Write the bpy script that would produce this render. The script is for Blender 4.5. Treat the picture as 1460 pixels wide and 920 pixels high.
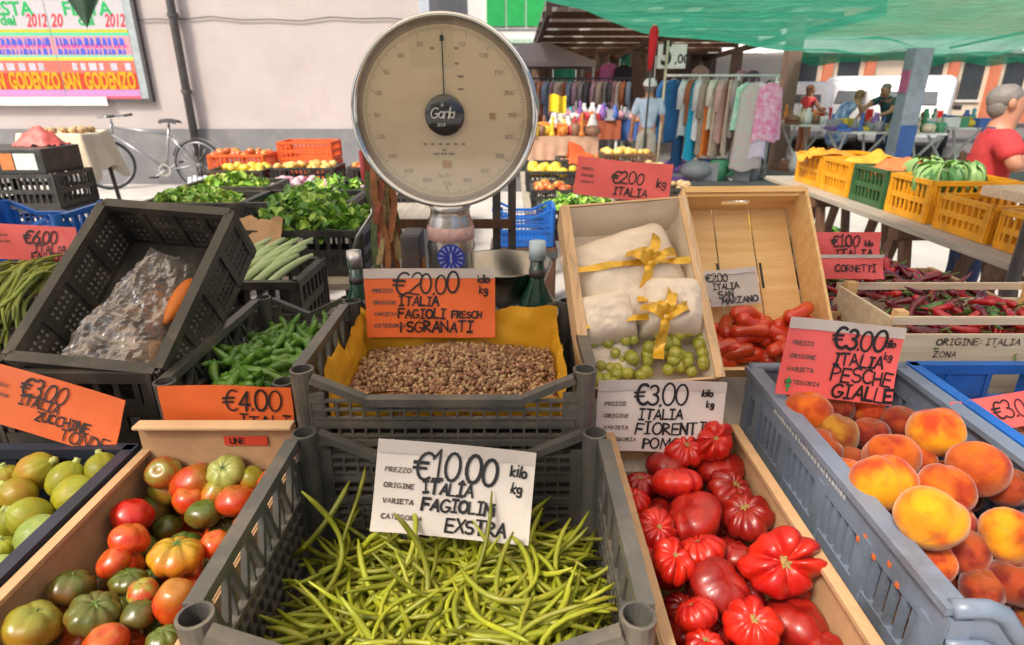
import bpy, bmesh, math, random
from mathutils import Vector, Matrix, Euler, noise
random.seed(11)
R = math.radians
sc = bpy.context.scene
for o in list(bpy.data.objects): bpy.data.objects.remove(o)

# ------------------------------------------------------------------ camera
PITCH, FPX, CAMZ = R(21.3), 870.0, 1.65
cam = bpy.data.cameras.new('camera'); camo = bpy.data.objects.new('camera', cam)
sc.collection.objects.link(camo)
camo.location = (0, 0, CAMZ); camo.rotation_euler = (R(90) - PITCH, 0, 0)
cam.sensor_width = 36; cam.lens = FPX / 1460 * 36; cam.clip_start = .02; cam.clip_end = 500
cam.dof.use_dof = True; cam.dof.focus_distance = 1.25; cam.dof.aperture_fstop = 5.0
sc.camera = camo
# ------------------------------------------------------------------ sky, sun, exposure
SUN_EL, SUN_AZ = R(50), R(222)          # compass azimuth from +Y clockwise: behind the camera, to the left
w = bpy.data.worlds.new('World'); sc.world = w; w.use_nodes = True
nt = w.node_tree; bg = nt.nodes['Background']
sky = nt.nodes.new('ShaderNodeTexSky'); sky.sky_type = 'NISHITA'; sky.sun_disc = False
sky.sun_elevation = SUN_EL; sky.sun_rotation = SUN_AZ; sky.dust_density = 6.0; sky.air_density = .75
nt.links.new(sky.outputs[0], bg.inputs[0]); bg.inputs[1].default_value = 0.15
sl = bpy.data.lights.new('sun', 'SUN'); sl.energy = 2.9; sl.angle = R(9); sl.color = (1, .91, .78)
so = bpy.data.objects.new('sun', sl); sc.collection.objects.link(so)
sd = Vector((math.sin(SUN_AZ) * math.cos(SUN_EL), math.cos(SUN_AZ) * math.cos(SUN_EL), math.sin(SUN_EL)))
so.rotation_euler = (-sd).to_track_quat('-Z', 'Y').to_euler(); so.location = sd * 30
vs = sc.view_settings; vs.view_transform = 'Standard'; vs.look = 'None'; vs.gamma = 1; vs.use_curve_mapping = False
vs.exposure = 0.36
sc.cycles.use_denoising = True; sc.cycles.max_bounces = 8; sc.cycles.transparent_max_bounces = 12
sc.cycles.use_adaptive_sampling = True

# ------------------------------------------------------------------ helpers
def ray(px, py):
    u = (px - 730) / FPX; v = (460 - py) / FPX
    return Vector((u, math.cos(PITCH) + v * math.sin(PITCH), -math.sin(PITCH) + v * math.cos(PITCH)))
def PZ(px, py, z):
    d = ray(px, py); return Vector((0, 0, CAMZ)) + d * ((z - CAMZ) / d.z)
def PY(px, py, y):
    d = ray(px, py); return Vector((0, 0, CAMZ)) + d * (y / d.y)
def depth(p): return p.y * math.cos(PITCH) - (p.z - CAMZ) * math.sin(PITCH)

def link(o, parent=None):
    sc.collection.objects.link(o)
    if parent is not None: o.parent = parent
    return o
def tag(o, label, cat, group=None):
    o['label'] = label; o['category'] = cat
    if group: o['group'] = group
    return o
def thing(name, label, cat, loc=(0, 0, 0), rot=(0, 0, 0), group=None):
    o = bpy.data.objects.new(name, None); o.empty_display_size = .05
    link(o); o.location = loc
    o.rotation_euler = rot.to_euler() if isinstance(rot, Matrix) else rot
    return tag(o, label, cat, group)
def structure(o): o['kind'] = 'structure'; return o
def copy_tree(o, parent=None):
    c = o.copy(); link(c, parent)
    for ch in list(o.children): copy_tree(ch, c)
    return c

class MB:
    def __init__(s): s.v = []; s.f = []; s.m = []
    def add(s, vs_, fs, mi=0, M=None):
        b = len(s.v)
        s.v += [tuple(M @ Vector(p)) if M is not None else tuple(p) for p in vs_]
        s.f += [tuple(i + b for i in f) for f in fs]; s.m += [mi] * len(fs); return s
    def boxb(s, x0, x1, y0, y1, z0, z1, mi=0, M=None):
        return s.add([(x, y, z) for x in (x0, x1) for y in (y0, y1) for z in (z0, z1)],
            [(0,1,3,2),(4,6,7,5),(0,4,5,1),(2,3,7,6),(0,2,6,4),(1,5,7,3)], mi, M)
    def box(s, c, sz, mi=0, M=None):
        return s.boxb(c[0]-sz[0]/2, c[0]+sz[0]/2, c[1]-sz[1]/2, c[1]+sz[1]/2, c[2]-sz[2]/2, c[2]+sz[2]/2, mi, M)
    def bar(s, a, b, w_, h_=None, up=(0, 0, 1), mi=0):
        a, b, up = Vector(a), Vector(b), Vector(up); h_ = h_ or w_
        d = (b - a); L = d.length; d.normalize()
        x = d.cross(up)
        if x.length < 1e-4: x = d.cross(Vector((1, 0, 0)))
        x.normalize(); z = x.cross(d)
        M = Matrix((x, d, z)).transposed().to_4x4(); M.translation = a
        return s.boxb(-w_/2, w_/2, 0, L, -h_/2, h_/2, mi, M)
    def tube(s, pts, r, n=8, cap=True, mi=0):
        pts = [Vector(p) for p in pts]; k = len(pts)
        rs = r if isinstance(r, (list, tuple)) else [r] * k
        t0 = (pts[1] - pts[0]).normalized()
        nx = t0.cross(Vector((0, 0, 1)))
        if nx.length < 1e-3: nx = t0.cross(Vector((1, 0, 0)))
        nx.normalize(); vs_ = []
        for i, p in enumerate(pts):
            t = (pts[min(i+1, k-1)] - pts[max(i-1, 0)]).normalized()
            nx = (nx - t * nx.dot(t)).normalized(); ny = t.cross(nx)
            for j in range(n):
                a = 2 * math.pi * j / n; vs_.append(p + (nx * math.cos(a) + ny * math.sin(a)) * rs[i])
        fs = [(i*n+j, i*n+(j+1) % n, (i+1)*n+(j+1) % n, (i+1)*n+j) for i in range(k-1) for j in range(n)]
        if cap: fs += [tuple(range(n))[::-1], tuple((k-1)*n+j for j in range(n))]
        return s.add(vs_, fs, mi)
    def lathe(s, prof, n=24, M=None, mi=0, rib=None):
        vs_ = []; k = len(prof)
        for i, (r, z) in enumerate(prof):
            for j in range(n):
                a = 2*math.pi*j/n; q = r * (rib(a, i / (k-1)) if rib else 1)
                vs_.append((q*math.cos(a), q*math.sin(a), z))
        fs = [(i*n+j, i*n+(j+1) % n, (i+1)*n+(j+1) % n, (i+1)*n+j) for i in range(k-1) for j in range(n)]
        return s.add(vs_, fs, mi, M)
    def disc(s, c, r, n=24, M=None, mi=0, z=0):
        vs_ = [(c[0]+r*math.cos(2*math.pi*j/n), c[1]+r*math.sin(2*math.pi*j/n), z) for j in range(n)]
        return s.add(vs_, [tuple(range(n))], mi, M)
    def ball(s, c, r, nu=12, nv=8, mi=0, sc_=(1, 1, 1)):
        vs_ = [(c[0], c[1], c[2]-r*sc_[2])]
        for i in range(1, nv):
            ph = math.pi*i/nv
            for j in range(nu):
                a = 2*math.pi*j/nu
                vs_.append((c[0]+r*sc_[0]*math.sin(ph)*math.cos(a), c[1]+r*sc_[1]*math.sin(ph)*math.sin(a), c[2]-r*sc_[2]*math.cos(ph)))
        vs_.append((c[0], c[1], c[2]+r*sc_[2])); t = len(vs_)-1
        fs = [(0, 1+(j+1) % nu, 1+j) for j in range(nu)]
        fs += [(1+i*nu+j, 1+i*nu+(j+1) % nu, 1+(i+1)*nu+(j+1) % nu, 1+(i+1)*nu+j) for i in range(nv-2) for j in range(nu)]
        fs += [(1+(nv-2)*nu+j, 1+(nv-2)*nu+(j+1) % nu, t) for j in range(nu)]
        return s.add(vs_, fs, mi)
    def sheet(s, nx, ny, fn, mi=0, M=None):
        vs_ = [fn(i/nx, j/ny) for j in range(ny+1) for i in range(nx+1)]
        fs = [(j*(nx+1)+i, j*(nx+1)+i+1, (j+1)*(nx+1)+i+1, (j+1)*(nx+1)+i) for j in range(ny) for i in range(nx)]
        return s.add(vs_, fs, mi, M)
    def prism(s, pts, a, b, axis='y', mi=0):
        n = len(pts)
        f = {'y': lambda p, t: (p[0], t, p[1]), 'x': lambda p, t: (t, p[0], p[1]), 'z': lambda p, t: (p[0], p[1], t)}[axis]
        return s.add([f(p, a) for p in pts] + [f(p, b) for p in pts],
            [tuple(range(n)), tuple(range(n, 2*n))[::-1]] + [(i, i+n, (i+1) % n + n, (i+1) % n) for i in range(n)], mi)
    def mesh(s, name, mats, smooth=False):
        me = bpy.data.meshes.new(name); me.from_pydata(s.v, [], s.f)
        for m_ in (mats if isinstance(mats, (list, tuple)) else [mats]): me.materials.append(m_)
        me.polygons.foreach_set('material_index', s.m)
        if smooth: me.polygons.foreach_set('use_smooth', [True]*len(s.f))
        bm = bmesh.new(); bm.from_mesh(me); bmesh.ops.recalc_face_normals(bm, faces=bm.faces); bm.to_mesh(me); bm.free()
        me.update(); return me
    def build(s, name, mats, parent=None, smooth=False, bevel=0):
        o = bpy.data.objects.new(name, s.mesh(name, mats, smooth)); link(o, parent)
        if bevel:
            b = o.modifiers.new('bevel', 'BEVEL'); b.width = bevel; b.segments = 2; b.limit_method = 'ANGLE'; b.harden_normals = False
        return o

# ------------------------------------------------------------------ materials
MATS = {}
def mat(name, col, rough=.6, var=.18, scale=9, col2=None, metal=0, spec=.5, coat=0, sss=0, bump=0, bscale=60,
        objvar=0, sheen=0, trans=0, alpha=1, emit=0, grime=None, gscale=3, stretch=(1, 1, 1), contrast=(.3, .7)):
    if name in MATS: return MATS[name]
    m = bpy.data.materials.new(name); m.use_nodes = True; t = m.node_tree; N = t.nodes; L = t.links
    b = N['Principled BSDF']; c = N.new('ShaderNodeTexCoord'); mp = N.new('ShaderNodeMapping'); mp.inputs['Scale'].default_value = stretch
    L.new(c.outputs['Object'], mp.inputs[0])
    n = N.new('ShaderNodeTexNoise'); n.inputs['Scale'].default_value = scale; n.inputs['Detail'].default_value = 5
    n.inputs['Roughness'].default_value = .6
    if objvar:
        oi = N.new('ShaderNodeObjectInfo'); mu = N.new('ShaderNodeMath'); mu.operation = 'MULTIPLY'; mu.inputs[1].default_value = 37
        L.new(oi.outputs['Random'], mu.inputs[0]); n.noise_dimensions = '4D'; L.new(mu.outputs[0], n.inputs['W'])
    L.new(mp.outputs[0], n.inputs['Vector'])
    r = N.new('ShaderNodeMapRange'); r.inputs[1].default_value, r.inputs[2].default_value = contrast; L.new(n.outputs[0], r.inputs[0])
    mx = N.new('ShaderNodeMix'); mx.data_type = 'RGBA'; L.new(r.outputs[0], mx.inputs[0])
    c2 = col2 or tuple(min(1, x*(1+var)) for x in col); c1 = col if col2 else tuple(x*(1-var) for x in col)
    mx.inputs[6].default_value = (*c1, 1); mx.inputs[7].default_value = (*c2, 1)
    out = mx.outputs[2]
    if grime:
        n3 = N.new('ShaderNodeTexNoise'); n3.inputs['Scale'].default_value = gscale; n3.inputs['Detail'].default_value = 8; n3.inputs['Roughness'].default_value = .7
        L.new(mp.outputs[0], n3.inputs['Vector']); r3 = N.new('ShaderNodeMapRange'); r3.inputs[1].default_value, r3.inputs[2].default_value = .5, .75
        L.new(n3.outputs[0], r3.inputs[0]); m3 = N.new('ShaderNodeMix'); m3.data_type = 'RGBA'; L.new(r3.outputs[0], m3.inputs[0])
        L.new(out, m3.inputs[6]); m3.inputs[7].default_value = (*grime, 1); out = m3.outputs[2]
    if objvar:
        hs = N.new('ShaderNodeHueSaturation'); rr = N.new('ShaderNodeMapRange'); rr.inputs[3].default_value = 1-objvar; rr.inputs[4].default_value = 1+objvar
        L.new(oi.outputs['Random'], rr.inputs[0]); L.new(rr.outputs[0], hs.inputs['Value']); L.new(out, hs.inputs['Color']); out = hs.outputs[0]
    L.new(out, b.inputs['Base Color'])
    rn = N.new('ShaderNodeMapRange'); rn.inputs[3].default_value = max(.02, rough*.8); rn.inputs[4].default_value = min(1, rough*1.25)
    L.new(n.outputs[0], rn.inputs[0]); L.new(rn.outputs[0], b.inputs['Roughness'])
    b.inputs['Metallic'].default_value = metal; b.inputs['Specular IOR Level'].default_value = spec
    b.inputs['Coat Weight'].default_value = coat; b.inputs['Coat Roughness'].default_value = .12
    if sss:
        b.inputs['Subsurface Weight'].default_value = sss; b.inputs['Subsurface Radius'].default_value = (.02, .008, .004); b.inputs['Subsurface Scale'].default_value = .5
    b.inputs['Sheen Weight'].default_value = sheen; b.inputs['Transmission Weight'].default_value = trans; b.inputs['Alpha'].default_value = alpha
    if emit: L.new(out, b.inputs['Emission Color']); b.inputs['Emission Strength'].default_value = emit
    if bump:
        n2 = N.new('ShaderNodeTexNoise'); n2.inputs['Scale'].default_value = bscale; n2.inputs['Detail'].default_value = 4; L.new(mp.outputs[0], n2.inputs['Vector'])
        bp = N.new('ShaderNodeBump'); bp.inputs['Strength'].default_value = bump; bp.inputs['Distance'].default_value = .01
        L.new(n2.outputs[0], bp.inputs['Height']); L.new(bp.outputs[0], b.inputs['Normal'])
    MATS[name] = m; return m

def fruit_mat(name, a, b_, top, rough=.25, spec=.5, coat=.3, sheen=0, scale=1.6, bump=.02, lo=.35, hi=.65, speck=None, tlo=.35, thi=1.0):
    """two skin colours blended in large patches (unit-sized meshes), a third round the stem end (+Z)"""
    if name in MATS: return MATS[name]
    m = bpy.data.materials.new(name); m.use_nodes = True; t = m.node_tree; N = t.nodes; L = t.links
    p = N['Principled BSDF']; c = N.new('ShaderNodeTexCoord'); oi = N.new('ShaderNodeObjectInfo')
    mu = N.new('ShaderNodeMath'); mu.operation = 'MULTIPLY'; mu.inputs[1].default_value = 53; L.new(oi.outputs['Random'], mu.inputs[0])
    n = N.new('ShaderNodeTexNoise'); n.noise_dimensions = '4D'; n.inputs['Scale'].default_value = scale; n.inputs['Detail'].default_value = 3
    L.new(c.outputs['Object'], n.inputs['Vector']); L.new(mu.outputs[0], n.inputs['W'])
    r = N.new('ShaderNodeMapRange'); r.interpolation_type = 'SMOOTHSTEP'; r.inputs[1].default_value = lo; r.inputs[2].default_value = hi; L.new(n.outputs[0], r.inputs[0])
    mx = N.new('ShaderNodeMix'); mx.data_type = 'RGBA'; L.new(r.outputs[0], mx.inputs[0]); mx.inputs[6].default_value = (*a, 1); mx.inputs[7].default_value = (*b_, 1)
    sp = N.new('ShaderNodeSeparateXYZ'); L.new(c.outputs['Object'], sp.inputs[0])
    ad = N.new('ShaderNodeMath'); ad.operation = 'MULTIPLY_ADD'; ad.inputs[1].default_value = .7; L.new(n.outputs[0], ad.inputs[0]); L.new(sp.outputs[2], ad.inputs[2])
    r2 = N.new('ShaderNodeMapRange'); r2.inputs[1].default_value = tlo+.35; r2.inputs[2].default_value = thi+.35; L.new(ad.outputs[0], r2.inputs[0])
    m2 = N.new('ShaderNodeMix'); m2.data_type = 'RGBA'; L.new(r2.outputs[0], m2.inputs[0]); L.new(mx.outputs[2], m2.inputs[6]); m2.inputs[7].default_value = (*top, 1)
    out = m2.outputs[2]
    n4 = N.new('ShaderNodeTexNoise'); n4.inputs['Scale'].default_value = 26; n4.inputs['Detail'].default_value = 3; L.new(c.outputs['Object'], n4.inputs['Vector'])
    if speck:
        r4 = N.new('ShaderNodeMapRange'); r4.inputs[1].default_value = .6; r4.inputs[2].default_value = .72; r4.inputs[4].default_value = .6; L.new(n4.outputs[0], r4.inputs[0])
        m4 = N.new('ShaderNodeMix'); m4.data_type = 'RGBA'; L.new(r4.outputs[0], m4.inputs[0]); L.new(out, m4.inputs[6]); m4.inputs[7].default_value = (*speck, 1); out = m4.outputs[2]
    hs = N.new('ShaderNodeHueSaturation'); rr = N.new('ShaderNodeMapRange'); rr.inputs[3].default_value = .85; rr.inputs[4].default_value = 1.12
    L.new(oi.outputs['Random'], rr.inputs[0]); L.new(rr.outputs[0], hs.inputs['Value']); L.new(out, hs.inputs['Color'])
    L.new(hs.outputs[0], p.inputs['Base Color']); n5 = N.new('ShaderNodeTexNoise'); n5.inputs['Scale'].default_value = 4; n5.inputs['Detail'].default_value = 6; L.new(c.outputs['Object'], n5.inputs['Vector']); r5 = N.new('ShaderNodeMapRange'); r5.inputs[1].default_value = .3; r5.inputs[2].default_value = .7; r5.inputs[3].default_value = rough*.75; r5.inputs[4].default_value = min(1, rough*1.6); L.new(n5.outputs[0], r5.inputs[0]); L.new(r5.outputs[0], p.inputs['Roughness']); p.inputs['Specular IOR Level'].default_value = spec
    p.inputs['Coat Weight'].default_value = coat; p.inputs['Coat Roughness'].default_value = .08; p.inputs['Sheen Weight'].default_value = sheen
    p.inputs['Sheen Roughness'].default_value = .4
    p.inputs['Subsurface Weight'].default_value = .12; p.inputs['Subsurface Radius'].default_value = (.012, .005, .003); p.inputs['Subsurface Scale'].default_value = .4
    bp = N.new('ShaderNodeBump'); bp.inputs['Strength'].default_value = bump*4; bp.inputs['Distance'].default_value = .02; L.new(n4.outputs[0], bp.inputs['Height']); L.new(bp.outputs[0], p.inputs['Normal'])
    MATS[name] = m; return m

def wood(name, a, b_, rough=.6, axis=0):
    st = [14, 14, 14]; st[axis] = 1.2
    return mat(name, a, rough, scale=3, col2=b_, stretch=st, bump=.15, bscale=5, contrast=(.35, .65))

M_crate = mat('grey_crate_plastic', (.082, .08, .072), .34, .3, 12, bump=.08, bscale=70, grime=(.18, .15, .11), gscale=7)
M_black = mat('black_crate_plastic', (.03, .031, .031), .42, .3, 12, grime=(.09, .08, .07), gscale=8)
M_dgreen = mat('dark_crate_plastic', (.046, .043, .037), .4, .25, 12, grime=(.14, .115, .085), gscale=8)
M_bluegrey = mat('blue_grey_crate_plastic', (.17, .215, .29), .33, .15, 10, grime=(.09, .095, .11), gscale=7)
M_blue = mat('blue_crate_plastic', (.015, .13, .5), .35, .15, 10, grime=(.03, .09, .25), gscale=6)
M_yellowcr = mat('yellow_crate_plastic', (.8, .36, .015), .4, .15, 10, grime=(.5, .24, .03), gscale=6)
M_greencr = mat('green_crate_plastic', (.04, .12, .045), .4, .2, 10)
M_orangecr = mat('orange_crate_plastic', (.75, .13, .03), .4, .2, 10)
M_navy = mat('dark_blue_crate_plastic', (.02, .026, .045), .45, .25, 10)
M_card = mat('cardboard', (.5, .31, .16), .8, .1, 30, bump=.06, bscale=160, grime=(.38, .23, .12), gscale=5)
M_cardpale = mat('pale_cardboard', (.66, .45, .25), .75, .08, 20, bump=.05, bscale=160, grime=(.52, .34, .18), gscale=5)
M_wood = wood('pale_wood', (.82, .58, .28), (.72, .45, .18))
M_woodpale = wood('white_wood', (.78, .68, .5), (.66, .53, .36))
M_wooddark = wood('dark_wood', (.16, .075, .04), (.09, .045, .028), axis=2)
M_plank = wood('grey_plank', (.45, .4, .32), (.33, .29, .23), axis=1)
M_ink = mat('marker_ink', (.012, .012, .014), .5, .2, 40)
M_print = mat('grey_print_ink', (.12, .09, .08), .6, .2, 40)
M_white = mat('white_paper', (.8, .78, .74), .7, .05, 12, bump=.06, bscale=25, grime=(.7, .64, .56), gscale=4)
M_steel = mat('brushed_steel', (.58, .57, .55), .28, .15, 40, metal=1, bump=.03, bscale=200)
M_chrome = mat('chrome', (.68, .7, .7), .12, .08, 6, metal=1)
M_iron = mat('dark_iron', (.07, .07, .075), .45, .3, 14, grime=(.14, .09, .06), gscale=10)
M_whitepaint = mat('white_paint', (.78, .78, .76), .4, .06, 5, grime=(.6, .58, .54), gscale=3)
M_skin = mat('skin', (.5, .24, .15), .5, .12, 14, sss=.15)
M_hairdark = mat('dark_hair', (.035, .022, .015), .5, .3, 60)
M_hairgrey = mat('grey_hair', (.2, .185, .17), .6, .25, 60)

# ------------------------------------------------------------------ stroke lettering (marker pen)
def _arc(cx, cy, rx, ry, a0, a1, n=12):
    return [(cx+rx*math.cos(R(a0+(a1-a0)*i/n)), cy+ry*math.sin(R(a0+(a1-a0)*i/n))) for i in range(n+1)]
G = {
 'A': [[(0,0),(.36,1),(.7,0)],[(.14,.36),(.58,.36)]], 'B': [[(0,0),(0,1)], _arc(0,.76,.5,.24,90,-90,8), _arc(0,.26,.6,.26,90,-90,8)],
 'C': [_arc(.4,.5,.4,.5,50,310)], 'D': [[(0,0),(0,1)], _arc(0,.5,.65,.5,90,-90)], 'E': [[(.6,1),(0,1),(0,0),(.6,0)],[(0,.52),(.5,.52)]],
 'F': [[(.6,1),(0,1),(0,0)],[(0,.52),(.5,.52)]], 'G': [_arc(.4,.5,.4,.5,50,340)+[(.78,.42),(.45,.42)]], 'H': [[(0,0),(0,1)],[(.6,0),(.6,1)],[(0,.5),(.6,.5)]],
 'I': [[(.25,0),(.25,1)],[(.02,1),(.48,1)],[(.02,0),(.48,0)]], 'J': [[(.5,1),(.5,.2)]+_arc(.28,.2,.22,.2,0,-160,6)], 'K': [[(0,0),(0,1)],[(.55,1),(0,.42),(.6,0)]],
 'L': [[(0,1),(0,0),(.55,0)]], 'M': [[(0,0),(.08,1),(.4,.3),(.72,1),(.8,0)]], 'N': [[(0,0),(0,1),(.6,0),(.6,1)]], 'O': [_arc(.38,.5,.38,.5,90,450)],
 'P': [[(0,0),(0,1)], _arc(0,.73,.55,.27,90,-90,8)], 'R': [[(0,0),(0,1)], _arc(0,.75,.5,.25,90,-90,8)+[(.6,0)]],
 'S': [_arc(.32,.75,.3,.25,40,250,8)+_arc(.32,.26,.32,.26,80,-150,8)], 'T': [[(.33,0),(.33,1)],[(0,1),(.68,1)]], 'U': [[(0,1),(0,.3)]+_arc(.3,.3,.3,.3,180,360,8)+[(.6,1)]],
 'V': [[(0,1),(.34,0),(.68,1)]], 'X': [[(0,0),(.62,1)],[(0,1),(.62,0)]], 'Z': [[(0,1),(.6,1),(0,0),(.62,0)]],
 '0': [_arc(.33,.5,.33,.5,90,450,16)], '1': [[(.02,.7),(.3,1),(.28,0)],[(.1,0),(.46,0)]], '2': [_arc(.3,.72,.28,.28,170,-40,9)+[(0,0),(.62,0)]],
 '3': [_arc(.25,.76,.27,.24,150,-80,8)+_arc(.25,.27,.33,.27,90,-150,9)], '4': [[(.45,0),(.45,1),(0,.32),(.65,.32)]], '5': [[(.6,1),(.08,1),(.04,.58)]+_arc(.27,.3,.31,.3,120,-140,9)],
 '6': [[(.5,1),(.1,.5)]+_arc(.32,.28,.29,.28,160,520,14)], '€': [_arc(.5,.5,.4,.5,55,305),[(-.08,.62),(.55,.62)],[(-.08,.42),(.5,.42)]],
 '.': [[(.05,0),(.1,.06)]], ',': [[(.1,.06),(.02,-.14)]], 'i': [[(.05,0),(.05,.62)],[(.05,.86),(.06,.92)]], ':': [[(.06,.2),(.06,.26)],[(.06,.6),(.06,.66)]],
 'k': [[(0,0),(0,1)],[(.4,.6),(0,.3),(.42,0)]], 'l': [[(.05,1),(.05,0)]], 'o': [_arc(.22,.28,.22,.28,90,450,10)], 'g': [_arc(.22,.36,.2,.25,60,420,9)+[(.42,.5),(.42,-.1)]+_arc(.22,-.1,.2,.18,0,-150,6)],
 'r': [[(0,0),(0,.6)], _arc(.25,.35,.25,.25,170,60,5)], 'a': [_arc(.22,.28,.2,.28,40,400,9)+[(.43,.6),(.45,0)]], 'e': [[(.02,.3),(.42,.32)]+_arc(.22,.3,.2,.3,10,310,9)],
 's': [_arc(.18,.45,.16,.15,40,250,6)+_arc(.18,.15,.18,.15,80,-150,6)], 't': [[(.15,.9),(.15,0)],[(0,.6),(.35,.6)]], 'd': [_arc(.2,.28,.2,.28,0,360,9),[(.41,1),(.41,0)]],
 ' ': [] }
def glyph_w(ch): return max([p[0] for s_ in G[ch] for p in s_] + [.28 if ch == ' ' else .05])
def strokes(mb, text, x, y, h, pen, z=0, wid=1.0, jit=.02, slant=.08, gap=.2, mi=0, M=None):
    rnd = random.Random(sum(map(ord, text)) + int(h*9999))
    cx = x
    for ch in text:
        g = G.get(ch)
        if g is None: cx += h*.4; continue
        an = rnd.gauss(0, 1.1*jit) if jit > .02 else 0; ca, sa = math.cos(an), math.sin(an); dy = rnd.uniform(-jit, jit)*h; sc_ = 1 + rnd.uniform(-jit, jit)*2
        for st in g:
            pn = pen*rnd.uniform(.75, 1.3)
            pts = [Vector((cx + (ca*(p[0]*wid + slant*p[1]) - sa*p[1])*h*sc_, y + dy + (sa*p[0]*wid + ca*p[1])*h*sc_)) for p in st]
            for a, b in zip(pts, pts[1:]):
                d = b - a
                if d.length < 1e-6: continue
                d.normalize(); q = Vector((-d.y, d.x))*pn/2; e = d*pn*.35
                a2, b2 = a-e, b+e
                mb.add([(a2.x+q.x, a2.y+q.y, z), (b2.x+q.x, b2.y+q.y, z), (b2.x-q.x, b2.y-q.y, z), (a2.x-q.x, a2.y-q.y, z)], [(0,1,2,3)], mi, M)
        cx += (glyph_w(ch)*wid + gap)*h*sc_
    return cx
def text_w(text, h, wid=1., gap=.2): return sum((glyph_w(c)*wid + gap)*h for c in text if c in G)

CARDM = {}
def price_card(label, base, W, H, col, lines, yaw=0, lean=20, roll=0, strip=True, print_lines=4, blank=0, pin=False):
    """card standing with the middle of its lower edge at base; local x right, y up the card, z towards the viewer"""
    rot = Matrix.Rotation(R(yaw), 4, 'Z') @ Matrix.Rotation(R(-lean), 4, 'X') @ Matrix.Rotation(R(roll), 4, 'Y') @ Matrix.Rotation(R(90), 4, 'X')
    t = thing('price_card', label, 'price card', base, rot, 'handwritten price cards')
    key = tuple(round(c, 3) for c in col)
    m = mat('card_paper_%g_%g_%g' % key, col, .42, .1, 10, coat=.15, bump=.12, bscale=9, grime=tuple(c*.82 for c in col), gscale=5)
    bq = random.Random(label); b1, b2, b3 = bq.uniform(-.013, .009), bq.uniform(.006, .014)*bq.choice((-1, 1)), bq.choice((-1, 1))
    def bend(x, y): return b1*math.sin((x/W+.5)*math.pi) + .003*math.sin(y/H*5+x*20) + b2*max(0, b3*x/W*2-.45)**2*3*(y/H)
    mb = MB(); mb.sheet(14, 8, lambda u, v: ((u-.5)*W, v*H, bend((u-.5)*W, v*H)))
    mb.sheet(14, 8, lambda u, v: ((u-.5)*W, v*H, bend((u-.5)*W, v*H)-.0015))
    o = mb.build('paper', m, t, True)
    sl_ = MB()
    sm = mat('clear_sleeve_strip', (.55, .5, .46), .2, .1, 12, coat=.6)
    if strip: sl_.sheet(14, 3, lambda u, v: ((u-.5)*W, H*(.86+v*.14), bend((u-.5)*W, H*(.86+v*.14))+.0022)); sl_.build('sleeve_strip', sm, t, True)
    if blank:
        b2 = MB(); b2.sheet(14, 1, lambda u, v: ((u-.5)*W, H*blank*v, bend((u-.5)*W, 0)+.0012)); b2.build('blank_strip', M_cardpale, t, True)
    pr = MB()
    for k in range(print_lines):
        n0 = len(pr.v); strokes(pr, ('PREZZO', 'ORIGINE', 'VARIETA', 'CATEGORIA')[k], -W*.44, H*(.66-.17*k), H*.048, H*.011, jit=.01, slant=.1, gap=.3, wid=1.15)
        for i in range(n0, len(pr.v)):
            x, y, z = pr.v[i]; pr.v[i] = (x, y, bend(x, y)+.0024)
    if print_lines: pr.build('printed_caption', M_print, t)['kind'] = 'stuff'
    lt = MB()
    for (s_, fx, fy, fh, pen) in lines:
        n0 = len(lt.v); eu = s_[0] == '€'; strokes(lt, s_, (fx-.5)*W, fy*H, fh*H, pen*1.08, jit=.045, wid=.82 if eu else 1, gap=.07 if eu else .16)
        for i in range(n0, len(lt.v)):
            x, y, z = lt.v[i]; lt.v[i] = (x, y, bend(x, y)+.0032)
    if lt.v: lt.build('handwriting', M_ink, t)
    return t

# ------------------------------------------------------------------ ground, walls, roofs (the setting)
M_asph = mat('asphalt', (.16, .155, .15), .9, .25, 3, bump=.3, bscale=60, grime=(.1, .095, .09), gscale=1.2)
M_pave = mat('pale_paving', (.5, .475, .44), .85, .12, 1.5, bump=.2, bscale=30, grime=(.48, .45, .41), gscale=.8)
g = MB(); g.sheet(40, 40, lambda u, v: (-90+180*u, -40+180*v, 0)); structure(g.build('ground', M_pave))
g = MB(); g.boxb(-12, 60, 10.2, 60, -.05, .006); structure(g.build('road', M_asph))
g = MB(); g.boxb(-30, -1.4, 9.0, 10.3, -.02, .11); structure(g.build('pavement', mat('kerb_stone', (.5, .48, .45), .85, .15, 3, bump=.15, bscale=30, grime=(.36, .34, .31), gscale=2), bevel=.015))

# pink building on the left with its painted grey base, drainpipe and poster board
WY = 10.3
def pink_house():
    t = thing('pink_building', 'pale pink plastered building with grey base behind the bicycle', 'building', (-10, WY, 0))
    mp_ = mat('pink_plaster', (.5, .445, .43), .85, .06, 1.2, bump=.15, bscale=18, grime=(.42, .36, .34), gscale=.7)
    b = MB(); b.boxb(-20, 8.75, 0, 9, .985, 9.5); b.build('wall', mp_, t)
    mg = mat('grey_base_plaster', (.2, .2, .21), .85, .15, 2.5, bump=.12, bscale=25, grime=(.3, .29, .28), gscale=2)
    b = MB(); b.boxb(-20, 8.77, -.025, 9, 0, .985); b.build('base_course', mg, t)
    b = MB(); b.boxb(8.6, 8.752, -.03, -.001, .99, 9.5); b.build('corner_strip', mat('bluish_paint', (.42, .47, .55), .7), t)
    for x in (-1.5, 2.2, 5.8):
        f = MB(); f.boxb(x, x+1.1, -.04, -.002, 4.6, 6.2); fo = f.build('window', mat('green_shutter', (.03, .2, .09), .5), t)
        f = MB(); f.boxb(x-.08, x+1.18, -.1, -.002, 4.5, 4.597); f.build('sill', M_white, fo)
pink_house()
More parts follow.
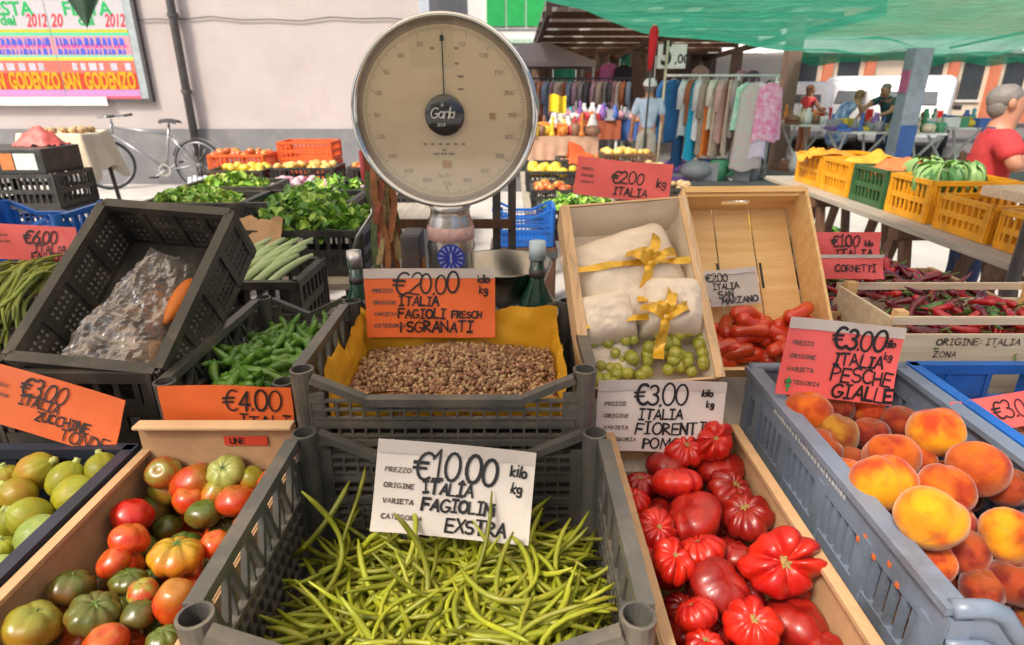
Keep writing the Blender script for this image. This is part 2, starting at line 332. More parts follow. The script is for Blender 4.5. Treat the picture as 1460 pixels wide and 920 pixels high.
t = thing('drainpipe', 'dark iron drainpipe running down the pink wall behind the bicycle saddle', 'drainpipe', PY(278, 190, WY-.1)*1.0)
b = MB(); t.location = (PY(277, 185, WY-.1).x, WY-.13, 0)
b.tube([(0, 0, .12), (0, 0, 6)], .062, 14); b.build('pipe', M_iron, t, True)
for z in (.55, 1.55, 2.62, 3.8):
    b = MB(); b.lathe([(.064, -.03), (.078, -.03), (.078, .03), (.064, .03)], 14, Matrix.Translation((0, 0, z))); b.box((0, .1, z), (.03, .08, .04)); b.build('bracket', M_iron, t)

def font_mesh(text, size, loc, m, parent, name='lettering', shear=0, bold=.0, align='LEFT', rot=(R(90), 0, 0), sx=1):
    cu = bpy.data.curves.new('t', 'FONT'); cu.body = text; cu.size = size; cu.shear = shear; cu.offset = bold; cu.align_x = align; cu.extrude = .0008; cu.resolution_u = 3
    o = bpy.data.objects.new('t', cu); sc.collection.objects.link(o)
    me = bpy.data.meshes.new_from_object(o.evaluated_get(bpy.context.evaluated_depsgraph_get()))
    bpy.data.objects.remove(o); bpy.data.curves.remove(cu)
    me.materials.clear(); me.materials.append(m)
    q = bpy.data.objects.new(name, me); link(q, parent); q.location = loc; q.rotation_euler = rot; q.scale = (sx, 1, 1)
    return q

def poster_board():
    x1 = PY(214, 140, WY-.05).x; z0 = PY(200, 141, WY-.05).z; z1 = z0 + 1.5; x0 = x1 - 3.3
    t = thing('poster_board', 'framed board of bright festival posters on the pink wall', 'poster board', (x0, WY-.05, z0))
    W = x1 - x0; H = z1 - z0
    b = MB(); b.boxb(0, W, 0, .04, 0, H); b.build('board', mat('board_back', (.36, .42, .44), .6), t)
    b = MB(); fr = .05
    b.boxb(-fr, 0, -.03, .045, -fr, H+fr); b.boxb(W, W+fr, -.03, .045, -fr, H+fr); b.boxb(0, W, -.03, .045, -fr, 0); b.boxb(0, W, -.03, .045, H, H+fr)
    b.build('frame', M_iron, t)
    b = MB(); b.boxb(-.5, W*.80, -.05, -.031, -fr-.05, .03); b.build('white_ledge', M_whitepaint, t)
    cols = [('w', (.5, .49, .52), .66, 1), ('yg', (.48, .48, .03), .63, .66), ('g', (.1, .6, .35), .6, .63), ('p', (.6, .28, .34), .42, .6),
            ('g2', (.15, .6, .4), .40, .42), ('y2', (.75, .55, .05), .37, .40), ('s', (.56, .15, .11), .25, .37), ('r', (.5, .045, .008), .09, .25), ('l', (.5, .25, .52), .025, .09), ('b', (.75, .1, .15), 0, .025)]
    ms = [mat('poster_ink_'+c[0], c[1], .5, .06, 20) for c in cols]
    blue = mat('poster_blue', (.06, .1, .6), .5); mgn = mat('poster_magenta', (.6, .05, .35), .5); gre = mat('poster_green', (0, .4, .1), .5); red = mat('poster_red', (.65, .03, .05), .5); yel = mat('poster_yellow', (.62, .34, 0), .5); lil = mat('poster_lilac', (.5, .48, .56), .5)
    pw = 1.18; n = 3
    rnd = random.Random(4)
    for k in range(n):
        xx = W - .12 - (k+1)*pw; ww = pw - .012
        if xx < -.3: ww += xx; 
        b = MB(); y = -.004 - .0015*k
        for i, c in enumerate(cols): b.add([(xx, y, H*c[2]), (xx+ww, y, H*c[2]), (xx+ww, y, H*c[3]), (xx, y, H*c[3])], [(0,1,2,3)], i)
        po = b.build('poster', ms, t)
        yy = y-.003
        font_mesh('FESTA', .26, (xx+.25, yy, H*.79), gre, po, bold=.006, sx=1.05)
        font_mesh('dei', .2, (xx+.45, yy, H*.70), gre, po, bold=.006)
        font_mesh('2012', .25, (xx+.84, yy, H*.685), red, po, shear=.3, bold=.004, sx=.62)
        font_mesh('20', .25, (xx+.03, yy, H*.685), red, po, shear=.3, bold=.004, sx=.7)
        for (za, zb, m_) in ((.51, .585, blue), (.425, .485, blue), (.49, .52, mgn)):     # rows of blurred lettering
            q = MB(); x = xx+.03
            while x < xx+ww-.08:
                a = rnd.uniform(.03, .085); o_ = rnd.uniform(0, .02)
                q.add([(x, yy, H*za), (x+a, yy, H*(za+o_*.4)), (x+a*.9, yy, H*(zb-o_)), (x+.012, yy, H*zb)], [(0,1,2,3)]); x += a + rnd.uniform(.008, .03)
            q.build('small_print', m_, po)['kind'] = 'stuff'
        q = MB(); x = xx+.2
        while x < xx+ww-.12:
            a = rnd.uniform(.06, .13); q.add([(x, yy, H*.275), (x+a, yy, H*.275), (x+a, yy, H*.345), (x, yy, H*.345)], [(0,1,2,3)]); x += a+rnd.uniform(.03, .12)
        q.build('small_print', lil, po)['kind'] = 'stuff'
        font_mesh('SAN', .34, (xx+.0, yy, H*.10), yel, po, bold=.012, sx=.42)
        font_mesh('GODENZO', .34, (xx+.34, yy, H*.10), yel, po, bold=.012, sx=.46)
poster_board()

b = MB(); zc = 3.35; x9 = -9.5
b.tube([(x9+.45*k, WY-.03, 2.56+.02*math.sin(k*1.3)+.03*(k % 2)) for k in range(19)], .009, 6)
tag(b.build('wall_cable', M_iron, None, True), 'thin dark cable clipped along the pink wall', 'cable')
# dark green pennant tip and awning rail above the posters
p = PY(130, 40, 8.2)
b = MB(); b.sheet(10, 8, lambda u, v: (p.x + (u-.5)*v*.62+.05*(v-1), 8.2+.06*math.sin(u*9)*v, p.z + v*.5+.02*math.sin(u*7)))
tag(b.build('awning_corner', mat('dark_green_canvas', (.03, .07, .04), .8, .4, 8), None, True), 'dark green pointed awning corner hanging over the posters', 'awning')
a = PY(-10, -3, 8.3); c = PY(420, -4, 8.3)
b = MB(); b.tube([(a.x-2, 8.3, a.z), (c.x, 8.3, c.z+.02)], .03, 8)
tag(b.build('awning_rail', M_iron, None, True), 'thin dark awning rail above the posters at the top edge', 'rail')

# white house with green shutters far behind the scale
t = thing('white_house', 'white house with bright green shutters behind the scale dial', 'building', (2.0, 27, 0))
b = MB(); b.boxb(-9, 9, 0, 8, 0, 11); b.build('wall', mat('white_plaster', (.78, .77, .76), .85, .05, 1), t)
for (xa, xb) in ((-3.1, -.55), (2.2, 4.7)):
    for (za, zb) in ((3.72, 6.4), (7.5, 10)):
        f = MB(); f.boxb(xa, xb, -.06, -.003, za, zb); fo = f.build('window', mat('white_frame', (.8, .8, .8), .6), t)
        for k in range(3):
            wv = (xb-xa-.2)/3
            f = MB(); f.boxb(xa+.1+k*wv, xa+.1+(k+1)*wv-.06, -.11, -.062, za+.1, zb-.1); f.build('shutter', mat('bright_green_shutter', (.02, .42, .1), .5, .15, 4), fo)
b = MB(); b.boxb(-9, 9, -.12, -.003, 3.2, 3.36); b.build('string_course', mat('pale_green_trim', (.5, .68, .55), .7), t)

# orange and cream building behind the cars on the right, its white canopy
t = thing('orange_building', 'low cream building with orange pilasters behind the white cars', 'building', (18, 30, 0))
b = MB(); b.boxb(-12, 16, 0, 8, 0, 3.3); b.build('wall', mat('cream_plaster', (.68, .58, .45), .85, .08, 1), t)
mo = mat('orange_pilaster', (.62, .2, .11), .8, .12, 2)
for k in range(15):
    x = -11.5 + k*1.9
    b = MB(); b.boxb(x, x+.42, -.16, -.003, 0, 3.3); b.build('pilaster', mo, t)
    if k % 4 != 1:
        b = MB(); b.boxb(x+.7, x+1.65, -.05, -.003, 1.0, 2.8); wo = b.build('window', mat('dark_glass', (.05, .06, .07), .15), t)
        b = MB(); b.boxb(x+.62, x+1.73, -.09, -.003, .9, .997); b.build('sill', M_white, wo)
b = MB(); b.boxb(-12.4, 16.4, -.6, 8.4, 3.3, 3.62); b.build('cornice', M_whitepaint, t)
b = MB(); b.prism([(-.5, 3.62), (8.3, 3.62), (4, 6.2)], -12.2, 16.2, 'x'); b.build('roof', mat('terracotta_roof', (.42, .2, .12), .9, .2, 4), t)
b = MB(); b.sheet(24, 4, lambda u, v: (6+34*u, 24.5+2.2*v, 2.75+.55*v+.05*math.sin(u*60)*(1-v)))
tag(b.build('white_canopy', mat('white_canvas', (.82, .81, .8), .8, .04, 3), None, True), 'long white canvas canopy in front of the orange building', 'canopy')
b = MB(); b.sheet(20, 4, lambda u, v: (9+9*u, 17.5+1.6*v, 2.52+.3*v+.05*math.sin(u*40)*(1-v)))
tag(b.build('white_canopy', MATS['white_canvas'], None, True), 'white canvas canopy edge above the white cars at right', 'canopy')

def cloth_mat(name, col, tr_):
    if name in MATS: return MATS[name]
    m = bpy.data.materials.new(name); m.use_nodes = True; T = m.node_tree; N = T.nodes; L = T.links; N.remove(N['Principled BSDF'])
    no = N.new('ShaderNodeTexNoise'); no.inputs['Scale'].default_value = 3; no.inputs['Detail'].default_value = 6; cr = N.new('ShaderNodeMix'); cr.data_type = 'RGBA'; L.new(no.outputs[0], cr.inputs[0])
    cr.inputs[6].default_value = (*[c*.7 for c in col], 1); cr.inputs[7].default_value = (*[min(1, c*1.25) for c in col], 1)
    d = N.new('ShaderNodeBsdfDiffuse'); t_ = N.new('ShaderNodeBsdfTranslucent'); mx = N.new('ShaderNodeMixShader'); mx.inputs[0].default_value = tr_
    L.new(cr.outputs[2], d.inputs[0]); L.new(cr.outputs[2], t_.inputs[0]); L.new(d.outputs[0], mx.inputs[1]); L.new(t_.outputs[0], mx.inputs[2]); L.new(mx.outputs[0], N['Material Output'].inputs[0])
    MATS[name] = m; return m
# market hall: sloping ribbed roof on brown posts
def hall():
    t = thing('market_hall_roof', 'brown ribbed market shed roof on posts above the clothes stalls', 'shed roof', (4, 19, 0))
    x0, x1, y0, y1 = -3.3, 3.6, -5.2, 7; za, zb = 3.3, 2.85
    def zz(y): return za + (zb-za)*(y-y0)/(y1-y0)
    mr = cloth_mat('ribbed_roof', (.5, .38, .29), .42); ml = cloth_mat('clear_roof_panel', (.85, .76, .62), .75)
    n = 23
    for k in range(n):
        a = x0 + (x1-x0)*k/n; b_ = x0 + (x1-x0)*(k+1)/n - .003
        for seg in range(3):
            ya = y0+(y1-y0)*seg/3; yb = y0+(y1-y0)*(seg+1)/3-.003
            q = MB(); q.add([(a, ya, zz(ya)), (b_, ya, zz(ya)), (b_, yb, zz(yb)), (a, yb, zz(yb)), ((a+b_)/2, ya, zz(ya)+.05), ((a+b_)/2, yb, zz(yb)+.05)], [(0, 4, 5, 3), (4, 1, 2, 5)])
            q.build('roof_panel', ml if (k*7+seg*5) % 11 < 2 else mr, t)
    for k in range(8):
        y = y0+.1+(y1-y0-.2)*k/7; q = MB(); q.boxb(x0, x1, y-.05, y+.05, zz(y)-.17, zz(y)-.03); q.build('purlin', M_wooddark, t)
    for x in (x0+.06, 0, x1-.06):
        q = MB(); q.bar((x, y0, zz(y0)-.26), (x, y1, zz(y1)-.26), .1, .16); q.build('rafter', M_wooddark, t)
    for (x, y) in ((1.86, -5.1), (3.1, 2), (-3.1, 6.5), (1.0, 6.5), (.0, 2.5)):
        q = MB(); q.boxb(x-.14, x+.14, y-.14, y+.14, .006, zz(y)-.32); q.build('post', mat('brown_post', (.2, .13, .1), .7, .2, 3), t)
hall()
# curtain backdrop at the end of the hall
for i, (xa, xb, m_) in enumerate(((-.6, 1.6, (.16, .12, .1)), (1.62, 2.5, (.05, .36, .26)), (2.52, 4.2, (.2, .15, .12)), (4.22, 4.9, (.04, .34, .25)), (4.92, 5.6, (.25, .2, .17)), (5.62, 8.0, (.17, .12, .1)))):
    b = MB(); b.sheet(40, 3, lambda u, v: (xa+(xb-xa)*u, 25.9+.07*math.sin(u*(xb-xa)*14), 2.75*v))
    tag(b.build('curtain', mat('curtain%d' % i, m_, .9, .3, 2), None, True), ['brown curtain at the far left end of the hall', 'teal curtain beside the grey gazebo', 'brown curtain between the two teal curtains', 'teal curtain left of the red parasol', 'beige curtain behind the price board', 'dark brown curtain behind the clothes rail at right'][i], 'curtain')

# green shade net over the right-hand stalls
def shade_net():
    m = bpy.data.materials.new('green_shade_net'); m.use_nodes = True; T = m.node_tree; N = T.nodes; L = T.links
    N.remove(N['Principled BSDF']); out = N['Material Output']
    tc = N.new('ShaderNodeTexCoord'); wv = N.new('ShaderNodeTexWave'); wv.inputs['Scale'].default_value = 3.2; wv.inputs['Distortion'].default_value = 1.5; wv.bands_direction = 'Y'
    L.new(tc.outputs['Object'], wv.inputs[0])
    no = N.new('ShaderNodeTexNoise'); no.inputs['Scale'].default_value = .8; no.inputs['Detail'].default_value = 5; L.new(tc.outputs['Object'], no.inputs[0])
    mpp = N.new('ShaderNodeMapping'); mpp.inputs['Scale'].default_value = (.5, 9, 9); L.new(tc.outputs['Object'], mpp.inputs[0]); sn = N.new('ShaderNodeTexNoise'); sn.inputs['Scale'].default_value = 2.2; sn.inputs['Detail'].default_value = 8; sn.inputs['Roughness'].default_value = .75; L.new(mpp.outputs[0], sn.inputs[0]); sr = N.new('ShaderNodeMapRange'); sr.inputs[1].default_value = .35; sr.inputs[2].default_value = .65; L.new(sn.outputs[0], sr.inputs[0])
    cr = N.new('ShaderNodeMix'); cr.data_type = 'RGBA'; L.new(sr.outputs[0], cr.inputs[0]); cr.inputs[6].default_value = (.015, .19, .115, 1); cr.inputs[7].default_value = (.08, .43, .27, 1)
    d = N.new('ShaderNodeBsdfDiffuse'); tr = N.new('ShaderNodeBsdfTranslucent'); L.new(cr.outputs[2], d.inputs[0]); L.new(cr.outputs[2], tr.inputs[0])
    m1 = N.new('ShaderNodeMixShader'); m1.inputs[0].default_value = .65; L.new(d.outputs[0], m1.inputs[1]); L.new(tr.outputs[0], m1.inputs[2])
    tp = N.new('ShaderNodeBsdfTransparent'); m2 = N.new('ShaderNodeMixShader')
    mr = N.new('ShaderNodeMapRange'); mr.inputs[3].default_value = .0; mr.inputs[4].default_value = .3; L.new(no.outputs[0], mr.inputs[0]); L.new(mr.outputs[0], m2.inputs[0])
    L.new(m1.outputs[0], m2.inputs[1]); L.new(tp.outputs[0], m2.inputs[2]); L.new(m2.outputs[0], out.inputs[0])
    t = thing('shade_net', 'green shade net stretched over the stalls on the right', 'shade net', (6, 13, 0))
    # corners: far-left at the brown post, far-right beyond frame; near edge above and out of view
    FL, FR, NL, NR = Vector((5.75, 13.6, 2.4)), Vector((15, 13.4, 2.24)), Vector((-.1, 8.3, 2.8)), Vector((13, 8.0, 2.78))
    def f(u, v):
        p_ = (NL*(1-u)+NR*u)*(1-v) + (FL*(1-u)+FR*u)*v
        sag = -.16*math.sin(math.pi*((u*4) % 1))*v*(u > 0) - .1*math.sin(math.pi*v)
        p_.x -= .75*math.sin(math.pi*v)*(1-u)**3; p_.z += sag + .03*math.sin(u*50+v*9) + .04*math.sin(u*23-v*14) + .03*noise.noise(Vector((u*14, v*9, 1))); return tuple(p_ - Vector((6, 13, 0)))
    b = MB(); b.sheet(60, 20, f); b.build('net', m, t, True)
    b = MB(); b.sheet(60, 4, lambda u, v: tuple(Vector(f(.02+u*.98, 1)) + Vector((0, .02+.05*math.sin(u*40)*v, -.20*v-.05*v*math.sin(u*31)))))
    b.build('valance', m, t, True)
    b = MB(); b.tube([(NR-Vector((6, 13, -.04)))*1.0, FR-Vector((6, 13, -.04))], .02, 6); b.tube([Vector((8.72, 13.3, 2.33))-Vector((6, 13, 0)), Vector((9.0, 8.0, 2.83))-Vector((6, 13, 0))], .025, 6); b.build('support_cable', M_iron, t, True)
shade_net()
p = PZ(1270, 262, 0)
t = thing('net_post', 'grey blue steel post holding the green net at right', 'post', (p.x, p.y, 0))
top = PY(1327, 82, p.y).z
b = MB(); b.boxb(-.15, .15, -.15, .15, 0, top+.14); b.build('shaft', mat('grey_blue_paint', (.33, .37, .45), .5, .15, 4, grime=(.2, .2, .22), gscale=3), t, bevel=.02)
b = MB(); b.boxb(-.2, .2, -.2, .2, .0, .05); b.build('foot_plate', M_iron, t)
b = MB(); b.boxb(-.17, -.152, -.12, .1, top-.55, top-.2); b.build('pink_notice', mat('pink_notice', (.6, .15, .3), .6), t)
b = MB(); b.boxb(-.14, .14, -.17, -.152, .25, 1.0); b.build('blue_panel', mat('blue_panel', (.05, .13, .4), .5), t)

# cream house behind the photographer, seen mirrored in the dial glass
t = thing('cream_house', 'cream house with shuttered windows mirrored in the scale dial glass', 'building', (-3, -11, 0))
b = MB(); b.boxb(-9, 5, -7, 0, 0, 7.2); b.build('wall', mat('cream_wall', (.82, .74, .56), .85, .06, 1), t)
for x in (-7, -4.4, -1.8, .8, 3.2):
    for z in (1.1, 4.3):
        b = MB(); b.boxb(x, x+.95, .003, .05, z, z+1.7); wo = b.build('window', mat('sage_shutter', (.3, .36, .28), .6), t)
        b = MB(); b.boxb(x-.1, x+1.05, .003, .14, z-.12, z-.003); b.build('sill', M_white, wo)
b = MB(); b.boxb(-9.3, 5.3, -7.3, .35, 7.2, 7.45); b.build('eaves', M_whitepaint, t)

# canvas canopy over the stall, out of frame above; its scalloped front edge is shaped to drop sun patches on chosen front-row produce
def canopy():
    m = bpy.data.materials.new('canopy_canvas'); m.use_nodes = True; T = m.node_tree; N = T.nodes; L = T.links; N.remove(N['Principled BSDF'])
    d = N.new('ShaderNodeBsdfDiffuse'); tr = N.new('ShaderNodeBsdfTranslucent'); mx = N.new('ShaderNodeMixShader'); no = N.new('ShaderNodeTexNoise'); no.inputs['Scale'].default_value = 3
    cr = N.new('ShaderNodeMix'); cr.data_type = 'RGBA'; L.new(no.outputs[0], cr.inputs[0]); cr.inputs[6].default_value = (.84, .74, .58, 1); cr.inputs[7].default_value = (.9, .8, .64, 1)
    L.new(cr.outputs[2], d.inputs[0]); L.new(cr.outputs[2], tr.inputs[0]); mx.inputs[0].default_value = .7; L.new(d.outputs[0], mx.inputs[1]); L.new(tr.outputs[0], mx.inputs[2]); L.new(mx.outputs[0], N['Material Output'].inputs[0])
    t = thing('stall_canopy', 'cream canvas canopy over the stall, above the picture', 'canopy', (0, 0, 0))
    EK = [(-3.6, .0), (-1.9, .03), (-1.5, .05), (-1.2, -.12), (-.9, -.17), (-.5, -.1), (-.25, .05), (-.05, .2), (.3, .22), (2.4, .1)]  # edge offsets along x, set by where sun should reach the crates
    def edge(x):
        for (a, ya), (c, yc) in zip(EK, EK[1:]):
            if a <= x <= c: return CAN_Y0 + ya + (yc-ya)*(x-a)/(c-a) + .025*abs(math.sin(x*9))
        return CAN_Y0
    b = MB(); b.sheet(80, 16, lambda u, v: ((x := -3.4+5.6*u), edge(x)+(2.5-edge(x))*v, 2.52+.25*v+.03*math.sin(u*26)+.02*math.sin(v*7))); b.build('canvas', m, t, True)
    for x in (-3.3, 2.1):
        for y in (2.45,): b = MB(); b.tube([(x, y, 0), (x, y, 2.75)], .025, 8); b.build('pole', M_iron, t, True)
CAN_Y0 = .0
canopy()

# ------------------------------------------------------------------ the stall itself
def stall_table():
    t = thing('stall_table', 'wooden stall table carrying the front crates', 'table', (0, 0, 0))
    b = MB()
    for k in range(8):
        q = MB(); y0 = .3+k*.25; q.boxb(-1.95, 1.9, y0, y0+.245, .715, .742); q.build('plank', M_plank, t)
    b.boxb(-1.9, 1.85, 1.13, 2.28, .744, .858); b.build('raised_step', M_plank, t)
    for x in (-1.8, 0, 1.75):
        for y in (.4, 2.2):
            q = MB(); q.boxb(x-.03, x+.03, y-.03, y+.03, 0, .714); q.build('leg', M_wooddark, t)
stall_table()

# ------------------------------------------------------------------ crates
def crate(label, loc, w_, d, h, m, style='lattice', rot=(0, 0, 0), name='plastic_crate', cat='crate', group='plastic produce crates', skip=()):
    t = thing(name, label, cat, loc, rot, group)
    th = .014
    def wall(axis, sg, bars, nm='side_panel', thick=th):
        q = MB(); nrm = (sg, 0, 0) if axis == 'x' else (0, sg, 0); off = (w_ if axis == 'x' else d)/2 - th/2
        for (u0, v0, u1, v1, bw, *tk) in bars:
            P_ = (lambda u, v: (sg*off, u, v)) if axis == 'x' else (lambda u, v: (u, sg*off, v))
            q.bar(P_(u0, v0), P_(u1, v1), bw, tk[0] if tk else thick, nrm)
        return q.build(nm, m, t)
    def grid(L_, v0, v1, du, dv, bu, bv, x0=None):
        out = []; n = max(1, round(L_/du)); k = max(1, round((v1-v0)/dv))
        out += [(-L_/2+L_*i/n, v0, -L_/2+L_*i/n, v1, bu, .007) for i in range(n+1)]
        out += [(-L_/2, v0+(v1-v0)*j/k, L_/2, v0+(v1-v0)*j/k, bv, .009) for j in range(k+1)]
        return out
    b = MB(); b.boxb(-w_/2+.016, w_/2-.016, -d/2+.016, d/2-.016, .004, .014); b.build('base', m, t)
    for sx in (-1, 1):
        for sy in (-1, 1):
            q = MB()
            if style == 'lattice':
                M_ = Matrix.Translation((sx*(w_/2-.022), sy*(d/2-.022), 0))
                q.lathe([(.001, .005), (.019, .005), (.0205, h*.5), (.0235, h), (.019, h+.001), (.0175, h-.04), (.001, h-.04)], 16, M_)
                q.box((sx*(w_/2-.05), sy*(d/2-.009), h*.43), (.03, .008, h*.8)); q.box((sx*(w_/2-.009), sy*(d/2-.047), h*.43), (.008, .026, h*.8))
            else:
                hp = h-.02 if style == 'slot' else h-.003; q.boxb(sx*(w_/2-.03), sx*w_/2, sy*(d/2-.004), sy*(d/2+.002), 0, hp); q.boxb(sx*(w_/2-.004), sx*(w_/2+.002), sy*(d/2-.03), sy*d/2, 0, hp)
            q.build('corner_post', m, t, style == 'lattice' and False)
    Ld, Lw = d-.07, w_-.07
    if style == 'lattice':
        n = 6
        for sx in (-1, 1):
            br = [(-d/2+.043, h-.013, d/2-.043, h-.010, .019, .024), (-Ld/2, h*.56, Ld/2, h*.56, .010), (-Ld/2, .02, Ld/2, .02, .03)]
            for i in range(n):
                a = -Ld/2+Ld*i/n; c_ = -Ld/2+Ld*(i+1)/n; mid = (a+c_)/2
                br += [(a, h*.56, mid, h-.02, .010, .010), (mid, h-.02, c_, h*.56, .010, .010), (mid, h*.56, mid, h*.78, .006, .007)]
            br += grid(Ld, .03, h*.55, .026, .034, .0055, .006); wall('x', sx, br)
        lo = h-.062
        for sy in (-1, 1):
            br = [(-w_/2+.043, h-.013, -w_/2+.15, lo, .015, .02), (w_/2-.15, lo, w_/2-.043, h-.013, .015, .02), (-w_/2+.145, lo, w_/2-.145, lo, .017, .022),
                  (-w_/2+.04, lo-.05, w_/2-.04, lo-.05, .012), (-Lw/2, .02, Lw/2, .02, .03), (-Lw/2, h*.42, Lw/2, h*.42, .014)]
            br += grid(Lw, .03, lo, .027, .020, .0045, .0045); wall('y', sy, br)
    elif style == 'slot':
        for sx in (-1, 1):
            br = [(-d/2, h-.006, d/2, h-.006, .012, .034), (-d/2, h-.035, d/2, h-.035, .06), (-d/2, h*.46, d/2, h*.46, .022), (-d/2, .03, d/2, .03, .055)]
            k = 26
            for i in range(k+1):
                u = -Ld/2+Ld*i/k; big = i % 6 == 0
                br.append((u, .05, u, h-.05, .026 if big else .0115, .02 if big else .009))
            wall('x', sx, br)
        for sy in (-1, 1):
            nseg = 16; pts = []
            for i in range(nseg+1):
                u = -w_/2+w_*i/nseg; f = min(1, max(0, (w_/2-abs(u)-.05)/.08)); f = f*f*(3-2*f); pts.append((u, h-.006-.075*f*(sy < 0)))
            q = MB(); off = sy*(d/2-th/2)
            inner = [p_ for p_ in pts if abs(p_[0]) < w_/2-.006]; u0, u1 = inner[0][0], inner[-1][0]
            q.prism([(u0, h*.52), (u1, h*.52)] + inner[::-1], off-.005, off+.005, 'y')
            q.prism([(u0, .004), (u1, .004), (u1, .06), (u0, .06)], off-.005, off+.005, 'y')
            for i in range(12):
                u = u0+.01+(u1-u0-.02)*i/11; q.boxb(u-(.016 if i % 4 == 0 else .007), u+(.016 if i % 4 == 0 else .007), off-.004, off+.004, .061, h*.519)
            pw = q.build('end_panel', m, t)
            q = MB(); q.tube([(p_[0], sy*(d/2-.004), p_[1]+.002) for p_ in pts], .0125, 10); q.build('rim', m, pw, True)
            q = MB(); q.tube([(p_[0], sy*(d/2+.004), p_[1]-.05) for p_ in pts], .006, 8); q.build('rib', m, pw, True)
    elif style == 'dense':
        for ax, L_ in (('x', Ld+.05), ('y', Lw+.05)):
            for s_ in (-1, 1):
                br = [(-L_/2, h-.011, L_/2, h-.011, .022, .026), (-L_/2, .014, L_/2, .014, .026), (-L_/2, h*.5, L_/2, h*.5, .012)]
                br += [(-L_/2+L_*i/4, .01, -L_/2+L_*i/4, h-.01, .02, .02) for i in range(5)]
                br += grid(L_, .02, h-.02, .0165, .02, .0075, .0085); wall(ax, s_, br)
    elif style == 'solid':
        for ax, L_ in (('x', d), ('y', w_)):
            for s_ in (-1, 1):
                if ax == 'y':      # end wall with a hand hole
                    br = [(-L_/2, h*.35, L_/2, h*.35, h*.7), (-L_/2, h-.012, L_/2, h-.012, .024, .024), (-L_/2, h*.825, -.055, h*.825, h*.26), (.055, h*.825, L_/2, h*.825, h*.26)]
                else: br = [(-L_/2, h*.5-.004, L_/2, h*.5-.004, h-.012), (-L_/2, h-.01, L_/2, h-.01, .02, .026)]
                br += [(-L_/2+L_*i/5, .01, -L_/2+L_*i/5, h-.02, .012, .022) for i in range(6)]; wall(ax, s_, br)
    elif style == 'far':
        for ax, L_ in (('x', d), ('y', w_)):
            for s_ in (-1, 1):
                br = [(-L_/2, h-.012, L_/2, h-.012, .026, .026), (-L_/2, .02, L_/2, .02, .04), (-L_/2, h*.5, L_/2, h*.5, .03)]
                n = max(3, round(L_/.045)); br += [(-L_/2+L_*i/n, .01, -L_/2+L_*i/n, h-.01, .014, .01) for i in range(n+1)]; wall(ax, s_, br)
    return t

def box_tray(label, loc, w_, d, h, m, rot=(0, 0, 0), name='cardboard_box', cat='box', back=0, th=.006, flap=False, group='cardboard trays'):
    t = thing(name, label, cat, loc, rot, group)
    b = MB(); b.boxb(-w_/2, w_/2, -d/2, d/2, 0, th); b.build('base', m, t)
    for sx in (-1, 1):
        q = MB(); q.boxb(sx*w_/2-th/2, sx*w_/2+th/2, -d/2, d/2, th, h); q.build('side_wall', m, t, bevel=.0015)
        q = MB(); q.bar((sx*(w_/2-.01), -d/2, h-.002), (sx*(w_/2-.01), d/2, h-.002), .018, .008); q.build('folded_rim', m, t)
    for sy in (-1, 1):
        hh = h+back if sy > 0 else h-.01
        q = MB(); q.boxb(-w_/2+th/2+.001, w_/2-th/2-.001, sy*(d/2-th/2)-th/2, sy*(d/2-th/2)+th/2, th, hh); wo = q.build('end_wall', m, t, bevel=.0015)
        if sy > 0 and flap:
            q = MB(); q.boxb(-w_/2+.006, w_/2-.006, d/2-.028, d/2+.004, hh+.0005, hh+.009); q.build('folded_rim', M_cardpale, t, bevel=.003)
    return t

CR = {}
CR['C'] = crate('grey plastic lattice crate of green beans, front centre', (-.12, .795, .745), .6, .475, .285, M_crate)
CR['I'] = crate('grey plastic lattice crate lined with yellow paper, holding shelled beans', (-.135, 1.285, .862), .6, .45, .268, M_crate)
CR['B'] = box_tray('cardboard box of green and orange tomatoes with a red sticker', (-.61, .76, .745), .335, .68, .19, M_card, back=.06, flap=True)
CR['D'] = box_tray('cardboard box of red ribbed tomatoes between two plastic crates', (.352, .83, .745), .30, .70, .2, M_card)
CR['A'] = crate('dark blue plastic crate of round green courgettes at left edge', (-.993, .77, .745), .395, .68, .195, M_navy, 'solid')
CR['E'] = crate('blue grey slotted plastic crate full of peaches', (.745, .95, .745), .365, .72, .285, M_bluegrey, 'slot')
CR['F'] = crate('bright blue plastic crate with a hand hole at the right edge', (1.19, 1.03, .745), .48, .60, .285, M_blue, 'solid')
CR['H'] = crate('dark plastic crate of green peppers behind the orange 4.00 card', (-.62, 1.455, .86), .30, .60, .195, M_crate, 'lattice')
CR['G0'] = crate('dark crate at left that the tilted crate rests in', (-1.0, 1.43, .86), .40, .42, .195, M_dgreen, 'far')

q = MB(); rr = random.Random(3); y = -.1
while y < .2:
    a_ = rr.uniform(.004, .009); q.boxb(-.1845, -.1832, y, y+a_, .252, .252+rr.uniform(.007, .011)); y += a_ + rr.uniform(.003, .006)
q.build('moulded_print', mat('pale_print', (.5, .53, .56), .6), CR['E'])['kind'] = 'stuff'
q = MB()
for (y, z) in ((-.17, .235), (-.2, .222), (-.235, .24), (-.26, .225), (-.155, .218)): q.box((-.1838, y, z), (.0015, .008, .008))
q.build('orange_dots', mat('orange_dots', (.6, .14, .03), .6), CR['E'])['kind'] = 'stuff'
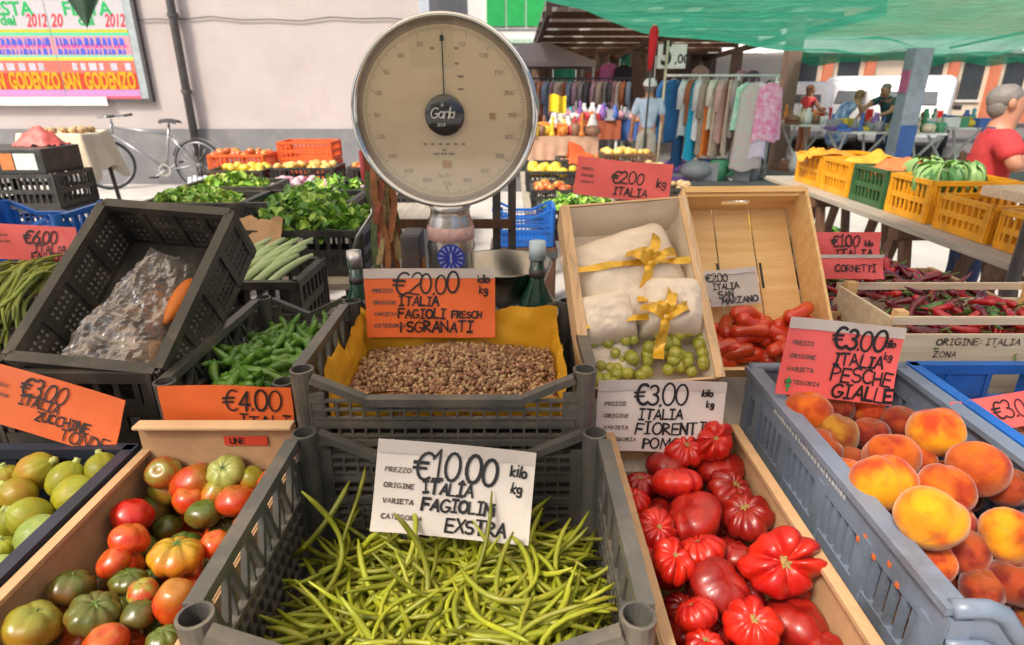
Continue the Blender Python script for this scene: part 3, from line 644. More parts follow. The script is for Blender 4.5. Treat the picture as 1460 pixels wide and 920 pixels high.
# tilted crate with the plastic bag and carrots
def tilt(px_b, py_b, d_b, px_t, py_t, d_t):
    """frame from the middle of the lower rim to the middle of the upper rim"""
    a = Vector((0, 0, CAMZ)) + ray(px_b, py_b)*d_b; b_ = Vector((0, 0, CAMZ)) + ray(px_t, py_t)*d_t
    return a, b_
def tilted_frame(a, b_, h):
    yv = (b_-a); L_ = yv.length; yv.normalize(); xv = Vector((1, 0, 0)); xv = (xv - yv*xv.dot(yv)).normalized(); zv = xv.cross(yv)
    M_ = Matrix((xv, yv, zv)).transposed().to_4x4(); M_.translation = (a+b_)/2 - zv*h
    return M_, L_
a, b_ = tilt(112, 520, 1.36, 238, 292, 1.62); MG, LG = tilted_frame(a, b_, .17)
CR['G'] = crate('dark fine meshed crate tilted up, holding a plastic bag and carrots', MG.translation, .365, LG, .17, M_dgreen, 'dense', MG.to_3x3().to_4x4())

# ------------------------------------------------------------------ fruit and vegetables
def unit_fruit(name, n_rib=0, dep=0., flat=1., dimple=.2, seed=0, lump=.05, nu=28, nv=16, stretch=1., cleft=0., bottom=.0):
    rnd = random.Random(seed); ph0 = rnd.uniform(0, 6); ph1 = rnd.uniform(0, 6); b = MB()
    vs_ = []
    for i in range(nv+1):
        ph = math.pi*i/nv
        for j in range(nu):
            a = 2*math.pi*j/nu
            r = 1.0; s_ = math.sin(ph)
            if n_rib: r -= dep*(1+.45*math.sin(2*a+ph1))*(1-abs(math.cos(n_rib*a/2+ph0+.55*math.sin(a+ph1)+.35*math.sin(2*a+ph0))))**1.6*(.35+.65*abs(math.cos(ph))**.5 if flat < .9 else .7)*min(1, s_*1.6)
            if cleft: r -= cleft*math.exp(-((a-math.pi)/.22)**2)*min(1, s_*1.3)
            x, y, z = r*s_*math.cos(a), r*s_*math.sin(a)*stretch, r*math.cos(ph)*flat
            rho = math.hypot(x, y)
            z -= (dimple*math.exp(-(rho/.28)**2) if ph < 1.57 else -bottom*math.exp(-(rho/.3)**2))
            k = noise.noise(Vector((x*1.3+seed*7.1, y*1.3, z*1.3)))*lump*2
            vs_.append((x*(1+k), y*(1+k), z*(1+k)))
    fs = [(i*nu+j, i*nu+(j+1) % nu, (i+1)*nu+(j+1) % nu, (i+1)*nu+j) for i in range(nv) for j in range(nu)]
    b.add(vs_, fs); me = b.mesh(name, [M_ink], True)
    bm = bmesh.new(); bm.from_mesh(me); bmesh.ops.remove_doubles(bm, verts=bm.verts, dist=1e-4); bmesh.ops.recalc_face_normals(bm, faces=bm.faces); bm.to_mesh(me); bm.free()
    return me
TOM = [unit_fruit('ribbed_tomato', 9, .26, .68, .28, 1, .07, 54, 18), unit_fruit('ribbed_tomato', 12, .2, .66, .25, 2, .06, 60, 18),
       unit_fruit('ribbed_tomato', 7, .34, .8, .34, 3, .15, 60, 22, .82), unit_fruit('ribbed_tomato', 5, .1, .74, .22, 4, .06, 40, 16), unit_fruit('ribbed_tomato', 14, .15, .62, .2, 5, .06, 60, 18)]
OVAL = [unit_fruit('oval_tomato', 0, 0, .84, .16, 6, .05), unit_fruit('oval_tomato', 5, .07, .8, .18, 7, .06, 36), unit_fruit('oval_tomato', 0, 0, 1.25, .1, 8, .05), unit_fruit('oval_tomato', 8, .14, .72, .2, 9, .05, 44)]
PEACH = [unit_fruit('peach', 0, 0, .93, .26, 21, .04, 32, 18, cleft=.13), unit_fruit('peach', 0, 0, .98, .2, 22, .05, 32, 18, cleft=.11), unit_fruit('peach', 0, 0, .9, .28, 23, .05, 32, 18, cleft=.14)]
COURG = [unit_fruit('round_courgette', 9, .07, 1.12, .02, 31, .03, 40, 16), unit_fruit('round_courgette', 9, .07, 1.0, .02, 32, .04, 40, 16)]
FM = dict(
 red=fruit_mat('tomato_red', (.6, .02, .005), (.46, .008, .006), (.56, .07, .012), .3, coat=.22, scale=1.8, tlo=.75, thi=1.5),
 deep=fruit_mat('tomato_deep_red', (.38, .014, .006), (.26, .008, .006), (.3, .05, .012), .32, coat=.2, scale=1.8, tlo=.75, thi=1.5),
 orange=fruit_mat('tomato_orange', (.56, .085, .008), (.5, .035, .008), (.4, .16, .02), .25, tlo=.35, thi=1.1),
 orange2=fruit_mat('tomato_orange_red', (.52, .035, .008), (.5, .09, .01), (.36, .15, .02), .25, tlo=.5, thi=1.1),
 yellow=fruit_mat('tomato_yellow', (.54, .26, .012), (.5, .13, .01), (.33, .3, .025), .25, tlo=.2, thi=.9),
 ygreen=fruit_mat('tomato_yellow_green', (.32, .26, .022), (.38, .14, .012), (.22, .25, .03), .25, tlo=.1, thi=.8),
 green=fruit_mat('tomato_green', (.11, .125, .016), (.17, .08, .012), (.07, .12, .018), .25, tlo=.0, thi=.7),
 olive=fruit_mat('tomato_brown_green', (.17, .07, .014), (.11, .09, .016), (.075, .1, .016), .25, tlo=.0, thi=.7),
 pale=fruit_mat('tomato_pale_green', (.38, .38, .09), (.32, .35, .06), (.38, .43, .13), .3, tlo=.2, thi=.9),
 greenred=fruit_mat('tomato_green_red', (.27, .25, .035), (.42, .05, .012), (.2, .22, .035), .25, lo=.42, hi=.55),
 pyel=fruit_mat('peach_yellow', (.76, .31, .01), (.5, .055, .012), (.34, .02, .012), .7, .15, 0, .3, 1.1, .04, .38, .70, tlo=.3, thi=1.2, speck=(.6, .16, .02)),
 pora=fruit_mat('peach_orange', (.62, .14, .012), (.32, .022, .01), (.5, .12, .02), .7, .15, 0, .3, 1.1, .04, .33, .66, tlo=.5, thi=1.3, speck=(.5, .08, .02)),
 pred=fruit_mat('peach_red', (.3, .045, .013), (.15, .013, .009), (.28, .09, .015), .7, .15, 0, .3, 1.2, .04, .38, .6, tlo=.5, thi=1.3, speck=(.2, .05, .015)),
 polive=fruit_mat('peach_olive', (.36, .17, .016), (.22, .04, .012), (.28, .11, .016), .7, .15, 0, .3, 1.2, .04, .4, .62, tlo=.5, thi=1.3, speck=(.25, .1, .015)),
 courg=fruit_mat('courgette_green', (.3, .27, .01), (.22, .225, .01), (.26, .3, .025), .42, .4, .06, 0, 2, .02, speck=(.28, .27, .04)),
 courgo=fruit_mat('courgette_tan', (.32, .25, .012), (.36, .19, .014), (.27, .27, .02), .42, .4, .06, 0, 1.4, .02, speck=(.3, .26, .05)),
 courgp=fruit_mat('courgette_pale', (.2, .28, .05), (.25, .3, .055), (.3, .4, .13), .42, .4, .06, 0, 2, .02))
M_scar = mat('stem_scar', (.27, .17, .05), .85, .4, 9); M_stem = mat('green_stem', (.13, .2, .05), .7, .3, 6); M_cal = mat('pale_stem', (.45, .5, .16), .6, .25, 6)
def scar_mesh(kind):
    b = MB(); rnd = random.Random(5)
    if kind == 'star':
        n = 12; pts = [(.17*(1 if i % 2 else .6)*rnd.uniform(.5, 1.35)) for i in range(n)]
        b.add([(0, 0, .03)] + [(r*math.cos(6.283*i/n), r*math.sin(6.283*i/n), .0) for i, r in enumerate(pts)], [(0, 1+i, 1+(i+1) % n) for i in range(n)])
    elif kind == 'calyx':
        for i in range(5):
            a = 6.283*i/5; c_, s_ = math.cos(a), math.sin(a)
            b.add([(.05*c_-.07*s_, .05*s_+.07*c_, .02), (.05*c_+.07*s_, .05*s_-.07*c_, .02), (.42*c_, .42*s_, .09), (.2*c_, .2*s_, .06)], [(0, 1, 3), (1, 2, 3), (2, 0, 3)])
        b.tube([(0, 0, 0), (.02, .03, .16)], [.05, .035], 6)
    elif kind == 'stub':
        b.lathe([(.001, -.05), (.30, -.05), (.2, .12), (.16, .3), (.19, .38), (.001, .4)], 10, rib=lambda a, t: 1+.14*math.cos(5*a))
    else: b.disc((0, 0), .11, 8, z=0)
    return b.mesh('stem_scar', [M_scar], kind == 'stub')
SCAR = {k: scar_mesh(k) for k in ('star', 'calyx', 'stub', 'pit')}
def fruit(name, label, cat, group, mesh, m, p, r, aim=None, spin=0, scar=None, sm=None, top=.5, sq=(1, 1, 1)):
    """unit mesh scaled to radius r, stem end turned towards aim"""
    o = bpy.data.objects.new(name, mesh); link(o); o.location = p; o.scale = (r*sq[0], r*sq[1], r*sq[2])
    q = Vector(aim or (0, 0, 1)).normalized().to_track_quat('Z', 'Y').to_matrix().to_4x4() @ Matrix.Rotation(spin, 4, 'Z')
    o.rotation_euler = q.to_euler()
    o.material_slots[0].link = 'OBJECT'; o.material_slots[0].material = m
    tag(o, label, cat, group)
    if scar:
        s_ = bpy.data.objects.new('stem_scar' if scar in ('star', 'pit') else 'stem', SCAR[scar]); link(s_, o); s_.location = (0, 0, top)
        s_.material_slots[0].link = 'OBJECT'; s_.material_slots[0].material = sm or M_scar
    return o
rnd = random.Random(3)
def relax(items, lo, hi, it=30, k=.42):
    """push overlapping fruit apart a little inside the box"""
    for _ in range(it):
        for i, a in enumerate(items):
            for b_ in items[i+1:]:
                d = a['p']-b_['p']; L_ = d.length; m_ = (a['r']+b_['r'])*.88
                if 1e-6 < L_ < m_:
                    f = d/L_*(m_-L_)*.5*k
                    if a.get('fix', 0) < 1: a['p'] = a['p'] + f*(1-a.get('fix', 0))
                    if b_.get('fix', 0) < 1: b_['p'] = b_['p'] - f*(1-b_.get('fix', 0))
        for a in items:
            for ax in (0, 1): a['p'][ax] = min(max(a['p'][ax], lo[ax]+a['r']*.9), hi[ax]-a['r']*.9)
            a['p'].z = max(a['p'].z, lo[2]+a['r']*.7)
def fill(items, lo, hi, r, zt, n, seed):
    rr = random.Random(seed); out = []
    for k in range(n):
        q = dict(p=Vector((rr.uniform(lo[0]+r, hi[0]-r), rr.uniform(lo[1]+r, hi[1]-r), zt+rr.uniform(-.01, .01))), r=r*rr.uniform(.85, 1.1), fill=True)
        if all((q['p']-o['p']).length > (q['r']+o['r'])*.8 for o in out+items): out.append(q)
    return out
def px_items(rows, z):
    out = []
    for row in rows:
        px, py, rp = row[:3]; dz = row[3]
        p = PZ(px, py, z+dz); r = rp*depth(p)/FPX/math.sqrt(1+((px-730)**2+(py-460)**2)/FPX**2)
        out.append(dict(p=p, r=r, fix=.94, row=row))
    return out

# --- red ribbed tomatoes (box D): px, py, radius px, lift, mesh, colour, stem aim, label
D_ = [
 (1008,617,27,.05,2,'red',(-.2,-.6,.7),'bright upright red tomato standing in front of the white 3.00 card'),
 (967,632,25,.03,0,'red',(0,-.3,1),'red tomato beside the upright one below the white 3.00 card'),
 (958,662,29,.01,3,'deep',(.2,.2,1),'smooth dark red tomato second row from the box back'),
 (1023,662,33,.0,3,'deep',(0,.3,1),'large dull red tomato against the back right of the cardboard box'),
 (965,689,34,.02,4,'red',(0,.55,.8),'wide flat red tomato with fine ribs near the box back'),
 (1042,700,32,.0,0,'deep',(.3,-.3,.8),'dark ribbed tomato with greenish scar beside the flat ribbed one'),
 (987,738,41,.0,3,'deep',(-.6,.1,.7),'big dark red tomato with a puckered left side'),
 (913,690,21,.0,0,'deep',(0,0,1),'small red tomato seen behind the green bean crate rail'),
 (934,756,30,.02,1,'red',(.2,-.5,.8),'ribbed tomato close to the bean crate top rail'),
 (956,800,34,.025,2,'red',(.1,-.3,.9),'orange red ribbed tomato touching the bean crate rail'),
 (1000,788,33,.015,1,'red',(-.3,.4,.8),'round finely ribbed red tomato in the middle of the box'),
 (1048,792,22,.0,3,'deep',(0,.2,1),'small smooth tomato left of the huge folded tomato'),
 (1025,836,42,.01,3,'deep',(.3,-.3,.85),'large smooth dark tomato with small star scar'),
 (1088,733,37,.0,0,'deep',(-.3,-.2,.9),'ribbed tomato just behind the huge folded tomato'),
 (1114,806,56,.045,2,'red',(-.15,-.65,.65),'huge deeply folded red tomato with a yellow scar'),
 (993,880,32,.02,1,'red',(-.4,.5,.8),'strongly ribbed tomato beside the crate corner hole'),
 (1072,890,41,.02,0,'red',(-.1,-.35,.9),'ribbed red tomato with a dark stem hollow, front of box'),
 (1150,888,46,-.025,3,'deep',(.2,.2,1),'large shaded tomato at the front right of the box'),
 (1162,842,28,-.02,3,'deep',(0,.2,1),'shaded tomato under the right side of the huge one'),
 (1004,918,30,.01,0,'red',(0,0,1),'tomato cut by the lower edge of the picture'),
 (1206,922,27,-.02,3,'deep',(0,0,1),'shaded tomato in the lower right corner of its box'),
 (898,715,24,.0,1,'red',(0,0,1),'red tomato seen through the bean crate lattice'),
 (925,800,26,.0,0,'red',(0,0,1),'red tomato low behind the bean crate lattice'),
]
items = px_items(D_, .875); lo, hi = (.206, .5, .752), (.498, 1.17)
for it in items: it['r'] *= 1.13
items += fill(items, lo, hi, .036, .825, 400, 1)
items += fill(items, lo, hi, .036, .785, 300, 11)
relax(items, lo, hi)
for it in items:
    if it.get('fill'):
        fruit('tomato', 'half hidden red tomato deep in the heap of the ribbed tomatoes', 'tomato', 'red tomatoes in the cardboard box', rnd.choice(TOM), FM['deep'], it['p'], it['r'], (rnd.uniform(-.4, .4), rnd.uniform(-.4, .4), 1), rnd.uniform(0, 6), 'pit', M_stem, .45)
    else:
        r_ = it['row']; big = r_[2] > 50
        fruit('tomato', r_[7], 'tomato', 'red tomatoes in the cardboard box', TOM[r_[4]], FM[r_[5]], it['p'], it['r']*1.04, r_[6], rnd.uniform(0, 6), 'star' if (big or r_[4] in (0, 3)) else 'pit', M_scar, .5 if big else .46)

# --- peaches (crate E)
E_ = [
 (1127,590,32,.03,0,'pora',(-.2,.2,1),'bright orange peach in the back left corner under the pink card'),
 (1187,583,29,.005,1,'pred',(0,0,1),'dark red peach below the word on the pink card'),
 (1237,584,25,.005,1,'pora',(0,.3,1),'deep orange peach in the middle of the back row'),
 (1286,603,29,.0,2,'pred',(.3,0,1),'brownish red peach at the back right of the crate'),
 (1334,618,42,.045,0,'pyel',(-.3,.5,.8),'large orange peach perched high by the right rim'),
 (1185,619,33,.005,1,'polive',(.4,0,1),'olive yellow peach in the second row'),
 (1241,619,28,-.005,2,'pred',(0,.2,1),'dark peach in the second row, centre'),
 (1158,640,30,-.005,0,'pred',(.5,-.2,.8),'dull dark peach next to the left rim'),
 (1393,668,45,.04,1,'pora',(-.6,-.1,.8),'orange peach with pale hollow at its left, near the right rim'),
 (1270,652,40,.02,0,'pora',(.2,.6,.7),'yellow and red peach behind the two front yellow ones'),
 (1191,678,30,.0,2,'pora',(0,.3,1),'dull orange peach beside the left rim, third row'),
 (1209,656,22,-.02,1,'pred',(0,0,1),'small brown peach deep between the left hand peaches'),
 (1257,688,48,.045,2,'pyel',(-.1,.7,.5),'yellow peach with red shoulder just behind the brightest one'),
 (1286,739,51,.07,0,'pyel',(.5,.6,.4),'brightest large yellow peach on top of the heap'),
 (1348,706,43,.035,1,'pora',(.1,.8,.5),'orange red peach right of the two yellow ones'),
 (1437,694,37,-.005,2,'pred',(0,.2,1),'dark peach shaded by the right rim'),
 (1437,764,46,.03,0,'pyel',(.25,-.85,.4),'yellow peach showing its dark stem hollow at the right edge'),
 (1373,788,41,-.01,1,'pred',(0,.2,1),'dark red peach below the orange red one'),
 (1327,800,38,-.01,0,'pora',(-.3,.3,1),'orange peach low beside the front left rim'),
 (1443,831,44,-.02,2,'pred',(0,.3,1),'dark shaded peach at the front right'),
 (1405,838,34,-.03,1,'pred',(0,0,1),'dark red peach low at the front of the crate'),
 (1354,738,36,-.0,2,'pora',(0,.3,1),'orange peach half hidden under the orange red one'),
 (1096,573,22,.0,1,'polive',(0,0,1),'small peach tucked in the back left corner of the crate'),
 (1310,652,26,-.0,1,'pora',(0,.2,1),'peach wedged below the high perched one'),
]
items = px_items(E_, .985); lo, hi = (.575, .62, .76), (.925, 1.285)
for it in items: it['r'] *= 1.08
items += fill(items, lo, hi, .038, .91, 300, 2)
items += fill(items, lo, hi, .038, .85, 200, 12) 
relax(items, lo, hi)
for it in items:
    if it.get('fill'):
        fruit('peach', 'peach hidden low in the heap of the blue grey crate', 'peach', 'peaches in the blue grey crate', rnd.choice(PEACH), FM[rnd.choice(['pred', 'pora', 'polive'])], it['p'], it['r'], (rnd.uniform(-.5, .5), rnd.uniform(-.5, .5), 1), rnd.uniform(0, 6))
    else:
        r_ = it['row']; fruit('peach', r_[7], 'peach', 'peaches in the blue grey crate', PEACH[r_[4]], FM[r_[5]], it['p'], it['r']*1.03, r_[6], rnd.uniform(0, 6), 'pit', mat('peach_pit_hollow', (.08, .04, .02), .9), .66)
for k, (px, py, rp, lb) in enumerate(((1440, 633, 27, 'olive yellow peach under the pink card in the blue crate'), (1478, 628, 26, 'dark peach at the right edge in the blue crate'), (1410, 660, 26, 'peach low in the blue crate against its left wall'))):
    p = PZ(px, py, .93 - .03*(k == 2)); fruit('peach', lb, 'peach', 'peaches in the blue crate', PEACH[k], FM[('polive', 'pred', 'pred')[k]], p, rp*depth(p)/FPX, (0, 0, 1))
for it in fill([], (.96, .75, .76), (1.42, 1.3), .04, .875, 90, 8):
    fruit('peach', 'peach lying in the bright blue crate at right', 'peach', 'peaches in the blue crate', rnd.choice(PEACH), FM[rnd.choice(['pred', 'polive', 'pora'])], it['p'], it['r'], (rnd.uniform(-.5, .5), rnd.uniform(-.5, .5), 1), rnd.uniform(0, 6))

# --- green, orange and red tomatoes (box B)
B_ = [
 (257,651,23,.03,0,'greenred',(.1,-.6,.7),'green and red tomato against the back cardboard wall'), (299,664,26,.01,2,'orange2',(.6,.1,.4),'orange red oval tomato near the cardboard back wall'),
 (346,650,24,.03,3,'pale',(0,-.5,.8),'pale green ribbed tomato below the red sticker'), (342,679,18,.0,0,'orange2',(0,0,1),'small orange tomato below the pale green ribbed one'),
 (361,677,19,.01,2,'yellow',(.3,0,.8),'small yellow tomato beside the bean crate rail'), (394,672,19,.01,0,'orange',(0,0,1),'orange tomato seen through the top of the bean crate lattice'),
 (236,696,21,.0,2,'ygreen',(-.7,0,.5),'yellow green egg shaped tomato at the left of the third row'), (273,705,23,.005,0,'orange2',(.3,-.2,.9),'red tomato beside the yellow green egg shaped one'),
 (311,702,20,.005,2,'yellow',(.3,.3,.8),'amber oval tomato between the red and orange ones'), (341,714,26,.01,0,'orange',(0,.3,.9),'orange tomato touching the rail, third row'),
 (370,716,24,.0,1,'orange',(0,0,1),'orange tomato just behind the bean crate rail'), (290,733,24,.0,0,'green',(0,.2,1),'dark green round tomato in the middle of the box'),
 (189,735,30,.01,0,'red',(.2,.4,.9),'bright red oval tomato at the left side of the box'), (183,772,30,.03,1,'orange',(.2,.5,.8),'orange tomato forming the upper half of the double tomato'),
 (165,799,25,.02,0,'orange2',(-.4,-.2,.8),'orange tomato forming the lower half of the double tomato'), (252,794,39,.01,3,'yellow',(.1,.2,.95),'large yellow ribbed tomato in the middle of the box'),
 (306,776,22,.0,0,'orange2',(0,0,1),'orange red tomato right of the large yellow ribbed one'), (101,838,35,.005,1,'olive',(.2,.3,.9),'brown green tomato at the left wall of the box'),
 (182,829,27,.0,3,'green',(.1,.2,.95),'green ribbed tomato left of the two stacked olive ones'), (203,845,23,.01,1,'greenred',(0,0,1),'small green tomato with an orange flush'),
 (199,875,26,.0,0,'olive',(0,.3,.9),'olive brown tomato in front of the orange flushed one'), (134,876,41,.01,3,'olive',(.3,.1,.9),'large dark green and brown ribbed tomato near the front'),
 (251,858,31,.01,2,'orange',(.2,-.1,.9),'orange oval tomato beside the bean crate corner'), (47,892,46,.02,1,'ygreen',(.3,.2,.9),'big yellow green tomato at the front left corner'),
 (151,918,35,.0,0,'orange2',(0,0,1),'brownish orange tomato cut by the lower edge'), (234,912,27,.0,3,'green',(0,.2,1),'green striped tomato next to the bean crate corner'),
 (335,804,22,.0,0,'orange',(0,0,1),'orange tomato behind the lattice, near the large yellow one'), (321,824,20,-.005,0,'orange2',(0,0,1),'red orange tomato low behind the lattice'),
 (352,748,20,.0,1,'orange2',(0,0,1),'orange tomato in the shadow of the rail'), (386,776,17,.0,0,'orange2',(0,0,1),'small orange tomato deep behind the lattice'),
]
items = px_items(B_, .868); lo, hi = (-.773, .46, .752), (-.446, 1.09)
for it in items: it['r'] *= 1.12
items += fill(items, lo, hi, .031, .815, 400, 3)
items += fill(items, lo, hi, .033, .78, 300, 13)
relax(items, lo, hi)
for it in items:
    if it.get('fill'):
        fruit('tomato', 'tomato hidden under the mixed green and orange tomatoes', 'tomato', 'mixed tomatoes in the cardboard box', rnd.choice(OVAL), FM[rnd.choice(['olive', 'orange2', 'green'])], it['p'], it['r'], (rnd.uniform(-.5, .5), rnd.uniform(-.5, .5), 1), rnd.uniform(0, 6))
    else:
        r_ = it['row']; gr = r_[5] in ('green', 'olive', 'ygreen', 'yellow', 'greenred', 'pale')
        fruit('tomato', r_[7], 'tomato', 'mixed tomatoes in the cardboard box', OVAL[r_[4]], FM[r_[5]], it['p'], it['r']*1.02, r_[6], rnd.uniform(0, 6), 'calyx' if r_[4] in (1, 3) and gr else 'pit', M_stem, {0: .66, 1: .6, 2: 1.1, 3: .53}[r_[4]])

# --- round courgettes (crate A)
A_ = [
 (70,658,33,.02,0,'courgo',(.8,.1,.5),'tan green courgette in the back row under the orange card'), (94,685,31,.02,0,'courg',(.3,.6,.7),'green courgette pointing its stem back, second row'),
 (160,658,28,.02,0,'courg',(-.4,.6,.7),'yellow green courgette with upright stem in the back right corner'), (26,705,31,.01,0,'courgo',(-.8,.2,.5),'tan green courgette in the left of the second row'),
 (118,706,35,.02,0,'courg',(.8,.2,.4),'large yellow green courgette by the right crate wall'), (10,678,24,.0,1,'courgo',(0,0,1),'courgette cut by the left edge, second row'),
 (44,737,36,.01,0,'courg',(-.6,-.3,.6),'green courgette in the third row'), (66,764,38,.01,0,'courgp',(.8,.3,.4),'pale green courgette with its stem to the right'),
 (6,783,24,.0,1,'courg',(0,0,1),'courgette cut by the left edge, fourth row'), (16,818,37,.01,1,'courgp',(.5,.6,.5),'mint green courgette with a thick pale stem at the left edge'),
 (28,653,19,.0,1,'courg',(0,0,1),'small courgette half hidden under the orange card'), (0,648,16,-.01,1,'courgo',(0,0,1),'small courgette at the left edge below the card'),
]
items = px_items(A_, .89); lo, hi = (-1.18, .47, .76), (-.81, 1.09)
items += fill(items, lo, hi, .04, .81, 50, 4)
relax(items, lo, hi)
for it in items:
    r_ = it.get('row'); lb = r_[7] if r_ else 'round courgette hidden low in the dark blue crate'
    fruit('round_courgette', lb, 'courgette', 'round courgettes in the dark blue crate', COURG[r_[4] if r_ else 1], FM[r_[5] if r_ else 'courg'], it['p'], it['r']*.98, r_[6] if r_ else (rnd.uniform(-.6, .6), rnd.uniform(-.6, .6), .6), rnd.uniform(0, 6), 'stub', M_cal, .98 if (r_ and r_[4] == 0) else .88)

# --- green beans (crate C)
def pod_mesh(name, seed, L_, r, bend_, n=7, seg=9, tip=.25, m=None, lump=0):
    rr = random.Random(seed); a = bend_; pts = []; rs = []
    for i in range(seg+1):
        t_ = i/seg; th = a*(t_-.5); x = L_*(t_-.5); y = -a*L_*.5*((t_-.5)**2)*2 + L_*.04*math.sin(t_*5+seed)
        pts.append((x, y, .04*L_*math.sin(t_*4+seed*2)))
        e = min(t_, 1-t_); rs.append(r*min(1, .34+e*6)*(1+lump*math.sin(t_*14+seed)))
    b = MB(); b.tube(pts, rs, n); return b.mesh(name, [m], True)
M_bean = mat('bean_skin', (.19, .23, .01), .45, .25, 22, objvar=.4, coat=.06, col2=(.32, .33, .018), grime=(.24, .19, .03), gscale=16)
PODS = [pod_mesh('green_bean', k, random.uniform(.15, .24), random.uniform(.0038, .0056), random.choice((-1, 1))*random.uniform(.4, 2.1), 7, 10, m=M_bean, lump=.05) for k in range(18)]
def heap(x, y): return .822 + .08*math.exp(-((x+.0)/.2)**2-((y-.66)/.2)**2) + .015*noise.noise(Vector((x*8, y*8, 2)))
def bean_pose(rr, layer):
    x = rr.uniform(-.33, .085); y = rr.uniform(.62, .97)
    z = heap(x, y) - layer*.012 + rr.uniform(-.006, .012)
    yaw = rr.gauss(.8, 1.1); up = rr.gauss(0, .12)
    return Matrix.Translation((x, y, z)) @ Matrix.Rotation(yaw, 4, 'Z') @ Matrix.Rotation(up, 4, 'Y') @ Matrix.Rotation(rr.gauss(0, .5) + (math.pi if rr.random() < .5 else 0), 4, 'X')
rb = random.Random(9)
def put_bean(M_, lb): 
    o = bpy.data.objects.new('green_bean', rb.choice(PODS)); link(o); o.matrix_world = M_; tag(o, lb, 'green bean', 'green beans in the front crate'); return o
for k in range(250): put_bean(bean_pose(rb, k % 3), 'slim green bean lying in the loose heap of the front crate')
for k, (px, py, lean_, yaw) in enumerate(((455, 760, 50, 20), (480, 780, 42, 110), (500, 745, 48, 80), (590, 800, 45, 60), (610, 815, 52, 95), (545, 765, 30, 10))):
    p = PZ(px, py, .885); put_bean(Matrix.Translation(p) @ Matrix.Rotation(R(yaw), 4, 'Z') @ Matrix.Rotation(R(-lean_), 4, 'Y') @ Matrix.Rotation(k, 4, 'X'), 'slim green bean poking up out of the heap below the 10.00 card')
mb = MB()
for k in range(520):
    me = rb.choice(PODS); M_ = Matrix.Translation((rb.uniform(-.33, .09), rb.uniform(.62, .97), 0)) @ Matrix.Rotation(rb.uniform(0, 6.28), 4, 'Z') @ Matrix.Rotation(rb.gauss(0, .12), 4, 'Y')
    z = heap(M_.translation.x, M_.translation.y) - .03 - rb.random()*.06; M_.translation.z = z
    mb.add([v.co for v in me.vertices], [tuple(p.vertices) for p in me.polygons], 0, M_)
o = mb.build('green_beans_below', M_bean, None, True); tag(o, 'lower layers of green beans filling the front crate', 'green beans'); o['kind'] = 'stuff'

# --- shelled beans and yellow paper (crate I)
def small_balls(n, fn, ms, seed, s_=(1.35, .9, .8)):
    rr = random.Random(seed); b = MB(); base = MB(); base.ball((0, 0, 0), 1, 7, 5)
    for k in range(n):
        p, r = fn(rr); M_ = Matrix.Translation(p) @ Euler((rr.uniform(0, 6), rr.uniform(0, 6), rr.uniform(0, 6))).to_matrix().to_4x4() @ Matrix.Diagonal((r*s_[0], r*s_[1], r*s_[2], 1))
        b.add(base.v, base.f, rr.randrange(len(ms)), M_)
    return b
def bean_h(x, y): return .995 + .05*math.exp(-((x+.13)/.22)**2-((y-1.33)/.16)**2)
ms = [mat('borlotti_tan', (.36, .22, .11), .45, .35, 120), mat('borlotti_pink', (.28, .14, .075), .45, .4, 120), mat('borlotti_cream', (.44, .3, .16), .45, .3, 120), mat('borlotti_brown', (.2, .1, .05), .45, .3, 120)]
def fn(rr):
    x = rr.uniform(-.37, .10); y = rr.uniform(1.122, 1.45); return Vector((x, y, bean_h(x, y)+rr.uniform(-.012, .006))), rr.uniform(.0046, .0068)
b = small_balls(4600, fn, ms, 5); o = b.build('shelled_beans', ms, None, True); tag(o, 'heap of speckled shelled beans on yellow paper', 'beans'); o['kind'] = 'stuff'
b = MB(); b.sheet(20, 14, lambda u, v: (-.39+.51*u, 1.11+.36*v, bean_h(-.39+.51*u, 1.11+.36*v)-.014))
M_yel = mat('yellow_paper', (.72, .38, .015), .65, .1, 8, bump=.12, bscale=20, grime=(.6, .29, .01), gscale=6)
t = thing('yellow_paper', 'crumpled yellow wrapping paper lining the shelled bean crate', 'paper', (0, 0, 0))
b.build('floor_sheet', M_yel, t, True)
def edge_sheet(ax, c, lo_, hi_, z0, z1, out, seed, jag=.02):
    b = MB()
    def f(u, v):
        s_ = lo_+(hi_-lo_)*u; zz = z0+(z1-z0)*v + (noise.noise(Vector((u*5+seed, seed, 0)))*jag*2)*v; cc = c + out*v*v + .012*noise.noise(Vector((u*9+seed, v*4, 3)))
        return (s_, cc, zz) if ax == 'y' else (cc, s_, zz)
    b.sheet(26, 8, f); b.build('folded_edge', M_yel, t, True)
edge_sheet('y', 1.455, -.385, .115, .98, 1.125, .004, 1, .03); edge_sheet('y', 1.12, -.37, .10, .99, 1.05, -.006, 2, .014)
edge_sheet('x', -.378, 1.12, 1.455, .98, 1.11, -.004, 3, .03); edge_sheet('x', .108, 1.12, 1.455, .98, 1.09, .004, 4, .03)
b = MB(); b.sheet(10, 5, lambda u, v: (-.30+.22*u, 1.1+.05*v, 1.066-.016*u*u-.03*v+.008*math.sin(u*6)))
b.build('torn_flap', M_yel, t, True)

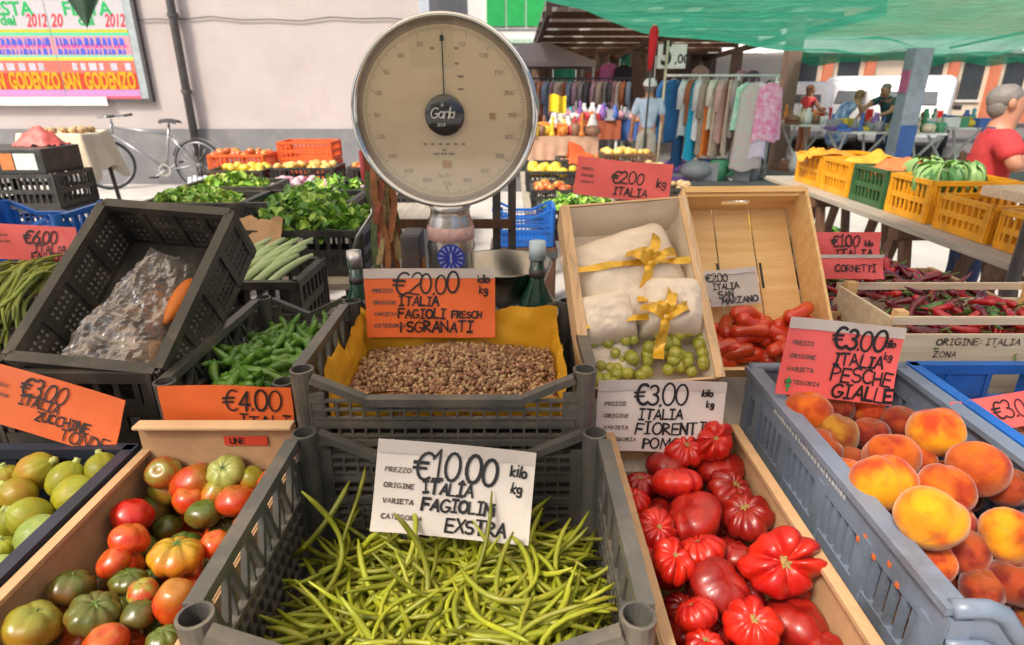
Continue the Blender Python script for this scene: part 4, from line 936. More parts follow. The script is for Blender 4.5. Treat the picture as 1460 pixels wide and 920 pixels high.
# --- curved green peppers (crate H)
M_pep = mat('green_pepper_skin', (.07, .2, .022), .28, .25, 12, objvar=.25, coat=.3, col2=(.14, .29, .035))
PEP = [pod_mesh('green_pepper', 40+k, random.uniform(.10, .15), random.uniform(.008, .011), random.uniform(-1.6, 1.6), 9, 10, m=M_pep, lump=.18) for k in range(7)]
rp = random.Random(5)
for k in range(130):
    x = rp.uniform(-.72, -.52); y = rp.uniform(1.2, 1.7); o = bpy.data.objects.new('green_pepper', rp.choice(PEP)); link(o)
    o.location = (x, y, .935 + .045*rp.random() + .03*math.exp(-((y-1.4)/.15)**2)); o.rotation_euler = (rp.uniform(0, 6), rp.uniform(-.4, .4), rp.uniform(0, 6))
    tag(o, 'curved green pepper in the dark crate behind the 4.00 card', 'green pepper', 'green peppers in the dark crate')

# --- bag and carrots in the tilted crate
def inG(x, y, z): return MG @ Vector((x, y, z))
M_bag = bpy.data.materials.new('clear_plastic_film'); M_bag.use_nodes = True; T = M_bag.node_tree; N = T.nodes; L = T.links; N.remove(N['Principled BSDF'])
tp = N.new('ShaderNodeBsdfTransparent'); gl = N.new('ShaderNodeBsdfGlossy'); gl.inputs['Roughness'].default_value = .12; df = N.new('ShaderNodeBsdfDiffuse'); df.inputs[0].default_value = (.62, .56, .52, 1)
m1 = N.new('ShaderNodeMixShader'); m1.inputs[0].default_value = .5; L.new(gl.outputs[0], m1.inputs[1]); L.new(df.outputs[0], m1.inputs[2]); m2 = N.new('ShaderNodeMixShader'); m2.inputs[0].default_value = .42
L.new(tp.outputs[0], m2.inputs[1]); L.new(m1.outputs[0], m2.inputs[2]); L.new(m2.outputs[0], N['Material Output'].inputs[0])
b = MB()
def bagf(u, v):
    x = -.17+.28*u*(1-.45*v) + .07*v; y = -.22+.37*v; hgt = .13*math.sin(math.pi*min(1, u))**.6*(1-.55*v)
    n_ = noise.noise(Vector((u*4, v*5, 1)))*.025 + abs(noise.noise(Vector((u*9+v*4, v*5, 4))))*.02 + abs(noise.noise(Vector((u*19-v*9, v*11, 7))))*.018
    return tuple(inG(x, y, .016 + max(.0, hgt + n_)))
b.sheet(44, 44, bagf)
tag(b.build('plastic_bag', M_bag, None, False), 'crumpled clear plastic bag lying in the tilted dark crate', 'bag')
b = MB(); rr = random.Random(3)
for k in range(16):
    v_ = rr.random(); c0 = inG(-.1+.2*rr.random()*(1-.5*v_)+.04*v_, -.17+.2*v_, .035+.03*rr.random()*(1-v_)); b.ball(tuple(c0), rr.uniform(.022, .034), 12, 8, sc_=(rr.uniform(.8, 1.3), 1, .85))
tag(b.build('bagged_roots', mat('brown_roots', (.3, .19, .11), .75, .4, 30, bump=.3, bscale=40), None, True), 'brown roots showing dimly inside the crumpled plastic bag', 'roots')
M_carrot = mat('carrot_skin', (.68, .2, .02), .5, .2, 30, stretch=(1, 1, 1), col2=(.6, .15, .015))
for k, (x, y, dx, dy, lb) in enumerate(((.085, -.07, .0, .15, 'short orange carrot leaning in the tilted crate, left of the pair'), (.14, -.08, .01, .19, 'longer orange carrot leaning in the tilted crate, right of the pair'))):
    b = MB(); a = inG(x, y, .085); c_ = inG(x+dx, y+dy, .06); b.tube([a+(c_-a)*i/8 for i in range(9)], [.012, .02, .023, .024, .023, .021, .017, .012, .005][::-1], 10)
    tag(b.build('carrot', M_carrot, None, True), lb, 'carrot')

# ------------------------------------------------------------------ tilted trays on the right
a, b_ = tilt(945, 545, 1.33, 880, 287, 1.48); MJ, LJ = tilted_frame(a, b_, .11)
MJ = MJ @ Matrix.Rotation(R(-4), 4, 'Z')
CR['J'] = box_tray('tilted cardboard tray lined with white paper and gold ribbons', MJ.translation, .305, LJ, .11, M_cardpale, MJ.to_3x3().to_4x4())
def inJ(x, y, z): return tuple(MJ @ Vector((x, y, z)))
M_lin = mat('white_lining', (.76, .66, .53), .75, .06, 9, bump=.2, bscale=14, grime=(.64, .53, .4), gscale=6)
M_gold = mat('gold_ribbon', (.72, .42, .03), .28, .2, 20, metal=.35, coat=.3)
t = thing('paper_lining', 'white paper lining inside the tilted ribboned tray', 'paper')
b = MB(); hw, hl = .149, LJ/2-.006
b.sheet(18, 18, lambda u, v: inJ(-hw+2*hw*u, -hl+2*hl*v, .012+.006*noise.noise(Vector((u*5, v*5, 0))))); b.build('floor_sheet', M_lin, t, True)
for s_ in (-1, 1):
    b = MB(); b.sheet(18, 6, lambda u, v: inJ(s_*(hw-.004-.016*(1-v)+.01*noise.noise(Vector((u*6, v*3, s_*5)))), -hl+2*hl*u, .012+.108*v+.012*noise.noise(Vector((u*4, 0, s_))))); b.build('side_sheet', M_lin, t, True)
b = MB(); b.sheet(18, 6, lambda u, v: inJ(-hw+2*hw*u, hl-.004-.03*(1-v), .012+.10*v+.012*noise.noise(Vector((u*4, 8, 1))))); b.build('end_sheet', M_lin, t, True)
def parcel(label, cx, cy, w_, l_, h_, rz, open_=0):
    t = thing('paper_parcel', label, 'parcel', inJ(cx, cy, .014), MJ.to_3x3().to_4x4() @ Matrix.Rotation(rz, 4, 'Z'), 'paper wrapped parcels in the tray')
    b = MB()
    def f(u, v):
        x = (u-.5)*w_; y = (v-.5)*l_; e = (1-abs(2*u-1)**4)*(1-abs(2*v-1)**4)
        return (x, y, h_*e**.33 + .006*noise.noise(Vector((u*4+cx*50, v*4, 2))) - .008*abs(noise.noise(Vector((u*4+cx*30+v*3, v*3-u*2, 5)))) + .0025*noise.noise(Vector((u*14+v*6, v*9-u*5, cx*40)))  + (-.035*math.exp(-((u-.5)/.3)**2-((v-.3)/.3)**2) if open_ else 0))
    b.sheet(36, 36, f); b.build('wrapper', M_lin, t, True); return t
parcel('flat white paper parcel in the upper half of the ribboned tray', -.01, .075, .27, .19, .085, .25)
parcel('small white paper twist in the middle of the ribboned tray', .0, .0, .17, .14, .085, -.5)
parcel('rounded white paper bundle at the left with green fruit showing', -.08, -.055, .14, .12, .11, .1)
parcel('rounded white paper bundle at the right below the gold bow', .075, -.045, .15, .14, .125, -.1)
parcel('white paper bundle in the lower left corner of the ribboned tray', -.085, -.155, .13, .10, .05, .1)
M_grape = fruit_mat('green_grape', (.42, .4, .05), (.34, .36, .05), (.5, .45, .08), .25, scale=2)
GR = [unit_fruit('green_plum', 0, 0, .92, .08, 60+k, .05, 14, 10) for k in range(3)]
rg = random.Random(2)
spots = [(rg.uniform(.0, .14), rg.uniform(-.2, -.12), rg.uniform(.045, .075)) for k in range(34)] + [(rg.uniform(-.12, -.02), rg.uniform(-.115, -.085), .062) for k in range(9)] + [(rg.uniform(-.14, .0), rg.uniform(-.205, -.14), rg.uniform(.05, .07)) for k in range(22)] + [(rg.uniform(.02, .13), rg.uniform(-.11, -.095), .07) for k in range(9)]
for s_ in spots: fruit('green_plum', 'small yellow green fruit showing between the white papers of the tray', 'green fruit', 'green fruit in the ribboned tray', rg.choice(GR), M_grape, inJ(*s_), rg.uniform(.013, .017), (rg.uniform(-1, 1), rg.uniform(-1, 1), rg.uniform(-1, 1)))
def ribbon(label, cy, bowx, rise):
    t = thing('gold_ribbon', label, 'ribbon')
    b = MB(); b.sheet(30, 2, lambda u, v: inJ(-.155+.31*u, cy+(v-.5)*.016+.01*math.sin(u*3), .104+rise*math.sin(math.pi*u)+.004*math.sin(u*20+v*2))); b.build('band', M_gold, t, True)
    for k, (ang, L_) in enumerate(((20, .07), (70, .08), (150, .06), (250, .10), (120, .05))):
        b = MB(); c_, s_ = math.cos(R(ang)), math.sin(R(ang))
        def f(u, v):
            loop = math.sin(math.pi*u)*.03 if k != 3 else .01*math.sin(u*7); x = bowx + c_*L_*u - s_*(v-.5)*.022; y = cy + s_*L_*u + c_*(v-.5)*.022
            return inJ(x, y, .108+rise+loop+.006*math.sin(v*3+u*5))
        b.sheet(12, 3, f); b.build('bow_tail' if k > 2 else 'bow_loop', M_gold, t, True)
    b = MB(); b.ball(inJ(bowx, cy, .112+rise), .011, 10, 8); b.build('knot', M_gold, t, True)
ribbon('gold ribbon with bow across the upper half of the white paper', .055, .035, .0); ribbon('gold ribbon with long tails across the lower white bundles', -.085, .045, .012)

# wooden box leaning back with long red tomatoes
a, b_ = tilt(1100, 520, 1.50, 1062, 268, 1.66); MK, LK = tilted_frame(a, b_, .12)
t = thing('wooden_box', 'pale wooden box leaning back with red plum tomatoes in its lower end', 'box', MK.translation, MK.to_3x3().to_4x4())
wk, hk = .335, .12
for k in range(3):
    b = MB(); x0 = -wk/2+.008+k*(wk-.016)/3; b.boxb(x0, x0+(wk-.016)/3-.004, -LK/2, LK/2, 0, .006); b.build('base_board', M_wood, t)
for s_ in (-1, 1):
    b = MB(); b.boxb(s_*wk/2-.004, s_*wk/2+.004, -LK/2, LK/2, .0, hk); b.build('side_board', M_wood, t)
b = MB(); b.boxb(-wk/2+.005, wk/2-.005, -LK/2-.004, -LK/2+.004, .007, hk*.7); b.build('lower_end_board', M_wood, t)
yb = LK/2
b = MB(); zc = .05
b.boxb(-wk/2+.005, wk/2-.005, yb-.004, yb+.004, .007, .038); b.boxb(-wk/2+.005, wk/2-.005, yb-.004, yb+.004, .058, .082); b.boxb(-wk/2+.005, -.04, yb-.004, yb+.004, .038, .058); b.boxb(.04, wk/2-.005, yb-.004, yb+.004, .038, .058)
b.build('upper_end_board', M_wood, t)
b = MB(); b.boxb(-wk/2+.005, wk/2-.005, yb-.012, yb+.006, hk-.012, hk); b.build('top_rail', M_wood, t)
for s_ in (-1, 1):
    b = MB(); b.boxb(s_*.06-.003, s_*.06+.003, .0, .075, .0065, .0085); b.build('slit', M_ink, t)
M_san = mat('plum_tomato_skin', (.55, .03, .012), .25, .2, 8, objvar=.2, coat=.4, col2=(.6, .07, .015))
SAN = [pod_mesh('plum_tomato', 70+k, random.uniform(.085, .11), random.uniform(.017, .021), random.uniform(-.5, .5), 12, 10, m=M_san) for k in range(5)]
rs_ = random.Random(8)
for k in range(36):
    o = bpy.data.objects.new('plum_tomato', rs_.choice(SAN)); link(o); ly = k//9
    p = MK @ Vector((rs_.uniform(-.12, .12), -LK/2+.02+rs_.random()*.13, .03+ly*.02)); o.location = p
    o.rotation_euler = (rs_.uniform(0, 6), rs_.uniform(-.3, .5), rs_.gauss(.3, .6)); tag(o, 'long red plum tomato in the lower end of the leaning wooden box', 'plum tomato', 'plum tomatoes in the wooden box')

# chillies: cardboard tray at the back and a printed wooden crate in front
CR['M1'] = box_tray('cardboard tray heaped with dark red chillies', (1.18, 1.86, .86), .60, .42, .19, M_card)
t = thing('wooden_crate', 'pale wooden crate of chillies with stencilled print at right', 'crate', (1.24, 1.56, .86))
for (y_, nm) in ((-.14, 'front'), (.14, 'back')):
    for (z0, z1) in ((.0, .085), (.095, .185), (.212, .232)):
        b = MB(); b.boxb(-.29, .29, y_-.005, y_+.005, z0+.02, z1+.02); b.build('slat', M_woodpale, t)
for s_ in (-1, 1):
    for (z0, z1) in ((0, .09), (.1, .225)):
        b = MB(); b.boxb(s_*.285-.004, s_*.285+.004, -.134, .134, z0+.02, z1+.02); b.build('slat', M_woodpale, t)
    for y_ in (-.12, .12):
        b = MB(); b.boxb(s_*.262-.014, s_*.262+.014, y_-.013, y_+.013, 0, .262); b.build('corner_post', M_wood, t)
b = MB(); b.boxb(-.28, .28, -.13, .13, .01, .019); b.build('base', M_woodpale, t)
b = MB(); M90 = Matrix.Translation((0, -.1465, 0)) @ Matrix.Rotation(R(90), 4, 'X')
strokes(b, 'ORIGINE: ITALIA', -.17, .178, .017, .0028, 0, 1.1, .03, 0, .25, M=M90); strokes(b, 'ZONA', -.17, .145, .015, .0025, 0, 1.1, .03, 0, .3, M=M90); b.build('stencil_print', M_print, t)
CHI = {}
for nm, c1, c2 in (('dark', (.2, .012, .02), (.12, .008, .018)), ('red', (.55, .02, .02), (.42, .012, .02)), ('green', (.06, .17, .03), (.1, .2, .03))):
    CHI[nm] = mat('chilli_'+nm, c1, .22, .2, 10, coat=.45, col2=c2)
CHM = []
for k in range(8):
    rr = random.Random(100+k); L_ = rr.uniform(.07, .115); bd = rr.uniform(-1.2, 1.2); b = MB(); seg = 9
    pts = [(L_*(i/seg-.5), bd*L_*.6*((i/seg-.5)**2), .1*L_*math.sin(i/seg*4+k)) for i in range(seg+1)]
    b.tube(pts, [.0105*(1-(i/seg)**1.6)+.0012 if i else .006 for i in range(seg+1)], 8); b.tube([(-L_/2, bd*L_*.15, .1*L_*math.sin(k)), (-L_/2-.022, bd*L_*.22, .1*L_*math.sin(k)+.008)], [.003, .002], 5, mi=1)
    CHM.append(b.mesh('chilli_pepper', [CHI['dark'], M_stem], True))
rc = random.Random(6)
def chilli(p, kind, lb, gp):
    o = bpy.data.objects.new('chilli_pepper', rc.choice(CHM)); link(o); o.location = p; o.rotation_euler = (rc.uniform(0, 6), rc.uniform(-.5, .5), rc.uniform(0, 6))
    o.material_slots[0].link = 'OBJECT'; o.material_slots[0].material = CHI[kind]; tag(o, lb, 'chilli', gp)
for k in range(170):
    x = rc.uniform(.92, 1.44); y = rc.uniform(1.68, 2.04); z = 1.03+.05*math.exp(-((x-1.15)/.2)**2)+rc.uniform(-.02, .025); kd = rc.choices(('dark', 'red', 'green'), (6, 2, 1))[0]
    chilli((x, y, z), kd, {'dark': 'dark red chilli heaped in the cardboard tray', 'red': 'bright red chilli among the dark ones in the cardboard tray', 'green': 'green chilli among the dark ones in the cardboard tray'}[kd], 'chillies in the cardboard tray')
for k in range(100):
    kd = rc.choices(('dark', 'red', 'green'), (3, 5, 1))[0]; chilli((rc.uniform(.99, 1.49), rc.uniform(1.45, 1.66), 1.03+rc.uniform(-.03, .045)), kd, kd.replace('green', 'small green') + ' chilli in the printed wooden crate', 'chillies in the wooden crate')
o = MB(); o.boxb(.9, 1.46, 1.67, 2.05, .87, 1.0); q = o.build('chilli_heap_core', CHI['dark']); tag(q, 'lower layers of dark chillies in the cardboard tray', 'chillies'); q['kind'] = 'stuff'

# ------------------------------------------------------------------ price cards
ORA, PNK, WHT, GRY = (.85, .16, .035), (.84, .13, .12), (.72, .66, .6), (.5, .45, .42)
price_card('white card reading 10.00 in the green bean crate', PZ(640, 768, .895), .285, .165, WHT, [('€10.00', .24, .60, .30, .0052), ('kilo', .85, .72, .12, .0028), ('kg', .86, .54, .11, .0028), ('ITALIA', .31, .46, .12, .004), ('FAGIOLINi', .31, .28, .13, .004), ('EXSTRA', .47, .07, .14, .0042)], 0, 26, 5)
price_card('orange card reading 20.00 above the shelled beans', Vector((-.205, 1.43, 1.052)), .325, .175, ORA, [('€20.00', .22, .64, .29, .005), ('kilo', .87, .8, .11, .003), ('kg', .88, .64, .11, .003), ('ITALIA', .26, .47, .13, .004), ('FAGIOLI', .25, .29, .125, .004), ('FRESCH', .665, .29, .09, .0035), ('i SGRANATI', .26, .09, .15, .0044)], 0, 12, 0)
price_card('pink card reading 3.00 standing in the peach crate', PZ(1188, 570, 1.035), .245, .165, PNK, [('€3.00', .42, .66, .26, .005), ('kilo', .85, .74, .09, .003), ('kg', .87, .58, .09, .003), ('ITALIA', .44, .46, .14, .004), ('PESCHE', .44, .25, .17, .004), ('GIALLE', .47, .04, .17, .0044)], 0, 14, 6)
price_card('white card reading 3.00 behind the red tomatoes', PY(938, 645, 1.135), .275, .16, WHT, [('€3.00', .30, .66, .28, .005), ('kilo', .82, .80, .09, .003), ('kg', .86, .64, .09, .003), ('ITALIA', .33, .47, .14, .0038), ('FIORENTINi', .31, .26, .16, .0038), ('POMODORI', .38, .05, .15, .0038)], 0, 12, 1)
price_card('grey card for San Marzano tomatoes in the leaning wooden box', tuple(MK @ Vector((-.075, -.075, .075))), .185, .10, GRY, [('€2.00', .28, .68, .22, .003), ('ITALIA', .36, .45, .16, .0028), ('SAN', .42, .22, .17, .0028), ('MARZANO', .46, .05, .16, .0028)], 0, 34, -4)
price_card('sloping orange card above the round courgettes', Vector((-.99, 1.115, .955)), .30, .125, ORA, [('€3.00', .27, .62, .28, .004), ('ITALIA', .28, .46, .15, .003), ('ZUCCHINE', .42, .27, .15, .003), ('TONDE', .62, .05, .2, .003)], 0, 20, 16, strip=False, print_lines=2, blank=.0)
price_card('orange card reading 4.00 on the pepper crate', Vector((-.60, 1.125, .965)), .275, .10, ORA, [('€4.00', .48, .45, .46, .004), ('ITALIA', .58, .06, .3, .0035)], 0, 4, 1, strip=False, print_lines=0)
price_card('pink card reading 6.00 beside the long beans at left', PZ(52, 372, 1.16), .26, .105, PNK, [('€6.00', .34, .50, .36, .004), ('ITALIA', .46, .24, .2, .003), ('FAGIOLINi', .42, .02, .2, .003)], 0, 15, 3, strip=False, print_lines=2)
price_card('pink card reading 1.00 behind the chillies, upper of two', PZ(1200, 372, 1.16), .225, .085, PNK, [('€1.00', .36, .5, .40, .004), ('kilo', .80, .52, .18, .003), ('ITALIA', .4, .08, .3, .0035)], 0, 15, 0, strip=False, print_lines=2)
price_card('pink card half hidden behind the chillies, lower of two', PZ(1205, 398, 1.13), .22, .07, PNK, [('CORNETTI', .36, .3, .28, .003)], 0, 15, 0, strip=True, print_lines=2)
price_card('bright pink card reading 2.00 behind the ribboned tray', PZ(884, 283, 1.27), .34, .14, (.85, .12, .12), [('€2.00', .38, .42, .32, .005), ('kg', .86, .4, .2, .004), ('ITALIA', .42, .1, .2, .004)], -8, 25, 5, strip=False, print_lines=3)
price_card('pink card lying over the peaches in the blue crate', PZ(1432, 612, .985), .20, .07, PNK, [('€3.00', .45, .3, .5, .003)], 0, 40, -9, strip=False, print_lines=1)
t = [o for o in bpy.data.objects if o.get('label') == 'pink card reading 3.00 standing in the peach crate'][0]
b = MB(); b.add([(-.108, .028, .003), (-.094, .028, .003), (-.101, .04, .003), (-.108, .018, .003), (-.094, .018, .003), (-.101, .028, .003), (-.103, .008, .003), (-.099, .008, .003), (-.099, .018, .003), (-.103, .018, .003)], [(0,1,2),(3,4,5),(6,7,8,9)]); b.build('green_emblem', mat('emblem_green', (.01, .25, .06), .5), t)
# red sticker on the cardboard back wall
t = thing('red_sticker', 'red sticker with dark print on the cardboard back wall', 'sticker', (PZ(350, 627, .965).x, 1.089, .962))
b = MB(); b.boxb(-.045, .045, 0, .0015, -.011, .011); b.build('label', mat('sticker_red', (.6, .06, .03), .4), t, bevel=.0005)
b = MB(); strokes(b, 'UNE', -.032, -.006, .013, .002, 0, 1.1, .02, 0, M=Matrix.Translation((0, -.0012, 0)) @ Matrix.Rotation(R(90), 4, 'X')); b.build('print', M_ink, t)

# ------------------------------------------------------------------ the weighing scale
def scale():
    SX, SY, SZ, RD = -.173, 1.7, .86, .238; CZ = 1.577 - SZ
    t = thing('weighing_scale', 'old round dial weighing scale with chrome rim and cream face', 'scale', (SX, SY, SZ))
    Md = Matrix.Translation((0, -.03, CZ)) @ Matrix.Rotation(R(2), 4, 'X') @ Matrix.Rotation(R(90), 4, 'X')      # disc plane: local z points to the viewer
    b = MB(); b.lathe([(.001, -.1), (RD*.8, -.1), (RD*.97, -.075), (RD*.985, .012)], 64, Md); b.build('drum', mat('grey_enamel', (.35, .37, .36), .3, .1, 4, coat=.5), t, True)
    b = MB(); b.lathe([(RD*.965, -.01), (RD*1.0, -.012), (RD*1.012, .0), (RD*1.008, .018), (RD*.985, .026), (RD*.955, .022), (RD*.945, .008)], 96, Md); b.build('rim', M_chrome, t, True)
    face = mat('cream_enamel', (.8, .66, .42), .4, .05, 3, grime=(.74, .58, .34), gscale=5)
    b = MB(); b.disc((0, 0), RD*.952, 96, Md, z=.004); fo = b.build('face', face, t)
    b = MB(); b.lathe([(RD*.948, .0042), (RD*.948, .008), (RD*.89, .0046)], 96, Md); b.build('face_edge', mat('tan_edge', (.36, .25, .13), .5), fo, True)
    b = MB()
    for k in range(200):
        a = 2*math.pi*k/200; L_ = .018 if k % 10 == 0 else (.012 if k % 5 == 0 else .007); r0 = RD*.87
        c_, s_ = math.cos(a), math.sin(a); w2 = .0006
        b.add([(r0*c_-w2*s_, r0*s_+w2*c_, .0062), (r0*c_+w2*s_, r0*s_-w2*c_, .0062), ((r0-L_)*c_+w2*s_, (r0-L_)*s_-w2*c_, .0062), ((r0-L_)*c_-w2*s_, (r0-L_)*s_+w2*c_, .0062)], [(0,1,2,3)], 0, Md)
    faint = mat('faded_print', (.3, .22, .14), .6)
    b.build('graduations', faint, fo)
    b = MB()
    for k in range(20):
        a = math.pi/2 - 2*math.pi*k/20
        if k == 0: continue
        s_ = str(k*50 if k < 20 else 0); r0 = RD*.735
        strokes(b, s_, r0*math.cos(a)-.012, r0*math.sin(a)-.005, .0095, .0012, .0066, jit=0, slant=0, M=Md)
    for (tx, x, y, h_) in (('kg 10', -.022, -.158, .009), ('6', -.005, -.19, .008)): strokes(b, tx, x, y, h_, .0012, .0066, jit=0, slant=0, M=Md)
    for (x, y, n_, w2) in ((-.03, .155, 1, .012), (.03, .155, 1, .012), (.03, .12, 1, .012), (.035, .09, 1, .02), (.035, .06, 1, .018), (-.06, -.075, 6, .012), (-.035, -.1, 3, .02), (-.01, -.09, 1, .01)):
        for k in range(n_):
            xx = x + k*.02; b.add([(xx, y, .0066), (xx+w2*.8, y, .0066), (xx+w2*.8, y+.005, .0066), (xx, y+.005, .0066)], [(0,1,2,3)], 0, Md)
    b.build('numerals', faint, fo)
    b = MB(); b.boxb(-.012, .012, -.135, -.115, .0062, .0068, 0, Md); b.boxb(.115, .13, -.01, .005, .0062, .0068, 0, Md); b.build('brass_stamp', mat('brass_plate', (.5, .3, .07), .4), fo)
    b = MB(); b.add([(-.0022, 0, .011), (.0022, 0, .011), (.0012, RD*.8, .011), (-.0012, RD*.8, .011)], [(0,1,2,3)], 0, Md); b.add([(-.006, RD*.73, .0112), (.006, RD*.73, .0112), (0, RD*.80, .0112)], [(0,1,2)], 0, Md); b.disc((0, RD*.765), .0055, 12, Md, z=.0114); b.build('pointer', M_ink, t)
    b = MB(); b.lathe([(.05, .005), (.051, .016), (.045, .021), (.001, .022)], 48, Md); hub = b.build('hub', mat('black_enamel', (.012, .014, .02), .2, .2, 5, coat=.8), t, True)
    b = MB(); strokes(b, 'Gorla', -.036, -.006, .026, .003, .0228, 1.0, .03, .25, .06, M=Md); strokes(b, 'co', -.012, .022, .012, .0018, .0226, M=Md); strokes(b, 'sso', -.018, -.026, .012, .0015, .0226, M=Md)
    b.build('script_lettering', mat('silver_script', (.6, .62, .58), .4), hub)
    m = bpy.data.materials.new('dial_glass'); m.use_nodes = True; T = m.node_tree; N = T.nodes; L = T.links; N.remove(N['Principled BSDF'])
    gl = N.new('ShaderNodeBsdfGlossy'); gl.inputs['Roughness'].default_value = .03; tp = N.new('ShaderNodeBsdfTransparent'); mx = N.new('ShaderNodeMixShader'); fr = N.new('ShaderNodeLayerWeight'); fr.inputs['Blend'].default_value = .5; fm = N.new('ShaderNodeMapRange'); fm.inputs[3].default_value = .2; fm.inputs[4].default_value = .8; L.new(fr.outputs['Facing'], fm.inputs[0])
    L.new(fm.outputs[0], mx.inputs[0]); L.new(tp.outputs[0], mx.inputs[1]); L.new(gl.outputs[0], mx.inputs[2]); L.new(mx.outputs[0], N['Material Output'].inputs[0])
    b = MB(); b.disc((0, 0), RD*.95, 64, Md, z=.0135); b.build('glass', m, t)
    b = MB(); b.lathe([(.001, CZ-RD-.01), (.062, CZ-RD+.005), (.054, CZ-RD-.012), (.056, CZ-RD-.03), (.0625, CZ-RD-.045), (.0645, CZ-RD-.1), (.0675, CZ-RD-.115), (.0655, CZ-RD-.13), (.0655, .2), (.1, .06), (.1, .0)], 36); b.build('neck', mat('worn_steel', (.5, .48, .46), .25, .2, 8, metal=.9, grime=(.25, .2, .17), gscale=6), t, True)
    b = MB(); b.lathe([(.0635, CZ-RD-.055), (.0655, CZ-RD-.056), (.0665, CZ-RD-.092), (.0645, CZ-RD-.093)], 36); b.build('red_printed_band', mat('pinkish_label', (.62, .4, .37), .5, .3, 60), t, True)
    Ms = Matrix.Translation((.005, -.069, 1.205-SZ)) @ Matrix.Rotation(R(90), 4, 'X')
    b = MB(); b.disc((0, 0), .038, 40, Ms, z=.002); so_ = b.build('blue_seal', mat('seal_blue', (.03, .06, .42), .4, .2, 30), t)
    b = MB()
    for k in range(14):
        a = 6.283*k/14; b.add([(.016*math.cos(a), .016*math.sin(a), .003), (.034*math.cos(a-.1), .034*math.sin(a-.1), .003), (.034*math.cos(a+.1), .034*math.sin(a+.1), .003)], [(0,1,2)], 0, Ms)
    strokes(b, '9', -.006, -.01, .02, .003, .0032, M=Ms) if '9' in G else b.boxb(-.003, .003, -.014, .014, .003, .0034, 0, Ms)
    b.build('seal_rays', mat('pale_blue_print', (.35, .42, .7), .5), so_)
    b = MB(); b.boxb(-.13, .25, -.1, .16, 0, .13); b.build('base', mat('grey_green_enamel', (.22, .24, .23), .35, .15, 6, coat=.3), t, bevel=.015)
    b = MB(); b.boxb(-.14, -.085, -.03, .07, .13, .40); b.build('counterweight_box', M_iron, t, bevel=.006)
    b = MB(); b.boxb(-.083, -.074, -.02, -.0, .13, .33); b.build('brass_arm', mat('brass', (.45, .25, .1), .4, metal=.6), t)
    Mb = Matrix.Translation((.145, .03, .235))
    b = MB(); b.lathe([(.001, -.05), (.06, -.045), (.115, -.01), (.142, .07), (.147, .072), (.145, .066), (.112, -.02), (.05, -.054), (.001, -.058)], 48, Mb); b.build('weighing_bowl', mat('bowl_steel', (.36, .34, .31), .22, .2, 12, metal=1), t, True)
    b = MB(); b.tube([(.145, .03, .12), (.145, .03, .19)], .018, 12); b.build('bowl_post', M_steel, t, True)
scale()
# tubing frame behind the scale, the wooden shelf bar, card bundle and red handle
t = thing('iron_frame', 'dark iron frame with a wooden bar standing behind the scale', 'frame', (0, 0, 0))
for px in (553, 708, 730):
    p = PY(px, 290, 2.15); b = MB(); b.boxb(p.x-.014, p.x+.014, 2.135, 2.165, .86, 1.42 if px < 600 else 1.35); b.build('upright', M_iron, t)
pa, pb = PY(553, 318, 2.15), PY(730, 316, 2.15); b = MB(); b.boxb(pa.x, pb.x, 2.12, 2.134, pa.z-.014, pa.z+.018); b.build('shelf_bar', M_wooddark, t)
t = thing('card_bundle', 'bundle of coloured paper strips hanging left of the scale', 'paper strips', (0, 0, 0))
rr = random.Random(12)
cs = [(.5, .2, .08), (.35, .1, .06), (.55, .42, .2), (.15, .2, .08), (.6, .1, .1), (.3, .22, .14)]
for k in range(16):
    x = PY(545, 300, 1.9).x + rr.uniform(-.04, .03); z1 = 1.47-rr.random()*.06; z0 = z1-rr.uniform(.2, .4); b = MB(); ph = rr.uniform(0, 6)
    b.sheet(2, 12, lambda u, v: (x+(u-.5)*.02+.012*math.sin(v*5+ph), 1.9+rr.uniform(-.001, .001)+k*.004+.01*math.sin(v*4+ph), z0+(z1-z0)*v)); b.build('paper_strip', mat('strip%d' % (k % 6), cs[k % 6], .6, .4, 40), t, True)
b = MB(); b.tube([(PY(545, 300, 1.9).x-.05, 1.93, 1.47), (PY(545, 300, 1.9).x+.05, 1.93, 1.47)], .008, 8); b.build('hanging_rod', M_iron, t)
t = thing('hand_hook', 'red handled metal hook hanging left of the scale dial', 'hook', PY(522, 250, 1.95))
b = MB(); b.tube([(-.005, 0, .075), (0, 0, 0), (.016, 0, -.07)], [.012, .016, .013], 10); b.build('handle', mat('red_grip', (.55, .02, .04), .35, .2, 20, coat=.3), t, True)
b = MB(); b.tube([(.016, 0, -.07), (.01, -.01, -.12), (-.04, -.02, -.19), (-.07, -.02, -.26)], [.006, .005, .005, .003], 8); b.build('blade', M_steel, t, True)
def bottle(label, p, r, h, cap):
    t = thing('bottle', label, 'bottle', p, group='green bottles by the scale')
    m = mat('green_glass', (.012, .07, .045), .08, .2, 6, spec=.6, coat=.6)
    b = MB(); b.lathe([(.001, 0), (r*.9, 0), (r, r*.2), (r, h*.48), (r*.85, h*.62), (r*.38, h*.76), (r*.32, h*.98), (.001, h)], 28); b.build('glass_body', m, t, True)
    b = MB(); b.lathe([(.001, h*1.06), (r*.4, h*1.06), (r*.42, h*.93), (r*.34, h*.93)], 18); b.build('cap', cap, t, True)
    b = MB(); b.lathe([(r*.37, h*.8), (r*.41, h*.8), (r*.4, h*.86), (r*.36, h*.86)], 18); b.build('neck_band', M_iron, t, True)
mc = mat('pale_blue_cap', (.5, .66, .75), .4)
q = PY(765, 440, 1.6); bottle('round dark green bottle with pale cap, right of the scale', (q.x, 1.6, .862), .056, .375, mc)
